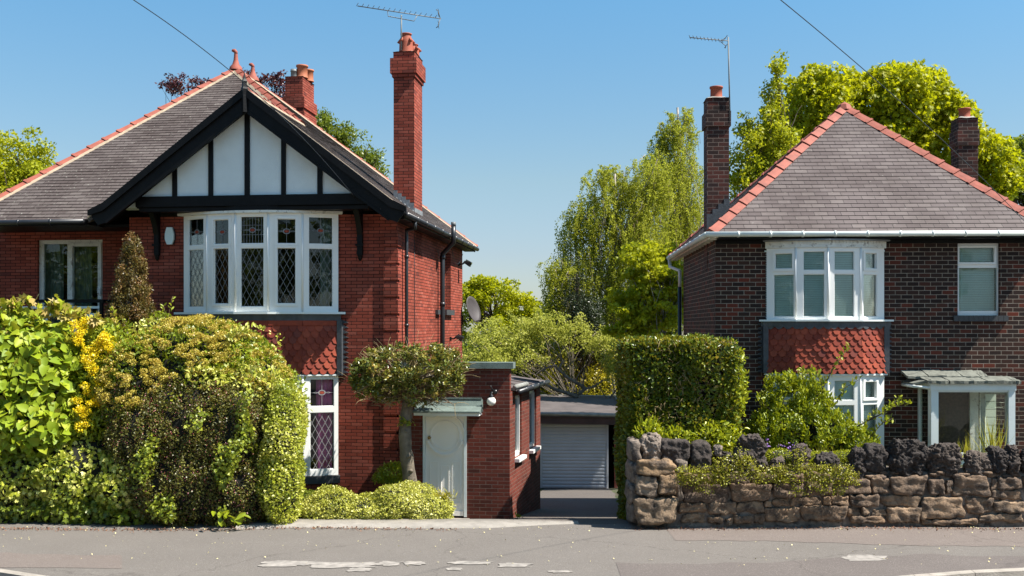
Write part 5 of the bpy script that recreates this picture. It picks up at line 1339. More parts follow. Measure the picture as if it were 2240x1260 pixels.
for i in range(n+1):
    x = x0w+(12.5-x0w)*i/n
    for (yy, z) in ((17.42, -.15), (17.42, .35), (17.44, .78), (17.50, .93), (17.75, .98), (17.90, .95), (17.90, -.15)):
        e = mnoise.fractal(Vector((x*2.2, yy*2, z*3)), 1, 2, 4)*.03; vs.append((x, yy+e, z+e*.6))
mb.mesh(vs, [(i*7+k, (i+1)*7+k, (i+1)*7+k+1, i*7+k+1) for i in range(n) for k in range(6)]+[(6, 5, 4, 3, 2, 1, 0)], 0, True)
mb.build('mortar_core', 'mortar_grey', sw_)
rows = [(1494,1596,1059,1099),(1600,1688,1058,1095),(1692,1760,1056,1086),(1764,1824,1054,1084),(1827,1905,1045,1078),(1907,1948,1043,1078),(1951,2028,1042,1083),(2033,2067,1050,1083),(2069,2086,1050,1080),(2088,2165,1040,1084),(2168,2183,1046,1070),(2185,2239,1045,1069),(2243,2310,1044,1080),
 (1486,1548,1101,1120),(1550,1612,1099,1124),(1612,1672,1097,1122),(1690,1728,1088,1106),(1674,1690,1096,1108),(1730,1800,1086,1105),(1802,1818,1088,1104),(1820,1858,1085,1105),(1862,1923,1083,1107),(1925,2013,1084,1108),(2016,2111,1088,1134),(2114,2173,1088,1122),(2167,2236,1072,1093),(2175,2243,1097,1119),(2246,2320,1084,1118),
 (1490,1546,1123,1145),(1550,1582,1132,1145),(1586,1604,1134,1146),(1607,1648,1129,1144),(1650,1671,1126,1144),(1674,1752,1111,1141),(1755,1852,1107,1140),(1855,1884,1110,1128),(1886,1906,1110,1126),(1908,1941,1112,1128),(1863,1937,1129,1143),(1943,2014,1111,1142),(2018,2140,1136,1147),(2143,2242,1124,1142),(2245,2330,1122,1143),
 (1488,1530,1038,1060),(1533,1580,1036,1058),(1583,1640,1038,1056),(1645,1700,1036,1055),(1704,1760,1036,1053),(1764,1822,1034,1050)]
rgx = random.Random(21)
for (c_, d_) in ((1042, 1080), (1083, 1108), (1110, 1144)):
    a_ = 2322
    while a_ < 2720: b_ = a_+rgx.uniform(38, 105); rows.append((a_, b_, c_+rgx.uniform(-2, 2), d_+rgx.uniform(-2, 2))); a_ = b_+2
mb = MB()
for i, (a, b, c, d) in enumerate(rows):
    big = (b-a)*(d-c) > 2200
    px_stone(mb, a+.5, b-.5, c+.5, d+1, 100+i, .15 if not big else .17, D=WD+random.uniform(-.04, .03), n=13, p=11 if not big else 15, amp=.042, freq=8, r=(.55+.35*random.random() if c > 1083 and a > 1480 else .05+.5*random.random()))
mb.build('walling_stones', 'sandstone', sw_)
mb = MB()
for i, (a, b, c, d) in enumerate(((1395, 1476, 1008, 1040), (1392, 1440, 1042, 1086), (1442, 1483, 1038, 1084), (1391, 1482, 1090, 1149))):
    px_stone(mb, a, b, c, d, 300+i, .30, D=17.12, n=18, p=12, amp=.05, freq=7)
mb.build('end_pier', 'pillar_stone', sw_)
mb = MB()
for i, (a, b, c, d) in enumerate(((1380, 1398, 965, 1012), (1379, 1396, 1008, 1060), (1378, 1394, 1058, 1105), (1380, 1394, 1100, 1148), (1476, 1500, 1000, 1040), (1478, 1494, 1040, 1100))): px_stone(mb, a-2, b+6, c, d, 330+i, .34, D=17.34, n=9, p=5, amp=.04)
mb.build('pier_side', 'mortar_grey', sw_)
cop = [(1401,1447,950,1010,'p',.03),(1448,1509,963,1005,'s',0),(1511,1560,966,1032,'s',0),(1563,1582,976,995,'p',0),(1574,1610,988,1030,'c',.03),(1613,1677,953,1036,'c',.035),(1690,1722,1004,1030,'c',.02),(1735,1775,973,1032,'c',.03),(1786,1842,997,1036,'c',.03),(1861,1900,986,1038,'c',.03),(1891,1944,972,1030,'s',.01),(1945,2037,962,1036,'c',.045),(2033,2109,973,1034,'c',.04),(2115,2174,991,1042,'c',.03),(2168,2207,984,1032,'c',.035),(2204,2238,976,1030,'c',.035),(2236,2290,980,1034,'c',.03)]
a_ = 2294
while a_ < 2700: b_ = a_+rgx.uniform(40, 85); cop.append((a_, b_, rgx.uniform(968, 990), 1034, 'c', .035)); a_ = b_-3
for i, (a, b, c, d, kd, cr) in enumerate(cop):
    mb = MB(); r_ = {'p': .9, 's': .9, 'c': .2}[kd]
    px_stone(mb, a, b, c, d+6, 400+i, .13 if kd != 's' else .16, D=WD+.02, n=30, p=2.6 if kd == 'c' else (3.2 if i != 1 else 8), amp=.035, freq=8, r=random.uniform(.1, .9), craggy=cr*1.35)
    o_ = mb.build('coping_stone', {'p': 'mortar_grey', 's': 'clinker', 'c': 'coping_brown' if i in (6, 7, 12, 13, 15) else 'clinker'}[kd], sw_)
mb = MB(); rg = random.Random(77)
for i in range(46):
    px = rg.uniform(1600, 2250); mbp = rg.uniform(1030, 1044); s = rg.uniform(8, 22); px_stone(mb, px, px+s*1.6, mbp, mbp+s*.5, 500+i, .10, D=WD+rg.uniform(.0, .08), n=4, p=4, amp=.02, r=rg.uniform(0, .6))
mb.build('packing_stones', 'sandstone', sw_)
# ================================================================== FOLIAGE TOOLS
def unit(a): return a/np.maximum(1e-9, np.linalg.norm(a, axis=1, keepdims=True))
def pn(p, f, seed):                                      # smooth pseudo-noise, roughly -1..1
    r = np.random.default_rng(seed); out = np.zeros(len(p))
    for k in range(7):
        d = r.normal(size=3); d /= np.linalg.norm(d); out += np.sin(p@d*f*r.uniform(.6, 1.7)+r.uniform(0, 6.28))
    return out/3.2
SHAPES = {
 'rhomb': (np.array([(0,0,0),(-.5,.45,.10),(0,1,0),(.5,.45,.10)]), [(0,3,2,1)]),
 'oval': (np.array([(0,0,0),(-.36,.22,.10),(-.5,.55,.14),(-.30,.84,.06),(0,1,-.06),(.30,.84,.06),(.5,.55,.14),(.36,.22,.10),(0,.5,0)]), [(0,8,2,1),(8,4,3,2),(8,0,7,6),(4,8,6,5)]),
 'heart': (np.array([(0,.02,0),(-.36,-.06,.10),(-.55,.28,.16),(-.40,.66,.08),(0,1.05,-.12),(.40,.66,.08),(.55,.28,.16),(.36,-.06,.10),(0,.45,0)]), [(0,8,2,1),(8,4,3,2),(8,0,7,6),(4,8,6,5)]),
 'lobed': (np.array([(0,0,0),(-.28,.02,.05),(-.55,.30,.08),(-.26,.42,.04),(-.40,.78,.05),(-.12,.66,.02),(0,1.05,-.04),(.12,.66,.02),(.40,.78,.05),(.26,.42,.04),(.55,.30,.08),(.28,.02,.05),(0,.4,-.03)]), [(12,0,1,2),(12,2,3,4),(12,4,5,6),(12,6,7,8),(12,8,9,10),(12,10,11,0)]),
 'spray': (np.array([(0,0,0),(-.22,.5,.04),(0,1,0),(.22,.5,.04)]), [(0,3,2,1)]),
}
def leaf_mesh(name, mat, parent, pos, nrm, size, shape='rhomb', ar=.6, droop=.2, outw=.5, wild=.6, seed=1, r=None, szv=.35, axis=None):
    rg = np.random.default_rng(seed); n = len(pos); T, Fs = SHAPES[shape]; k = len(T)
    nrm = unit(nrm+rg.normal(size=(n, 3))*wild*.6)
    ax = rg.normal(size=(n, 3))+nrm*outw+np.array([0, 0, -droop*2.2]) if axis is None else axis+rg.normal(size=(n, 3))*.25
    ax = unit(ax)
    side = np.cross(ax, nrm); side = unit(side+1e-6); nn = np.cross(side, ax)
    s = size*(1+szv*rg.uniform(-1, 1, n)) if np.isscalar(size) else size
    V = pos[:, None, :]+side[:, None, :]*(T[None, :, 0:1]*s[:, None, None]*ar)+ax[:, None, :]*(T[None, :, 1:2]*s[:, None, None])+nn[:, None, :]*(T[None, :, 2:3]*s[:, None, None])
    me = bpy.data.meshes.new(name); nf = len(Fs); fl = len(Fs[0])
    me.vertices.add(n*k); me.vertices.foreach_set('co', V.reshape(-1).astype(np.float32))
    loops = (np.arange(n)[:, None, None]*k+np.array(Fs)[None]).reshape(-1).astype(np.int32)
    me.loops.add(len(loops)); me.loops.foreach_set('vertex_index', loops)
    me.polygons.add(n*nf); me.polygons.foreach_set('loop_start', (np.arange(n*nf)*fl).astype(np.int32))
    try: me.polygons.foreach_set('loop_total', np.full(n*nf, fl, np.int32))
    except Exception: pass
    me.update(calc_edges=True)
    if r is None: r = rg.random(n)
    a = me.attributes.new('r', 'FLOAT', 'POINT'); a.data.foreach_set('value', np.repeat(np.clip(r, 0, 1), k).astype(np.float32))
    me.materials.append(MATS[mat])
    o = bpy.data.objects.new(name, me); COL.objects.link(o)
    if parent: o.parent = parent
    return o
def B(px, py, rx, ry, D, rd=None):                       # an ellipsoid mass seen at (px, py) with picture radii rx, ry, standing D metres away
    x, y, z = W(px, py, D); a = rx/F_PX*D; return (x, y, z, a, rd if rd is not None else a, ry/F_PX*D)
def on_blobs(blobs, n, seed, shell=.25, inner=.8, front=True, bias=.0):
    rg = np.random.default_rng(seed); b = np.array(blobs); A = (b[:, 3]*b[:, 5]+b[:, 4]*b[:, 5]+b[:, 3]*b[:, 4]); P = []; Nn = []; tot = 0
    while tot < n:
        m = int(n*1.5)+50; k = rg.choice(len(b), m, p=A/A.sum()); d = unit(rg.normal(size=(m, 3)))
        if front: keep = (d[:, 1] < .45+rg.random(m)*.5); d = d[keep]; k = k[keep]; m = len(k)
        rr = 1-shell*rg.random(m)**1.6*1.0+.06*rg.normal(size=m)*shell*3
        c = b[k, :3]; R = b[k, 3:6]; p = c+d*R*rr[:, None]; nn = unit(d/R)
        ok = np.ones(m, bool)
        for q in b: ok &= (((p-q[:3])/q[3:6])**2).sum(1) > inner**2
        P.append(p[ok]); Nn.append(nn[ok]); tot += ok.sum()
        if ok.sum() < 5: break
    return np.concatenate(P)[:n], np.concatenate(Nn)[:n]
def core(name, blobs, parent, k=.86, mat='thicket_shade', seed=0, zmin=None):  # dark solid body added inside the leaves to stand for inner shade
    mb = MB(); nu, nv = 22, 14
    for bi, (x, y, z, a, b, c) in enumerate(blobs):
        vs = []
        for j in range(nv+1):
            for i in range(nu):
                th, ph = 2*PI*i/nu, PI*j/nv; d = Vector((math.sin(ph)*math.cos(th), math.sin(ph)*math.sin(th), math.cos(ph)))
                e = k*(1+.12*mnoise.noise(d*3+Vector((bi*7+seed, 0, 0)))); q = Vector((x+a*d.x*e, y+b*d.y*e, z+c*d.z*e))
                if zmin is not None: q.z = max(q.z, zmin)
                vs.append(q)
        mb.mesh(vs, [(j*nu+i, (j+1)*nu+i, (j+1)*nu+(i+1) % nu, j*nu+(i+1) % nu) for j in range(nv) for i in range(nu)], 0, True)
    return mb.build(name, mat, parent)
def clumps(blobs, n, seed, rc, flat=.7, shell=.45, inner=.0, front=True):
    P, Nn = on_blobs(blobs, n, seed, shell, inner, front); rg = np.random.default_rng(seed+1)
    return [(p[0], p[1], p[2], rc*s, rc*s, rc*flat*s) for p, s in zip(P, rg.uniform(.65, 1.35, len(P)))]
def in_clumps(cl, n, seed, hollow=.35, up=.3):
    rg = np.random.default_rng(seed); c = np.array(cl); w_ = c[:, 3]**2; k = rg.choice(len(c), n, p=w_/w_.sum())
    d = unit(rg.normal(size=(n, 3))); d[:, 2] += up*rg.random(n); d = unit(d); rr = hollow+(1-hollow)*rg.random(n)**.6
    p = c[k, :3]+d*c[k, 3:6]*rr[:, None]; cv = rg.random(len(c))
    return p, d, cv[k]
def limb(mb, a, b, r0, r1, seed, wob=.12, n=6, sides=6):
    rg = random.Random(seed); a, b = Vector(a), Vector(b); l = (b-a).length; pts = []; rs = []
    side = (b-a).orthogonal().normalized(); s2 = (b-a).cross(side).normalized(); o1, o2 = rg.uniform(-1, 1), rg.uniform(-1, 1)
    for k in range(n+1):
        t = k/n; w_ = math.sin(PI*t)*wob*l
        pts.append(a.lerp(b, t)+side*w_*o1+s2*w_*o2+Vector((0, 0, math.sin(PI*t)*l*.06))+Vector((rg.uniform(-1, 1), rg.uniform(-1, 1), 0))*l*.015*(1 if 0 < k < n else 0)); rs.append(r0+(r1-r0)*t**.7)
    mb.tube(pts, rs, sides); return pts
def skeleton(name, mat, parent, base, top, r0, targets, seed=1, sides=8, r_end=.006, split=.25):
    # trunk from base to top, then limbs leaving it at different heights towards the targets
    mb = MB(); rg = random.Random(seed); tr = limb(mb, base, top, r0, r0*.3, seed, .04, 10, sides+2); b, t = Vector(base), Vector(top)
    lv = []
    for i, q in enumerate(targets):
        q = Vector(q[:3]); h = max(split, min(.93, ((q-b).dot(t-b)/(t-b).length_squared)*rg.uniform(.45, .8))); s = tr[int(h*10)]
        rr = r0*(1-.7*h)*.42; p2 = limb(mb, s, q, rr, r_end, seed+i+1, .12, 6, 5); lv.append(p2)
        for m in range(2):
            a = p2[rg.randint(2, 4)]; e = a+(q-a).normalized()*(q-a).length*.45+Vector((rg.uniform(-1, 1), rg.uniform(-1, 1), rg.uniform(-.4, .4)))*(q-s).length*.10; limb(mb, a, e, rr*.4, r_end*.8, seed*3+i*5+m, .1, 4, 4)
    return mb.build(name, mat, parent)
def plant(name, label, cat, loc=0, group=None): return thing(name, label, cat, (0, 0, 0), 0, group)
G = (.5, .5, .5)
leafmat('leaf_lime', [(0, (.15, .24, .010)), (.5, (.25, .33, .014)), (.85, (.35, .39, .022)), (1, (.40, .29, .08))], .3, .5, .3)
leafmat('leaf_ivy', [(0, (.06, .09, .010)), (.35, (.18, .23, .015)), (.7, (.38, .40, .035)), (1, (.62, .60, .16))], .22)
leafmat('leaf_cotoneaster', [(0, (.05, .055, .010)), (.45, (.11, .11, .018)), (.8, (.20, .19, .03)), (1, (.30, .19, .07))], .2)
leafmat('berry', [(0, (.26, .04, .05)), (.6, (.38, .09, .10)), (1, (.5, .26, .22))], 0)
leafmat('leaf_privet', [(0, (.12, .17, .01)), (.5, (.22, .28, .014)), (1, (.36, .38, .03))], .3)
leafmat('bud_ochre', [(0, (.36, .29, .035)), (.5, (.50, .42, .06)), (1, (.55, .34, .10))], .2)
leafmat('leaf_variegated', [(0, (.15, .19, .012)), (.4, (.30, .33, .02)), (.75, (.48, .48, .07)), (1, (.62, .59, .20))], .25)
leafmat('leaf_euonymus', [(0, (.17, .19, .02)), (.3, (.38, .38, .04)), (.65, (.56, .54, .12)), (1, (.64, .62, .24))], .22)
leafmat('flower_yellow', [(0, (.70, .48, .01)), (.5, (.85, .64, .015)), (1, (.90, .74, .03))], .35)
leafmat('flower_shaded', [(0, (.20, .17, .01)), (.5, (.34, .28, .01)), (1, (.55, .44, .015))], .3)  # yellow blossom darkened: the shade behind the garage is put into the colour
leafmat('leaf_conifer', [(0, (.07, .065, .012)), (.5, (.13, .10, .022)), (.8, (.20, .11, .035)), (1, (.27, .12, .05))], .15)
leafmat('leaf_holly', [(0, (0.058, 0.086, 0.015)), (.5, (0.128, 0.151, 0.022)), (.8, (0.282, 0.238, 0.038)), (1, (0.461, 0.302, 0.090))], .15, .3)
leafmat('leaf_laurel', [(0, (.04, .075, .008)), (.5, (.11, .16, .011)), (.8, (.22, .26, .02)), (.93, (.34, .33, .05)), (1, (.38, .26, .05))], .28, .35)
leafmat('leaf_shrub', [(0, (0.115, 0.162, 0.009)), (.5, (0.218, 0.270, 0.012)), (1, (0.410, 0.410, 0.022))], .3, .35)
leafmat('leaf_maple', [(0, (.19, .22, .004)), (.5, (.32, .35, .007)), (1, (.50, .47, .012))], .5, .5, .3)
leafmat('leaf_spring', [(0, (.22, .26, .008)), (.5, (.33, .36, .012)), (1, (.48, .46, .025))], .45, .5, .3)
leafmat('leaf_birch', [(0, (.20, .22, .025)), (.5, (.32, .34, .04)), (1, (.46, .46, .08))], .55, .6, .12)
leafmat('leaf_apple', [(0, (.19, .21, .02)), (.5, (.32, .34, .04)), (.85, (.45, .45, .09)), (1, (.60, .57, .30))], .4, .5, .2)
leafmat('leaf_dark', [(0, (.012, .02, .008)), (1, (.04, .055, .015))], .1)
leafmat('leaf_green', [(0, (0.090, 0.130, 0.011)), (1, (0.218, 0.259, 0.022))], .35)
leafmat('leaf_copper', [(0, (.035, .010, .014)), (.7, (.09, .02, .028)), (1, (.16, .05, .05))], .3)
leafmat('leaf_sedum', [(0, (.10, .06, .012)), (.3, (.24, .23, .015)), (.8, (.40, .40, .02)), (1, (.48, .46, .03))], .2)
leafmat('grass_blade', [(0, (0.230, 0.238, 0.015)), (1, (0.576, 0.497, 0.075))], .4)
# ================================================================== PLANTS, NEAR
# 1 large-leaved lime green bush, far left
t = plant('broadleaf_bush', 'large-leaved lime green bush spilling over the hedge at the far left', 'bush', 0)
bl_ = [B(70, 860, 140, 140, 18.5, .9), B(10, 780, 130, 100, 18.6, .9), B(110, 790, 80, 75, 18.6, .6), B(60, 930, 120, 70, 18.1, .7), B(-60, 850, 110, 190, 18.4, .9)]
core('stems_or_shade_core', bl_, t, .80)
P, Nn = on_blobs(bl_, 5000, 1, .26, .84)
leaf_mesh('leaves', 'leaf_lime', t, P, unit(Nn+np.array([.15, -.25, .55])), .155, 'heart', .78, .55, .5, .45, 2, r=.45+.22*np.random.default_rng(1).normal(size=len(P)), szv=.35)
mb = MB(); rg = random.Random(4); tips = []
for k in range(26):
    px = rg.uniform(-20, 215); a = W(px, 700, 18.5); b = W(px+rg.uniform(-14, 14), 656+abs(px-70)*.25+rg.uniform(-8, 22), 18.4); limb(mb, a, b, .008, .004, k, .08, 4, 5); tips.append(b)
mb.build('shoots', 'twig_brown', t)
P = np.repeat(np.array(tips), 7, 0)+RNG.normal(size=(26*7, 3))*np.array([.07, .05, .06])
leaf_mesh('young_leaves', 'leaf_lime', t, P, RNG.normal(size=P.shape)+np.array([0, -.6, .6]), .15, 'lobed', .9, .5, .6, .5, 3, r=.72+.3*RNG.random(len(P)))
# 2 yellow flowering shrub
t = plant('flowering_shrub', 'bright yellow flowering shrub between the broad-leaved bush and the domed hedge', 'shrub', 0)
bl_ = [B(218, 775, 36, 50, 18.15, .3), B(205, 745, 44, 30, 18.3, .3), B(212, 840, 26, 34, 18.05, .25), B(192, 885, 24, 24, 17.95, .2), B(178, 918, 16, 22, 17.85, .2), B(180, 712, 26, 16, 18.4, .25)]
cl = clumps(bl_, 120, 5, .085, .8, .45); P, Nn, cv = in_clumps(cl, 9500, 6); m = pn(P, 8, 71) > -.05; P, Nn = P[m], Nn[m]
leaf_mesh('flowers', 'flower_yellow', t, P, Nn, .032, 'rhomb', .8, .1, .5, .8, 7)
P, Nn = on_blobs([B(240, 770, 60, 60, 18.7, .5), B(245, 850, 55, 70, 18.4, .4), B(215, 735, 40, 30, 18.9, .3), B(205, 860, 50, 80, 18.3, .3), B(200, 930, 50, 40, 18.1, .3)], 5200, 8, .4, .4)
leaf_mesh('leaves', 'leaf_privet', t, P, Nn, .11, 'spray', 1.0, .1, .8, .7, 9)
# 3 domed hedge
t = plant('domed_hedge', 'tall domed yellow-green hedge with ochre flower heads along its crown, below the bow window', 'hedge', 0)
bl_ = [B(430, 862, 180, 163, 19.0, 1.2), B(330, 870, 110, 130, 18.8, 1.1), B(555, 905, 98, 140, 18.9, 1.0), B(500, 800, 90, 78, 19.0, .9), B(300, 860, 80, 90, 19.1, .8), B(352, 740, 42, 42, 19.3, .4), B(440, 1000, 190, 150, 18.6, 1.0), B(258, 735, 24, 40, 19.2, .3)]
core('stems_or_shade_core', bl_, t, .88)
P, Nn = on_blobs(bl_, 30000, 10, .16, .9); P = P+Nn*(.10*pn(P, 4.5, 3)+.06*pn(P, 13, 4))[:, None]
leaf_mesh('leaves', 'leaf_privet', t, P, Nn, .075, 'rhomb', .5, -.05, .9, .7, 11, r=.5+.3*pn(P, 3, 5)+.2*RNG.normal(size=len(P)))
hb = [b for b in bl_[:5]+bl_[6:]]
cl = [c for c in clumps(hb, 1500, 12, .08, .62, .05, .93) if c[2] > EYE-(865-HY)/F_PX*18.8+.35*math.sin(c[0]*3)]
P, Nn, cv = in_clumps(cl, 80000, 13, .5, .4); P[:, 2] += .06; P[:, 1] -= .05
leaf_mesh('flower_heads', 'bud_ochre', t, P, Nn, .024, 'rhomb', .9, -.2, .6, .8, 14, r=.3*cv+.6*RNG.random(len(P)))
P, Nn = on_blobs([B(470, 720, 60, 40, 18.4, .4), B(560, 745, 60, 40, 18.3, .4), B(560, 850, 60, 60, 18.1, .4), B(440, 840, 60, 40, 17.9, .3), B(330, 740, 50, 40, 18.8, .3)], 2200, 15, .2, .8)
P = P[pn(P, 5, 9) > .4]; leaf_mesh('pale_sprigs', 'leaf_variegated', t, P, unit(P*0+np.array([0, -.7, .7])), .085, 'oval', .5, -.3, .6, .8, 16, r=.5+.5*RNG.random(len(P)))
mb = MB(); sh = []
for px, y0, y1, dx in ((370, 690, 648, 8), (362, 700, 668, -4), (430, 712, 695, -2), (540, 740, 712, 4), (545, 735, 722, -5), (250, 690, 668, -3)):
    a = W(px, y0+20, 18.9); b = W(px+dx, y1, 18.9); limb(mb, a, b, .006, .003, px, .05, 4, 5)
    for k in range(9): sh.append(Vector(a).lerp(Vector(b), .45+.6*k/9))
mb.build('shoots', 'twig_brown', t); P = np.array([tuple(v) for v in sh]); leaf_mesh('shoot_leaves', 'leaf_privet', t, P, RNG.normal(size=P.shape), .085, 'oval', .4, -.5, .3, .8, 17, r=.7+.3*RNG.random(len(P)))
# 4 ivy
t = plant('ivy_hedge', 'low mass of variegated ivy hanging to the pavement at the lower left', 'ivy', 0)
bl_ = [B(60, 1040, 130, 95, 18.35, .8), B(-60, 1040, 120, 110, 18.3, .8), B(180, 1030, 120, 105, 18.35, .85), B(280, 1050, 70, 90, 18.2, .75), B(120, 960, 100, 60, 18.5, .6), B(300, 940, 60, 60, 18.3, .6), B(-190, 1000, 120, 140, 18.4, .8), B(-330, 990, 120, 150, 18.4, .8)]
core('stems_or_shade_core', bl_+[B(100, 1080, 170, 62, 18.4, .6)], t, .86, zmin=.01)
P, Nn = on_blobs(bl_, 24000, 20, .2, .88); P = P+Nn*(.09*pn(P, 4, 3)+.06*pn(P, 12, 4))[:, None]; P[:, 2] = np.maximum(P[:, 2], .02)
leaf_mesh('leaves', 'leaf_ivy', t, P, unit(Nn+np.array([0, -.3, .3])), .072, 'lobed', .95, .5, .3, .7, 21, r=.55+.25*pn(P, 3.2, 8)+.22*RNG.normal(size=len(P)))
P, Nn = on_blobs([B(40, 1110, 120, 30, 17.95, .35), B(180, 1115, 110, 30, 17.85, .35), B(280, 1120, 60, 30, 17.7, .3), B(-80, 1110, 100, 30, 18, .3)], 2200, 22, .3, .6); P[:, 2] = np.maximum(P[:, 2], .015)
leaf_mesh('trailing_leaves', 'leaf_ivy', t, P, unit(Nn+np.array([0, -.3, .5])), .085, 'lobed', .95, .5, .3, .7, 23, r=.4*RNG.random(len(P)))
# 5 cotoneaster
t = plant('cotoneaster', 'dark cotoneaster speckled with pink-red buds cascading over the front of the hedge', 'shrub', 0)
bl_ = [B(430, 940, 150, 110, 18.15, .75), B(340, 960, 100, 100, 18.1, .7), B(510, 960, 95, 120, 18.0, .7), B(430, 1060, 150, 95, 17.85, .6), B(330, 1060, 60, 85, 17.9, .5), B(530, 1070, 70, 85, 17.75, .5), B(290, 890, 60, 60, 18.2, .5)]
core('stems_or_shade_core', bl_, t, .88, zmin=.01)
cl = clumps(bl_, 1300, 30, .075, 2.6, .12, .88); P, Nn, cv = in_clumps(cl, 90000, 31, .35, 0); P[:, 2] = np.maximum(P[:, 2], .015)
leaf_mesh('leaves', 'leaf_cotoneaster', t, P, unit(Nn+np.array([.1, -.4, .3])), .034, 'rhomb', .7, .2, .6, .8, 32, r=.45*cv+.5*RNG.random(len(P)))
P, Nn, cv = in_clumps(cl, 15000, 33, .8, 0); P[:, 2] = np.maximum(P[:, 2], .02)
leaf_mesh('buds', 'berry', t, P, Nn, .017, 'rhomb', .95, .1, .8, .9, 34)
P, Nn = on_blobs([B(440, 1090, 70, 50, 17.3, .2), B(530, 1000, 50, 70, 17.35, .3), B(500, 1080, 70, 50, 17.3, .2), B(400, 900, 70, 40, 17.5, .25), B(310, 1000, 60, 70, 17.5, .3), B(555, 900, 40, 60, 17.4, .25), B(380, 1110, 60, 30, 17.3, .2), B(430, 1000, 130, 110, 17.35, .3)], 9500, 35, .6, .3)
m = (pn(P, 7, 31) > .55); P = P[m]; Nn = Nn[m]; P[:, 2] = np.maximum(P[:, 2], .02)
leaf_mesh('ivy_leaves', 'leaf_ivy', t, P, unit(Nn+np.array([0, -.4, .3])), .055, 'lobed', .95, .4, .3, .8, 36, r=.1+.6*RNG.random(len(P)))
# 6 variegated end of the hedge
t = plant('variegated_shrub', 'pale variegated shrub forming the right-hand end of the big hedge beside the lower bay', 'shrub', 0)
bl_ = [B(622, 960, 42, 120, 18.1, .75), B(615, 1070, 45, 90, 17.8, .65), B(630, 905, 30, 55, 18.5, .6), B(590, 868, 40, 42, 18.5, .55)]
core('stems_or_shade_core', bl_, t, .84, zmin=.01)
P, Nn = on_blobs(bl_, 19000, 40, .2, .88); P = P+Nn*(.06*pn(P, 6, 3)+.05*pn(P, 15, 4))[:, None]; P[:, 2] = np.maximum(P[:, 2], .02)
leaf_mesh('leaves', 'leaf_variegated', t, P, unit(Nn+np.array([.1, -.2, .3])), .052, 'rhomb', .6, 0, .8, .8, 41, r=.45+.25*pn(P, 4, 8)+.25*RNG.normal(size=len(P)))
# broad leaves at the foot
t = plant('laurel_seedling', 'small cluster of broad glossy leaves at the foot of the hedge by the pavement', 'plant', 0)
P = np.array([W(490+RNG.normal()*14, 1136+RNG.normal()*8, 17.05) for _ in range(13)]+[W(528+RNG.normal()*7, 1133+RNG.normal()*6, 17.05) for _ in range(6)]); P[:, 2] = np.maximum(P[:, 2], .04)
leaf_mesh('leaves', 'leaf_shrub', t, P, RNG.normal(size=P.shape)*.4+np.array([0, -.5, .8]), .17, 'oval', .42, .05, .3, .5, 45, r=.3+.3*RNG.random(len(P)))
# 7 conifer
t = plant('dwarf_conifer', 'bronze-brown conical conifer standing in front of the red house left of the bow window', 'conifer', 0)
bt = W(284, 860, 19.3); tp_ = W(283, 522, 19.6)
cl = []; rg = random.Random(9)
for k in range(480):
    f = rg.random()**.8; y = 520+f*260; wd = 8+54*min(1, f*1.1)**.75; a = rg.uniform(0, 2*PI); rr = rg.uniform(.45, 1)
    if 285-18 < 285+wd*rr*math.cos(a) < 292 and f < .35 and rg.random() < .6: continue
    x, yy, z = W(288-4*f+wd*rr*math.cos(a)*(1 if math.cos(a) > 0 else .92), y, 19.45); cl.append((x, yy+wd/F_PX*19*rr*math.sin(a), z, .075, .075, .13))
P, Nn, cv = in_clumps(cl, 36000, 50, .2, .3)
leaf_mesh('foliage', 'leaf_conifer', t, P, Nn, .042, 'spray', 1.1, -.35, .7, .7, 51, r=.5*cv+.5*RNG.random(len(P)))
skeleton('trunk', 'bark_birch', t, bt, tp_, .045, cl[:60], 52, r_end=.004, split=.2)
# 8 clipped round-headed tree by the porch
t = plant('clipped_tree', 'small clipped tree with a flat bushy head and knobbly grey trunk by the porch', 'tree', 0)
base = (W(893, 1068, 19.3)[0], 19.3, gz(-2, 19.3)-.05)
bl_ = [B(860, 810, 85, 52, 19.3, .8), B(940, 805, 80, 50, 19.2, .8), B(810, 830, 42, 42, 19.3, .4), B(985, 820, 40, 42, 19.2, .4), B(895, 850, 90, 42, 19.2, .6)]
cl = clumps(bl_, 330, 60, .085, .8, .35, .55, front=False); P, Nn, cv = in_clumps(cl, 15500, 61, .2, .3)
keep = P[:, 2] > EYE-(852-HY)/F_PX*19.2-.38*RNG.random(len(P))**1.6; P, Nn, cv = P[keep], Nn[keep], cv[keep]
leaf_mesh('leaves', 'leaf_holly', t, P, Nn, .062, 'oval', .55, 0, .5, .8, 62, r=.55*RNG.random(len(P))+.45*cv)
mb = MB(); rg = random.Random(12); top = Vector(W(892, 850, 19.25)); b0_ = Vector(base); pts = []; rs = []
for k in range(22):
    f = k/21; p = b0_.lerp(top, f)+Vector((.05*math.sin(f*7), .03*math.sin(f*5+1), 0)); pts.append(p)
    rs.append((.145-.045*f+.05*math.exp(-f*16))*(1+.07*math.sin(k*1.9)+.05*math.sin(k*3.1)))
mb.tube(pts, rs, 14)
for k in range(16):                                     # knobs and pruning scars
    f = rg.uniform(.03, .85); p = b0_.lerp(top, f); a = rg.uniform(-PI*.95, .05); d = Vector((math.cos(a), math.sin(a), .1)); r = rg.uniform(.03, .05)
    mb.tube([p+d*.07, p+d*.12, p+d*.15, p+d*.165], [r*1.3, r*1.1, r*.7, r*.2], 8)
fork = Vector(W(893, 872, 19.25)); tw = MB()
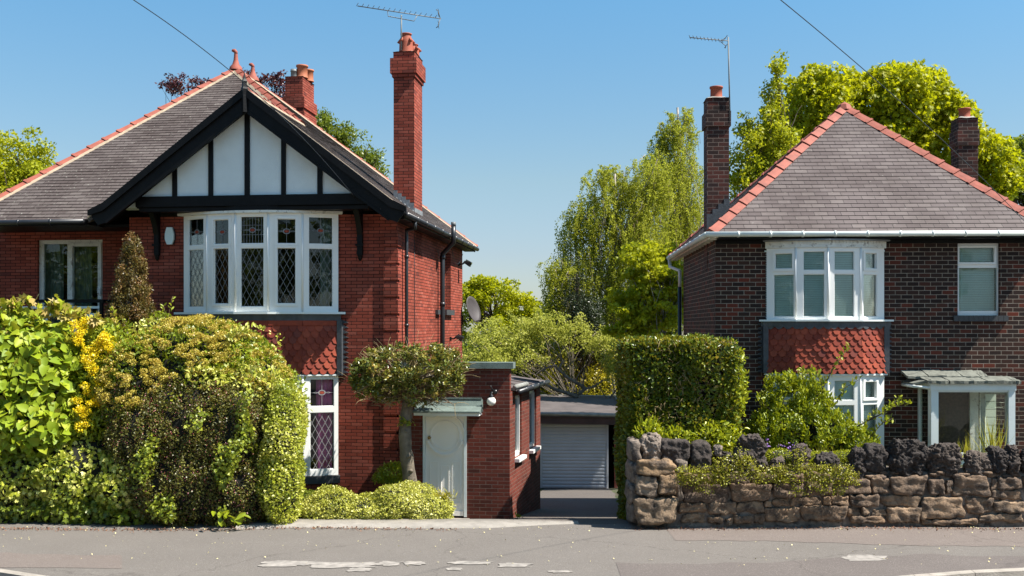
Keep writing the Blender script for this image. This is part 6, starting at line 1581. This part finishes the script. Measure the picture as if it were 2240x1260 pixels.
for i, c in enumerate(cl[:90]):
    p2 = limb(mb if i < 16 else tw, fork.lerp(top, rg.random()), c[:3], .035 if i < 16 else .012, .006 if i < 16 else .003, 600+i, .10, 6, 6)
    for m in range(5):
        a = p2[rg.randint(3, 6)]; e = a+(Vector(c[:3])-fork).normalized()*rg.uniform(.1, .35)+Vector((rg.uniform(-1, 1), rg.uniform(-1, 1), rg.uniform(-.7, .8)))*.2; limb(tw, a, e, .005, .002, 900+i*7+m, .1, 3, 4)
for k in range(120):                                     # bare twigs around the lower crown and bristling top
    lo = rg.random() < .6; a = Vector(W(rg.uniform(790, 1000), rg.uniform(850, 885) if lo else rg.uniform(770, 800), 19.2)); a.y += rg.uniform(-.5, .4)
    d = Vector((rg.uniform(-1, 1), rg.uniform(-1, .5), rg.uniform(-.5, .1) if lo else rg.uniform(.1, 1))).normalized(); limb(tw, a, a+d*rg.uniform(.12, .34), .0055, .0025, 2000+k, .1, 3, 4)
mb.build('trunk', 'bark_grey', t); tw.build('twigs', 'twig_straw', t)
bb = MB()
for k in range(34):
    a = fork.lerp(top, rg.random()); e = Vector(W(rg.uniform(785, 1005), rg.uniform(836, 886), 19.2)); e.y += rg.uniform(-.6, .3); p2 = limb(bb, a, e, .020, .005, 5000+k, .12, 7, 5)
    for m in range(5): q_ = p2[rg.randint(2, 7)]; limb(bb, q_, q_+Vector((rg.uniform(-1, 1), rg.uniform(-1, .4), rg.uniform(-.5, .7)))*.2, .006, .003, 6000+k*6+m, .1, 3, 4)
bb.build('bare_branches', 'twig_brown', t)
P = np.array([W(885+RNG.normal()*9, 925+RNG.normal()*5, 19.1) for _ in range(50)]); leaf_mesh('trunk_shoot', 'leaf_laurel', t, P, RNG.normal(size=P.shape)+np.array([0, -.5, .5]), .07, 'oval', .5, 0, .4, .8, 63, r=.5+.5*RNG.random(len(P)))
# 9 euonymus mound, 10 green ground shrub and potted plant
t = plant('euonymus_mound', 'low golden variegated euonymus mound along the edging in front of the porch door', 'shrub', 0)
bl_ = [B(740, 1115, 70, 42, 18.35, .55), B(810, 1120, 80, 38, 18.3, .5), B(870, 1105, 68, 42, 18.4, .6), B(930, 1120, 62, 38, 18.3, .5), B(695, 1128, 34, 28, 18.2, .35), B(905, 1095, 55, 32, 18.7, .5)]
core('stems_or_shade_core', bl_, t, .84)
P, Nn = on_blobs(bl_, 30000, 70, .16, .88); P = P+Nn*(.05*pn(P, 7, 3)+.04*pn(P, 18, 4))[:, None]
leaf_mesh('leaves', 'leaf_euonymus', t, P, Nn, .036, 'rhomb', .65, -.1, .8, .8, 71, r=.45+.22*pn(P, 7, 8)+.25*RNG.normal(size=len(P)))
P = np.array([W(970+RNG.normal()*10, 1088+RNG.normal()*5, 18.4) for _ in range(260)]); leaf_mesh('straw_tips', 'grass_blade', t, P, RNG.normal(size=P.shape), .10, 'spray', .3, -.2, .2, .8, 72)
t = plant('hebe', 'dark green low shrub tucked between the hedge and the golden mound', 'shrub', 0)
bl_ = [B(680, 1098, 34, 24, 18.9, .35), B(668, 1125, 22, 28, 18.6, .3)]; core('stems_or_shade_core', bl_, t, .85); P, Nn = on_blobs(bl_, 4200, 75, .2, .85); leaf_mesh('leaves', 'leaf_green', t, P, Nn, .038, 'rhomb', .5, 0, .8, .8, 76)
t = plant('potted_shrub', 'small leafy shrub in a dark blue glazed pot beside the clipped trunk', 'potted plant', 0)
pc = W(858, 1062, 19.7); mb = MB(); mb.lathe((pc[0], pc[1], gz(-3, 19.7)), [(.16, 0), (.2, .1), (.24, .3), (.26, .36), (.26, .40), (.22, .40), (.2, .3)], 20); mb.build('pot', 'pot_blue', t)
bl_ = [B(862, 1035, 36, 22, 19.7, .35), B(840, 1045, 26, 12, 19.7, .25), B(872, 1052, 20, 12, 19.5, .2), B(878, 1022, 20, 12, 19.7, .2)]; P, Nn = on_blobs(bl_, 3000, 77, .5, .4); leaf_mesh('leaves', 'leaf_shrub', t, P, Nn, .045, 'rhomb', .6, 0, .6, .8, 78)
# 11 tall clipped laurel hedge by the drive
t = plant('laurel_hedge', 'tall block-shaped clipped green hedge between the drive and the dark brick house', 'hedge', 0)
x0, x1 = W(1379, 0, 18.0)[0], W(1612, 0, 18.0)[0]; z0, z1 = .6, W(0, 746, 18.0)[2]
def boxpts(x0, x1, y0, y1, z0, z1, n, seed, rnd=.12):
    rg = np.random.default_rng(seed); A = [(y1-y0)*(z1-z0), (y1-y0)*(z1-z0)*.6, (x1-x0)*(z1-z0)*1.6, (x1-x0)*(y1-y0)*.8]; f = rg.choice(4, n, p=np.array(A)/sum(A)); u, v = rg.random(n), rg.random(n); P = np.zeros((n, 3)); Nn = np.zeros((n, 3))
    for k in range(4):
        m = f == k
        if k < 2: P[m] = np.stack([np.full(m.sum(), (x0, x1)[k]), y0+(y1-y0)*u[m], z0+(z1-z0)*v[m]], 1); Nn[m] = ((-1, 1)[k], 0, 0)
        if k == 2: P[m] = np.stack([x0+(x1-x0)*u[m], np.full(m.sum(), y0), z0+(z1-z0)*v[m]], 1); Nn[m] = (0, -1, 0)
        if k == 3: P[m] = np.stack([x0+(x1-x0)*u[m], y0+(y1-y0)*v[m], np.full(m.sum(), z1)], 1); Nn[m] = (0, 0, 1)
    c = np.array([(x0+x1)/2, (y0+y1)/2, (z0+z1)/2]); h = np.array([(x1-x0)/2, (y1-y0)/2, (z1-z0)/2]); q = (P-c)/h; l = (np.abs(q)**22).sum(1)**(1/22); P = c+q/np.maximum(l, 1)[:, None]*h
    P += Nn*(.07*pn(P, 3, seed)+.04*pn(P, 9, seed+1)-.10*rg.random(n)**2)[:, None]; return P, Nn
P, Nn = boxpts(x0, x1, 18.0, 19.8, -.1, z1, 36000, 80); m = (pn(P, 7, 55) > -.55) | (RNG.random(len(P)) < .35); P, Nn = P[m], Nn[m]
leaf_mesh('leaves', 'leaf_laurel', t, P, unit(Nn+np.array([.1, 0, .25])), .082, 'oval', .5, -.1, .7, .9, 81, r=.45+.22*pn(P, 3.5, 5)+.22*RNG.normal(size=len(P)))
P, Nn = boxpts(W(1370, 0, 18.3)[0], W(1400, 0, 18.3)[0], 18.1, 19.7, -.35, 1.7, 8000, 82); leaf_mesh('lower_leaves', 'leaf_laurel', t, P, unit(Nn+np.array([0, -.2, .25])), .06, 'oval', .5, .1, .7, .9, 83, r=.35*RNG.random(len(P))+.1)
P, Nn = on_blobs([B(1570, 960, 60, 34, 17.9, .4), B(1480, 965, 50, 26, 17.9, .3), B(1420, 950, 30, 30, 17.9, .3), B(1605, 840, 26, 90, 18.3, .4)], 2600, 84, .5, .4); leaf_mesh('fresh_growth', 'leaf_shrub', t, P, Nn, .085, 'oval', .5, -.3, .7, .8, 85, r=.4+.6*RNG.random(len(P)))
mb = MB(); mb.box((x0+.16, 18.2, -.3), (x1-.16, 19.6, z1-.14)); mb.box((W(1374, 0, 18.4)[0]+.08, 18.3, -.4), (x0+.155, 19.5, 1.5)); mb.build('stems_or_shade_core', 'thicket_shade', t)  # near-black boxes filling the hedge in place of its inner shade
tw = MB(); rg = random.Random(31)
for k in range(900):
    top_ = rg.random() < .6
    a = Vector((rg.uniform(x0+.1, x1-.05), 18.02, rg.uniform(z0, z1-.1))) if not top_ else Vector((rg.uniform(x0, x1), rg.uniform(18, 19.7), z1-.08))
    d = Vector((rg.uniform(-.6, .6), -.5*rg.random() if not top_ else rg.uniform(-.5, .5), 1 if top_ else rg.uniform(-.2, 1))); limb(tw, a-d*.1, a+d.normalized()*rg.uniform(.03, .11), .007, .004, 3000+k, .1, 2, 4)
tw.build('twigs', 'twig_straw', t)
# 12 shrub before the bay
t = plant('glossy_shrub', 'loose bright green shrub with long side shoots in front of the lower bay window', 'shrub', 0)
bl_ = [B(1745, 945, 100, 60, 18.9, .8), B(1760, 892, 62, 48, 19.0, .6), B(1720, 880, 50, 60, 19.0, .5), B(1830, 950, 58, 38, 18.9, .6), B(1872, 972, 46, 28, 18.9, .5), B(1680, 950, 45, 50, 18.9, .5), B(1760, 850, 30, 40, 19.1, .3)]
core('stems_or_shade_core', [B(1770, 960, 110, 60, 19.0, .5)], t, .8)
cl = clumps(bl_, 520, 90, .075, 1.7, .40, .55); P, Nn, cv = in_clumps(cl, 19000, 91, .1, .4)
leaf_mesh('leaves', 'leaf_shrub', t, P, unit(Nn+np.array([.1, -.2, .3])), .068, 'oval', .42, -.55, .4, .7, 92, r=.35*cv+.65*RNG.random(len(P)))
mb = MB(); sp = []
for pts in ([(1760, 900), (1800, 850), (1828, 795), (1860, 757)], [(1860, 940), (1920, 910), (1965, 885), (1990, 882)], [(1895, 920), (1940, 900), (1966, 868)], [(1750, 870), (1757, 835), (1752, 806)], [(1720, 860), (1728, 830), (1722, 822)], [(1690, 900), (1665, 880), (1655, 868)], [(1830, 880), (1845, 850), (1880, 830)], [(1800, 860), (1795, 830), (1770, 812)], [(1900, 960), (1930, 925), (1952, 915)]):
    q_ = [Vector(W(a, b, 18.7)) for a, b in pts]; mb.tube(q_, [.012-.009*i/(len(q_)-1) for i in range(len(q_))], 5)
    for i in range(len(q_)-1):
        for k in range(16): sp.append(q_[i].lerp(q_[i+1], k/16)+Vector((random.gauss(0, .035), random.gauss(0, .035), random.gauss(0, .03))))
for c in cl[:50]: limb(mb, W(1775, 1000, 19.1), c[:3], .016, .004, int(c[0]*100), .1, 5, 5)
mb.build('branches', 'bark_dark', t); P = np.array([tuple(v) for v in sp]); leaf_mesh('shoot_leaves', 'leaf_shrub', t, P, RNG.normal(size=P.shape)+np.array([0, -.4, .5]), .085, 'oval', .45, -.6, .2, .7, 93, r=.4+.6*RNG.random(len(P)))
# 13 creeping plant, 14 aubrieta, grasses
t = plant('creeping_sedum', 'yellow-green creeping plant trailing over the top of the stone wall', 'creeper', 0)
P = []
rg = np.random.default_rng(3)
for (x0_, x1_, y0_, y1_, n) in ((1482, 1600, 1022, 1060, 700), (1560, 1650, 1000, 1052, 480), (1650, 1720, 1022, 1056, 330), (1700, 1862, 1018, 1056, 850), (1735, 1850, 1050, 1082, 330), (1738, 1762, 980, 1030, 90), (1835, 1880, 1035, 1060, 140), (1520, 1560, 1055, 1078, 60), (1600, 1640, 980, 1020, 60)):
    u, v = rg.random(n), rg.random(n)
    for a, b in zip(u, v): P.append(W(x0_+(x1_-x0_)*a, y0_+(y1_-y0_)*b, 17.16+rg.uniform(-.05, .06)))
P = np.array(P); P = P[pn(P, 6, 12) > -.2]; P3 = np.repeat(P, 3, 0)+rg.normal(size=(len(P)*3, 3))*.03
leaf_mesh('leaves', 'leaf_sedum', t, P3, RNG.normal(size=P3.shape)*.5+np.array([.2, -.5, .8]), .026, 'rhomb', .95, .1, .4, .6, 95, r=.72*RNG.random(len(P3)))
mb = MB(); r2 = random.Random(2)
for k in range(90):
    p = Vector(P[r2.randrange(len(P))]); limb(mb, p, p+Vector((r2.uniform(-.12, .12), r2.uniform(-.02, .03), -r2.uniform(.03, .2))), .004, .002, k, .2, 4, 4)
mb.build('stems_or_shade_core', 'twig_brown', t)
t = plant('aubrieta', 'purple-flowered aubrieta with pale green leaves behind the coping stones', 'flowers', 0)
bl_ = [B(1705, 1000, 36, 18, 17.9, .3), B(1740, 1008, 40, 14, 17.9, .3), B(1850, 1000, 40, 14, 17.95, .3), B(1620, 985, 30, 14, 18, .3), B(1800, 1004, 40, 16, 17.9, .3)]; core('stems_or_shade_core', bl_, t, .8); P, Nn = on_blobs(bl_, 7000, 96, .3, .8); leaf_mesh('leaves', 'leaf_shrub', t, P, Nn, .026, 'rhomb', .7, 0, .6, .8, 97, r=.5+.5*RNG.random(len(P)))
P = np.array([W(1705+RNG.normal()*20, 978+RNG.normal()*8, 17.8) for _ in range(18)]+[W(1975, 985, 17.9), W(1962, 983, 17.9)]); P3 = np.repeat(P, 5, 0)+RNG.normal(size=(len(P)*5, 3))*.012; leaf_mesh('flowers', 'flower_purple', t, P3, RNG.normal(size=P3.shape), .03, 'rhomb', .9, 0, .5, .9, 98)
def grass_tuft(label, cx, cy, n, h, D, spread, name='grass_tuft', grp='grass tufts behind the coping'):
    P = np.array([W(cx+RNG.normal()*spread, cy, D) for _ in range(n)]); ax = RNG.normal(size=P.shape)*.05+np.array([0, 0, 1.0])
    o = leaf_mesh(name, 'grass_blade', None, P, RNG.normal(size=P.shape), h*RNG.uniform(.4, 1, n), 'spray', .05, axis=ax, seed=int(cx)); tag(o, label, 'grass', grp)
grass_tuft('tall thin grass tuft below the dark inner door of the glazed porch', 2112, 1012, 70, .55, 17.9, 9)
grass_tuft('tallest grass tuft, at the right side of the porch pane', 2168, 1008, 60, .85, 17.95, 7)
grass_tuft('sparse low grass between the two tall tufts before the porch', 2140, 1012, 30, .5, 17.95, 12)
grass_tuft('short bright grass sprouting between the purple flowers and the black stones', 1800, 1006, 80, .3, 17.85, 22)
t = plant('drive_weed', 'small green weed at the foot of the porch corner by the drive', 'weed', 0, ); P = np.array([W(1133+RNG.normal()*5, 1132+RNG.normal()*3, 19.6) for _ in range(40)]); leaf_mesh('leaves', 'leaf_shrub', t, P, RNG.normal(size=P.shape)+G, .07, 'spray', .6, -.3, .3, .8, 99)
# litter
rg = np.random.default_rng(5); n = 400; P = np.stack([rg.uniform(-9, 9, n), rg.uniform(14.6, 17.5, n)], 1); m = rg.random(n) < .35; P[m, 1] = 17.35-np.abs(rg.normal(size=m.sum()))*.16
P = np.array([(x, y, pz_(x, y)+.016) for x, y in P]); o = leaf_mesh('fallen_petals', 'leaf_litter', None, P, np.tile([0, 0, 1.0], (len(P), 1)), .026, 'rhomb', .8, 0, 0, .25, 6); tag(o, 'pale petals and leaf scraps scattered on the pavement', 'litter', kind='stuff')
n = 2600; xx_ = rg.uniform(-9, 9, n); P = np.array([(x, (17.22 if x < -4.4 else 17.28)-abs(rg.normal())*.09, pz_(x, 17)+.01) for x in xx_ if not (-.9 < x < 2.0)]); o = leaf_mesh('leaf_litter', 'litter_brown', None, P, np.tile([0, 0, 1.0], (len(P), 1)), .03, 'rhomb', .8, 0, 0, .4, 7); tag(o, 'brown dead leaves gathered along the foot of the hedge and wall', 'litter', kind='stuff')

# ================================================================== TREES BEYOND
def tree(name, label, cat, blobs, ncl, rc, nl, ls, mat, base, top, tr, seed, shape='rhomb', ar=.7, flat=.7, droop=.1, shell=.5, barkm='bark_dark', hollow=.25, group=None, nlimb=40, front=False, trunk_r_end=.01, colr=.5, inner=0):
    t = plant(name, label, cat, 0, group); cl = clumps(blobs, ncl, seed, rc, flat, shell, inner, front); P, Nn, cv = in_clumps(cl, nl, seed+2, hollow, .35)
    leaf_mesh('crown', mat, t, P, Nn, ls, shape, ar, droop, .5, .7, seed+3, r=colr*cv+(1-colr)*RNG.random(len(P)))
    rg = random.Random(seed); sk = skeleton('trunk', barkm, t, base, top, tr, rg.sample(cl, min(nlimb, len(cl))), seed, r_end=trunk_r_end); return t, cl
def gp_(px, D): x = (px-CX)/F_PX*D; return (x, D, gz(x, D)-.1)
tree('maple_tree', 'big dense yellow-green maple rising behind the roof of the dark brick house', 'tree',
     [B(1780, 250, 75, 75, 36, 2.2), B(1830, 215, 50, 45, 36, 1.2), B(1930, 240, 90, 70, 36, 2.2), B(1985, 215, 60, 50, 36, 1.5), B(2040, 240, 55, 55, 36, 1.5), B(1880, 330, 150, 110, 36.5, 2.6), B(2060, 330, 60, 100, 36, 2.0), B(2150, 380, 50, 75, 36, 1.5), B(1720, 310, 50, 70, 36.5, 1.5), B(1900, 185, 14, 22, 36, .3), B(1965, 180, 22, 22, 36, .4), B(2045, 190, 18, 22, 36, .4), B(2085, 260, 25, 40, 36, .6)],
     620, .40, 80000, .135, 'leaf_maple', gp_(1900, 36.5), W(1900, 260, 36.5), .35, 200, 'lobed', .9, 1.1, .15, .22, hollow=.6, inner=.75)
tree('sapling_tree', 'tall thin pale green tree with wispy top left of the maple', 'tree',
     [B(1690, 240, 26, 60, 31, .5), B(1700, 165, 20, 30, 31, .35), B(1665, 350, 62, 80, 31, 1.0), B(1640, 290, 26, 35, 31, .4), B(1640, 400, 60, 70, 31, 1.0), B(1715, 320, 40, 50, 31, .8), B(1625, 260, 10, 12, 31, .2)],
     260, .25, 11000, .10, 'leaf_spring', gp_(1690, 31), W(1695, 140, 31), .11, 220, 'rhomb', .7, .8, .1, .7, hollow=.1, nlimb=60, trunk_r_end=.005)
tree('dark_tree', 'dark green tree at the right edge of the picture beyond the maple', 'tree', [B(2225, 385, 45, 62, 42, 1.5), B(2260, 350, 50, 50, 42, 1.5), B(2190, 345, 18, 22, 42, .6)], 90, .45, 9000, .17, 'leaf_green', gp_(2230, 42), W(2230, 380, 42), .25, 230, 'rhomb', .7, hollow=.5)
tree('lime_tree', 'rounded yellow-green tree at the far left beyond the roof', 'tree', [B(40, 360, 75, 62, 40, 1.6), B(-20, 380, 70, 90, 40, 2), B(85, 390, 35, 45, 40, .8), B(30, 420, 80, 60, 40, 1.5)], 260, .30, 17000, .12, 'leaf_spring', gp_(40, 40), W(40, 350, 40), .2, 240, 'rhomb', .7, hollow=.4)
tree('copper_beech', 'dark purple-leaved tree showing above the roof on both sides of the red finials', 'tree', [B(400, 185, 52, 22, 44, .8), B(455, 195, 26, 20, 44, .5), B(545, 165, 12, 22, 44, .3), B(590, 180, 36, 22, 44, .7), B(620, 210, 40, 20, 44, .6), B(520, 230, 150, 30, 44, 1)], 210, .20, 6500, .115, 'leaf_copper', gp_(520, 44), W(520, 230, 44), .3, 250, 'rhomb', .6, .6, .1, .7, hollow=.1, nlimb=120, trunk_r_end=.005)
tree('ash_tree', 'fresh green tree behind the side slope of the red house roof', 'tree', [B(710, 270, 20, 40, 38, .5), B(745, 300, 28, 36, 38, .6), B(780, 330, 28, 36, 38, .6), B(815, 365, 28, 26, 38, .5), B(700, 320, 40, 60, 38, .8), B(842, 385, 10, 8, 38, .2)], 130, .28, 7500, .13, 'leaf_green', gp_(760, 38), W(750, 300, 38), .18, 260, 'spray', 1.0, 1.2, -.2, .8, hollow=.1, nlimb=40)
tree('sycamore', 'rounded yellow-green tree right of the satellite dish', 'tree', [B(1080, 650, 60, 42, 55, 1.6), B(1050, 640, 40, 30, 55, 1), B(1135, 675, 45, 35, 55, 1.2), B(1170, 700, 40, 30, 55, 1), B(1080, 720, 110, 50, 55, 1.8)], 260, .34, 17000, .14, 'leaf_maple', gp_(1080, 55), W(1080, 640, 55), .3, 270, 'rhomb', .8, .6, .1, .4, hollow=.5)
tree('apple_tree', 'old blossoming apple tree with crooked grey boughs beyond the drive', 'tree', [B(1090, 730, 80, 40, 40, 1.3), B(1070, 780, 70, 45, 39, 1.2), B(1160, 720, 70, 40, 40, 1.2), B(1230, 725, 55, 38, 40, 1.2), B(1300, 742, 45, 35, 40, 1), B(1338, 800, 22, 45, 39, .6), B(1140, 775, 60, 36, 39, 1.0)], 340, .24, 17000, .08, 'leaf_apple', gp_(1262, 39), W(1262, 880, 39), .10, 280, 'rhomb', .75, .8, .1, .8, hollow=.1, nlimb=26, barkm='bark_grey')
t = COL.objects['apple_tree']; mb = MB()
for pts, r0 in (([(1263, 905), (1265, 880), (1262, 862)], .16), ([(1263, 868), (1240, 860), (1210, 850), (1190, 838), (1168, 838)], .11), ([(1266, 862), (1278, 850), (1262, 838), (1240, 825), (1222, 808), (1212, 800), (1190, 808), (1172, 820)], .10), ([(1275, 852), (1300, 845), (1320, 830)], .07), ([(1222, 808), (1230, 790), (1226, 780)], .06), ([(1300, 905), (1330, 875), (1350, 850)], .09)):
    q_ = [Vector(W(a, b, 38.3)) for a, b in pts]; sm_ = []
    for i in range(len(q_)-1):
        p0, p1, p2, p3 = q_[max(0, i-1)], q_[i], q_[i+1], q_[min(len(q_)-1, i+2)]
        for k in range(5): u = k/5; sm_.append(.5*((2*p1)+(p2-p0)*u+(2*p0-5*p1+4*p2-p3)*u*u+(3*p1-p0-3*p2+p3)*u**3))
    sm_.append(q_[-1]); n_ = len(sm_)
    mb.tube(sm_, [.75*r0*(1-.6*i/(n_-1))*(1+.1*math.sin(i*1.7)) for i in range(n_)], 8)
    for k in range(2, n_, 3): limb(mb, sm_[k], sm_[k]+Vector((random.uniform(-.7, .7), random.uniform(-.3, .3), random.uniform(.1, .9))), .025, .006, k*7+int(r0*100), .15, 5, 5)
mb.build('boughs', 'bark_grey', t)
# birches: hanging strands of small leaves
def birch(label, blobs, nst, nl, D, px, topy, seed, r0=.16):
    t = plant('birch_tree', label, 'birch', 0, 'birch trees beyond the drive'); rg = np.random.default_rng(seed); S0, Nn = on_blobs(blobs, nst, seed, .75, 0, front=False); ln = rg.uniform(.6, 2.4, nst)
    k = rg.integers(0, nst, nl); f = rg.random(nl); P = S0[k]+np.stack([.16*np.sin(f*2+k)+rg.normal(size=nl)*.05, .16*np.cos(f*2+k)+rg.normal(size=nl)*.05, .25*np.sin(f*PI)*.6-f*ln[k]], 1)
    cv = rg.random(nst)[k]; leaf_mesh('crown', 'leaf_birch', t, P, rg.normal(size=P.shape)+np.array([0, -.3, .4]), .068, 'rhomb', .7, .6, .2, .8, seed+1, r=.45*cv+.55*rg.random(nl))
    mb = MB()
    for i in range(0, nst, 7): p = Vector(S0[i]); mb.tube([p+Vector((0, 0, .05)), p+Vector((.05, .05, -ln[i]*.4)), p+Vector((.08, .02, -ln[i]*.9))], [.008, .006, .004], 4)
    mb.build('hanging_twigs', 'twig_brown', t)
    skeleton('trunk', 'bark_birch', t, gp_(px, D), W(px, topy, D), r0, [tuple(S0[i]) for i in range(0, nst, max(1, nst//45))], seed, r_end=.01, split=.3)
birch('tallest silver birch, its thin pointed top beside the dark brick chimney', [B(1482, 290, 42, 50, 46, .8), B(1505, 245, 18, 20, 46, .4), B(1445, 285, 14, 20, 46, .4), B(1470, 360, 70, 60, 46, 1.3), B(1500, 450, 55, 90, 46, 1.4), B(1430, 330, 22, 30, 46, .5), B(1470, 530, 80, 90, 46, 1.5)], 800, 70000, 46, 1482, 235, 300)
birch('broad drooping silver birch in the middle of the group beyond the drive', [B(1325, 385, 40, 42, 44, .8), B(1330, 460, 90, 80, 44, 1.4), B(1400, 400, 62, 60, 44, 1.2), B(1270, 470, 40, 45, 44, .8), B(1400, 490, 80, 80, 44, 1.3), B(1436, 385, 44, 60, 44.5, 1), B(1290, 560, 70, 90, 44, 1.3), B(1380, 560, 80, 90, 44, 1.5), B(1240, 520, 26, 30, 44, .6), B(1370, 650, 110, 70, 44, 1.5)], 1500, 120000, 44, 1345, 380, 320)
birch('small pale silver birch at the left end of the group', [B(1228, 600, 44, 45, 43, .7), B(1215, 660, 30, 40, 43, .6), B(1245, 690, 40, 40, 43, .7)], 330, 24000, 43, 1228, 580, 340, .09)
tree('cypress', 'dark green conifer below the birches', 'conifer', [B(1262, 650, 24, 60, 42, .6), B(1280, 700, 40, 50, 42, .9), B(1300, 740, 50, 50, 42, 1)], 140, .25, 12000, .09, 'leaf_dark', gp_(1270, 42), W(1262, 600, 42), .15, 350, 'spray', 1, 1.2, .2, .6, hollow=.2)
tree('field_maple', 'bright yellow-green maple in front of the birches beside the dark brick house', 'tree', [B(1410, 560, 45, 35, 37, .8), B(1440, 610, 55, 50, 37, 1), B(1390, 640, 55, 50, 37, 1), B(1430, 690, 70, 60, 37, 1.1), B(1370, 700, 40, 50, 37, .8), B(1465, 560, 25, 30, 37, .5), B(1500, 640, 40, 80, 37, .8)], 240, .30, 14000, .13, 'leaf_spring', gp_(1430, 37), W(1425, 560, 37), .14, 360, 'lobed', .9, .5, .1, .7, barkm='bark_birch', hollow=.2, nlimb=50)
tree('laburnum', 'yellow-flowering shrub in shade behind the garage', 'shrub', [B(1210, 800, 50, 60, 42, 1), B(1280, 790, 50, 55, 42, 1), B(1345, 800, 45, 70, 42, 1), B(1310, 850, 60, 50, 41, 1), B(1220, 860, 50, 40, 41, 1)], 180, .3, 7000, .075, 'flower_shaded', gp_(1290, 42), W(1290, 780, 42), .08, 370, 'rhomb', .7, 1.3, .3, .6, hollow=.2)
# dark undergrowth closing the view low down between the houses
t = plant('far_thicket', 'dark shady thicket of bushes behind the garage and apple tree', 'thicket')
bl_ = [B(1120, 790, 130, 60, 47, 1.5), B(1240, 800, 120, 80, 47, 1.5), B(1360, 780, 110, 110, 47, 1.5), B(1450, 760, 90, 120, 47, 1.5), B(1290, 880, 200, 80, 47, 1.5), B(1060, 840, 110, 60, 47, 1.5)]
core('stems_or_shade_core', bl_, t, .9); P, Nn = on_blobs(bl_, 26000, 380, .3, .85); leaf_mesh('leaves', 'leaf_shrub', t, P, Nn, .13, 'rhomb', .7, 0, .6, .8, 381, r=.7*RNG.random(len(P)))
# distant wood closing the view low on the horizon
rg = np.random.default_rng(77); cl = [(x, y, z, 2.6, 2.0, 2.2) for x, y, z in zip(rg.uniform(-95, 95, 260), rg.uniform(66, 76, 260), rg.uniform(-3.4, 1.0, 260))]
P, Nn, cv = in_clumps(cl, 60000, 78, .6, .4); o = leaf_mesh('distant_wood', 'leaf_green', None, P, Nn, .34, 'rhomb', .8, 0, .6, .8, 79, r=.5*cv+.5*RNG.random(len(P))); tag(o, 'low far-off belt of green woodland beyond the gardens', 'woodland', kind='stuff')
# trees across the road behind the viewer: what the windows mirror
for i, (x, y, h, lab) in enumerate(((-25, -13, 14, 'wide green tree across the road, mirrored in the middle pane of the bow window'), (-35, -10, 13, 'farthest left green tree across the road, mirrored in the end panes'), (-15, -13, 13, 'broad green tree across the road to the left, mirrored in the patio door'), (-5, -16, 15, 'tall green tree across the road, mirrored in the bow window'), (6, -15, 14, 'bushy green tree across the road, mirrored in the bay of the dark brick house'), (16, -13, 13, 'green tree across the road to the right, mirrored in the porch glass'))):
    tree('roadside_tree', lab, 'tree', [(x, y, h*.65, 3.6, 2.5, h*.33), (x-2, y+.5, h*.5, 2.4, 2, h*.28), (x+2.2, y, h*.52, 2.4, 2, h*.3), (x, y, h*.25, 4.5, 1.8, h*.25)], 200, .6, 12000, .24, 'leaf_green', (x, y, -.2), (x, y, h*.8), .25, 400+i*7, 'rhomb', .8, hollow=.4, group='trees across the road', nlimb=16)
# ------------------------------------------------------------------ put every plant's and wall's origin at its own foot
for o in list(COL.objects):
    if o.type != 'EMPTY' or o.parent or tuple(o.location) != (0.0, 0.0, 0.0): continue
    ch = [c for c in COL.objects if c.parent == o]
    if not ch: continue
    bb = np.array([c.bound_box[k][:] for c in ch for k in (0, 6)]); lo, hi = bb.min(0), bb.max(0)
    b = Vector(((lo[0]+hi[0])/2, (lo[1]+hi[1])/2, lo[2])); o.location = b
    for c in ch: c.location = -b
# ------------------------------------------------------------------ camera, sun, sky
cd = bpy.data.cameras.new('camera'); cam = bpy.data.objects.new('camera', cd); COL.objects.link(cam)
cam.location = (0, 0, EYE); cam.rotation_euler = (math.radians(90), 0, 0)
cd.sensor_width = 36; cd.lens = 36; cd.shift_y = (HY-630)/F_PX; cd.clip_end = 3000
S.camera = cam
SUN = Vector((.68, -.185, 1.0)).normalized()
sd = bpy.data.lights.new('sun', 'SUN'); sd.energy = 5.0; sd.angle = math.radians(.53); sd.color = (1, .95, .87)
so = bpy.data.objects.new('sun', sd); COL.objects.link(so); so.rotation_euler = SUN.to_track_quat('Z', 'Y').to_euler(); so.location = (12, -5, 20)
w = bpy.data.worlds.new('World'); S.world = w; w.use_nodes = True; nt = w.node_tree
bg = nt.nodes['Background']; sk = nt.nodes.new('ShaderNodeTexSky'); sk.sky_type = 'NISHITA'; sk.sun_disc = False
sk.sun_elevation = math.asin(SUN.z); sk.sun_rotation = math.atan2(SUN.x, SUN.y); sk.air_density = 1.0; sk.dust_density = .6; sk.ozone_density = 1.6; sk.altitude = 100

tc = nt.nodes.new('ShaderNodeTexCoord'); sx = nt.nodes.new('ShaderNodeSeparateXYZ'); nt.links.new(tc.outputs['Generated'], sx.inputs[0])
rp = ramp(nt, [(.0, (.60, .64, .72)), (.07, (.63, .645, .71)), (.14, (.70, .745, .71)), (.30, (.60, .92, .97)), (1, (.60, .92, .97))]); nt.links.new(sx.outputs[2], rp.inputs[0])
nt.links.new(mixc(nt, 1.0, sk.outputs[0], rp.outputs[0], 'MULTIPLY'), bg.inputs[0]); bg.inputs[1].default_value = .082
S.view_settings.view_transform = 'Standard'; S.view_settings.look = 'None'; S.view_settings.exposure = 1.15; S.view_settings.gamma = 1
S.render.resolution_x = 1024; S.render.resolution_y = 576
S.render.engine = 'CYCLES'
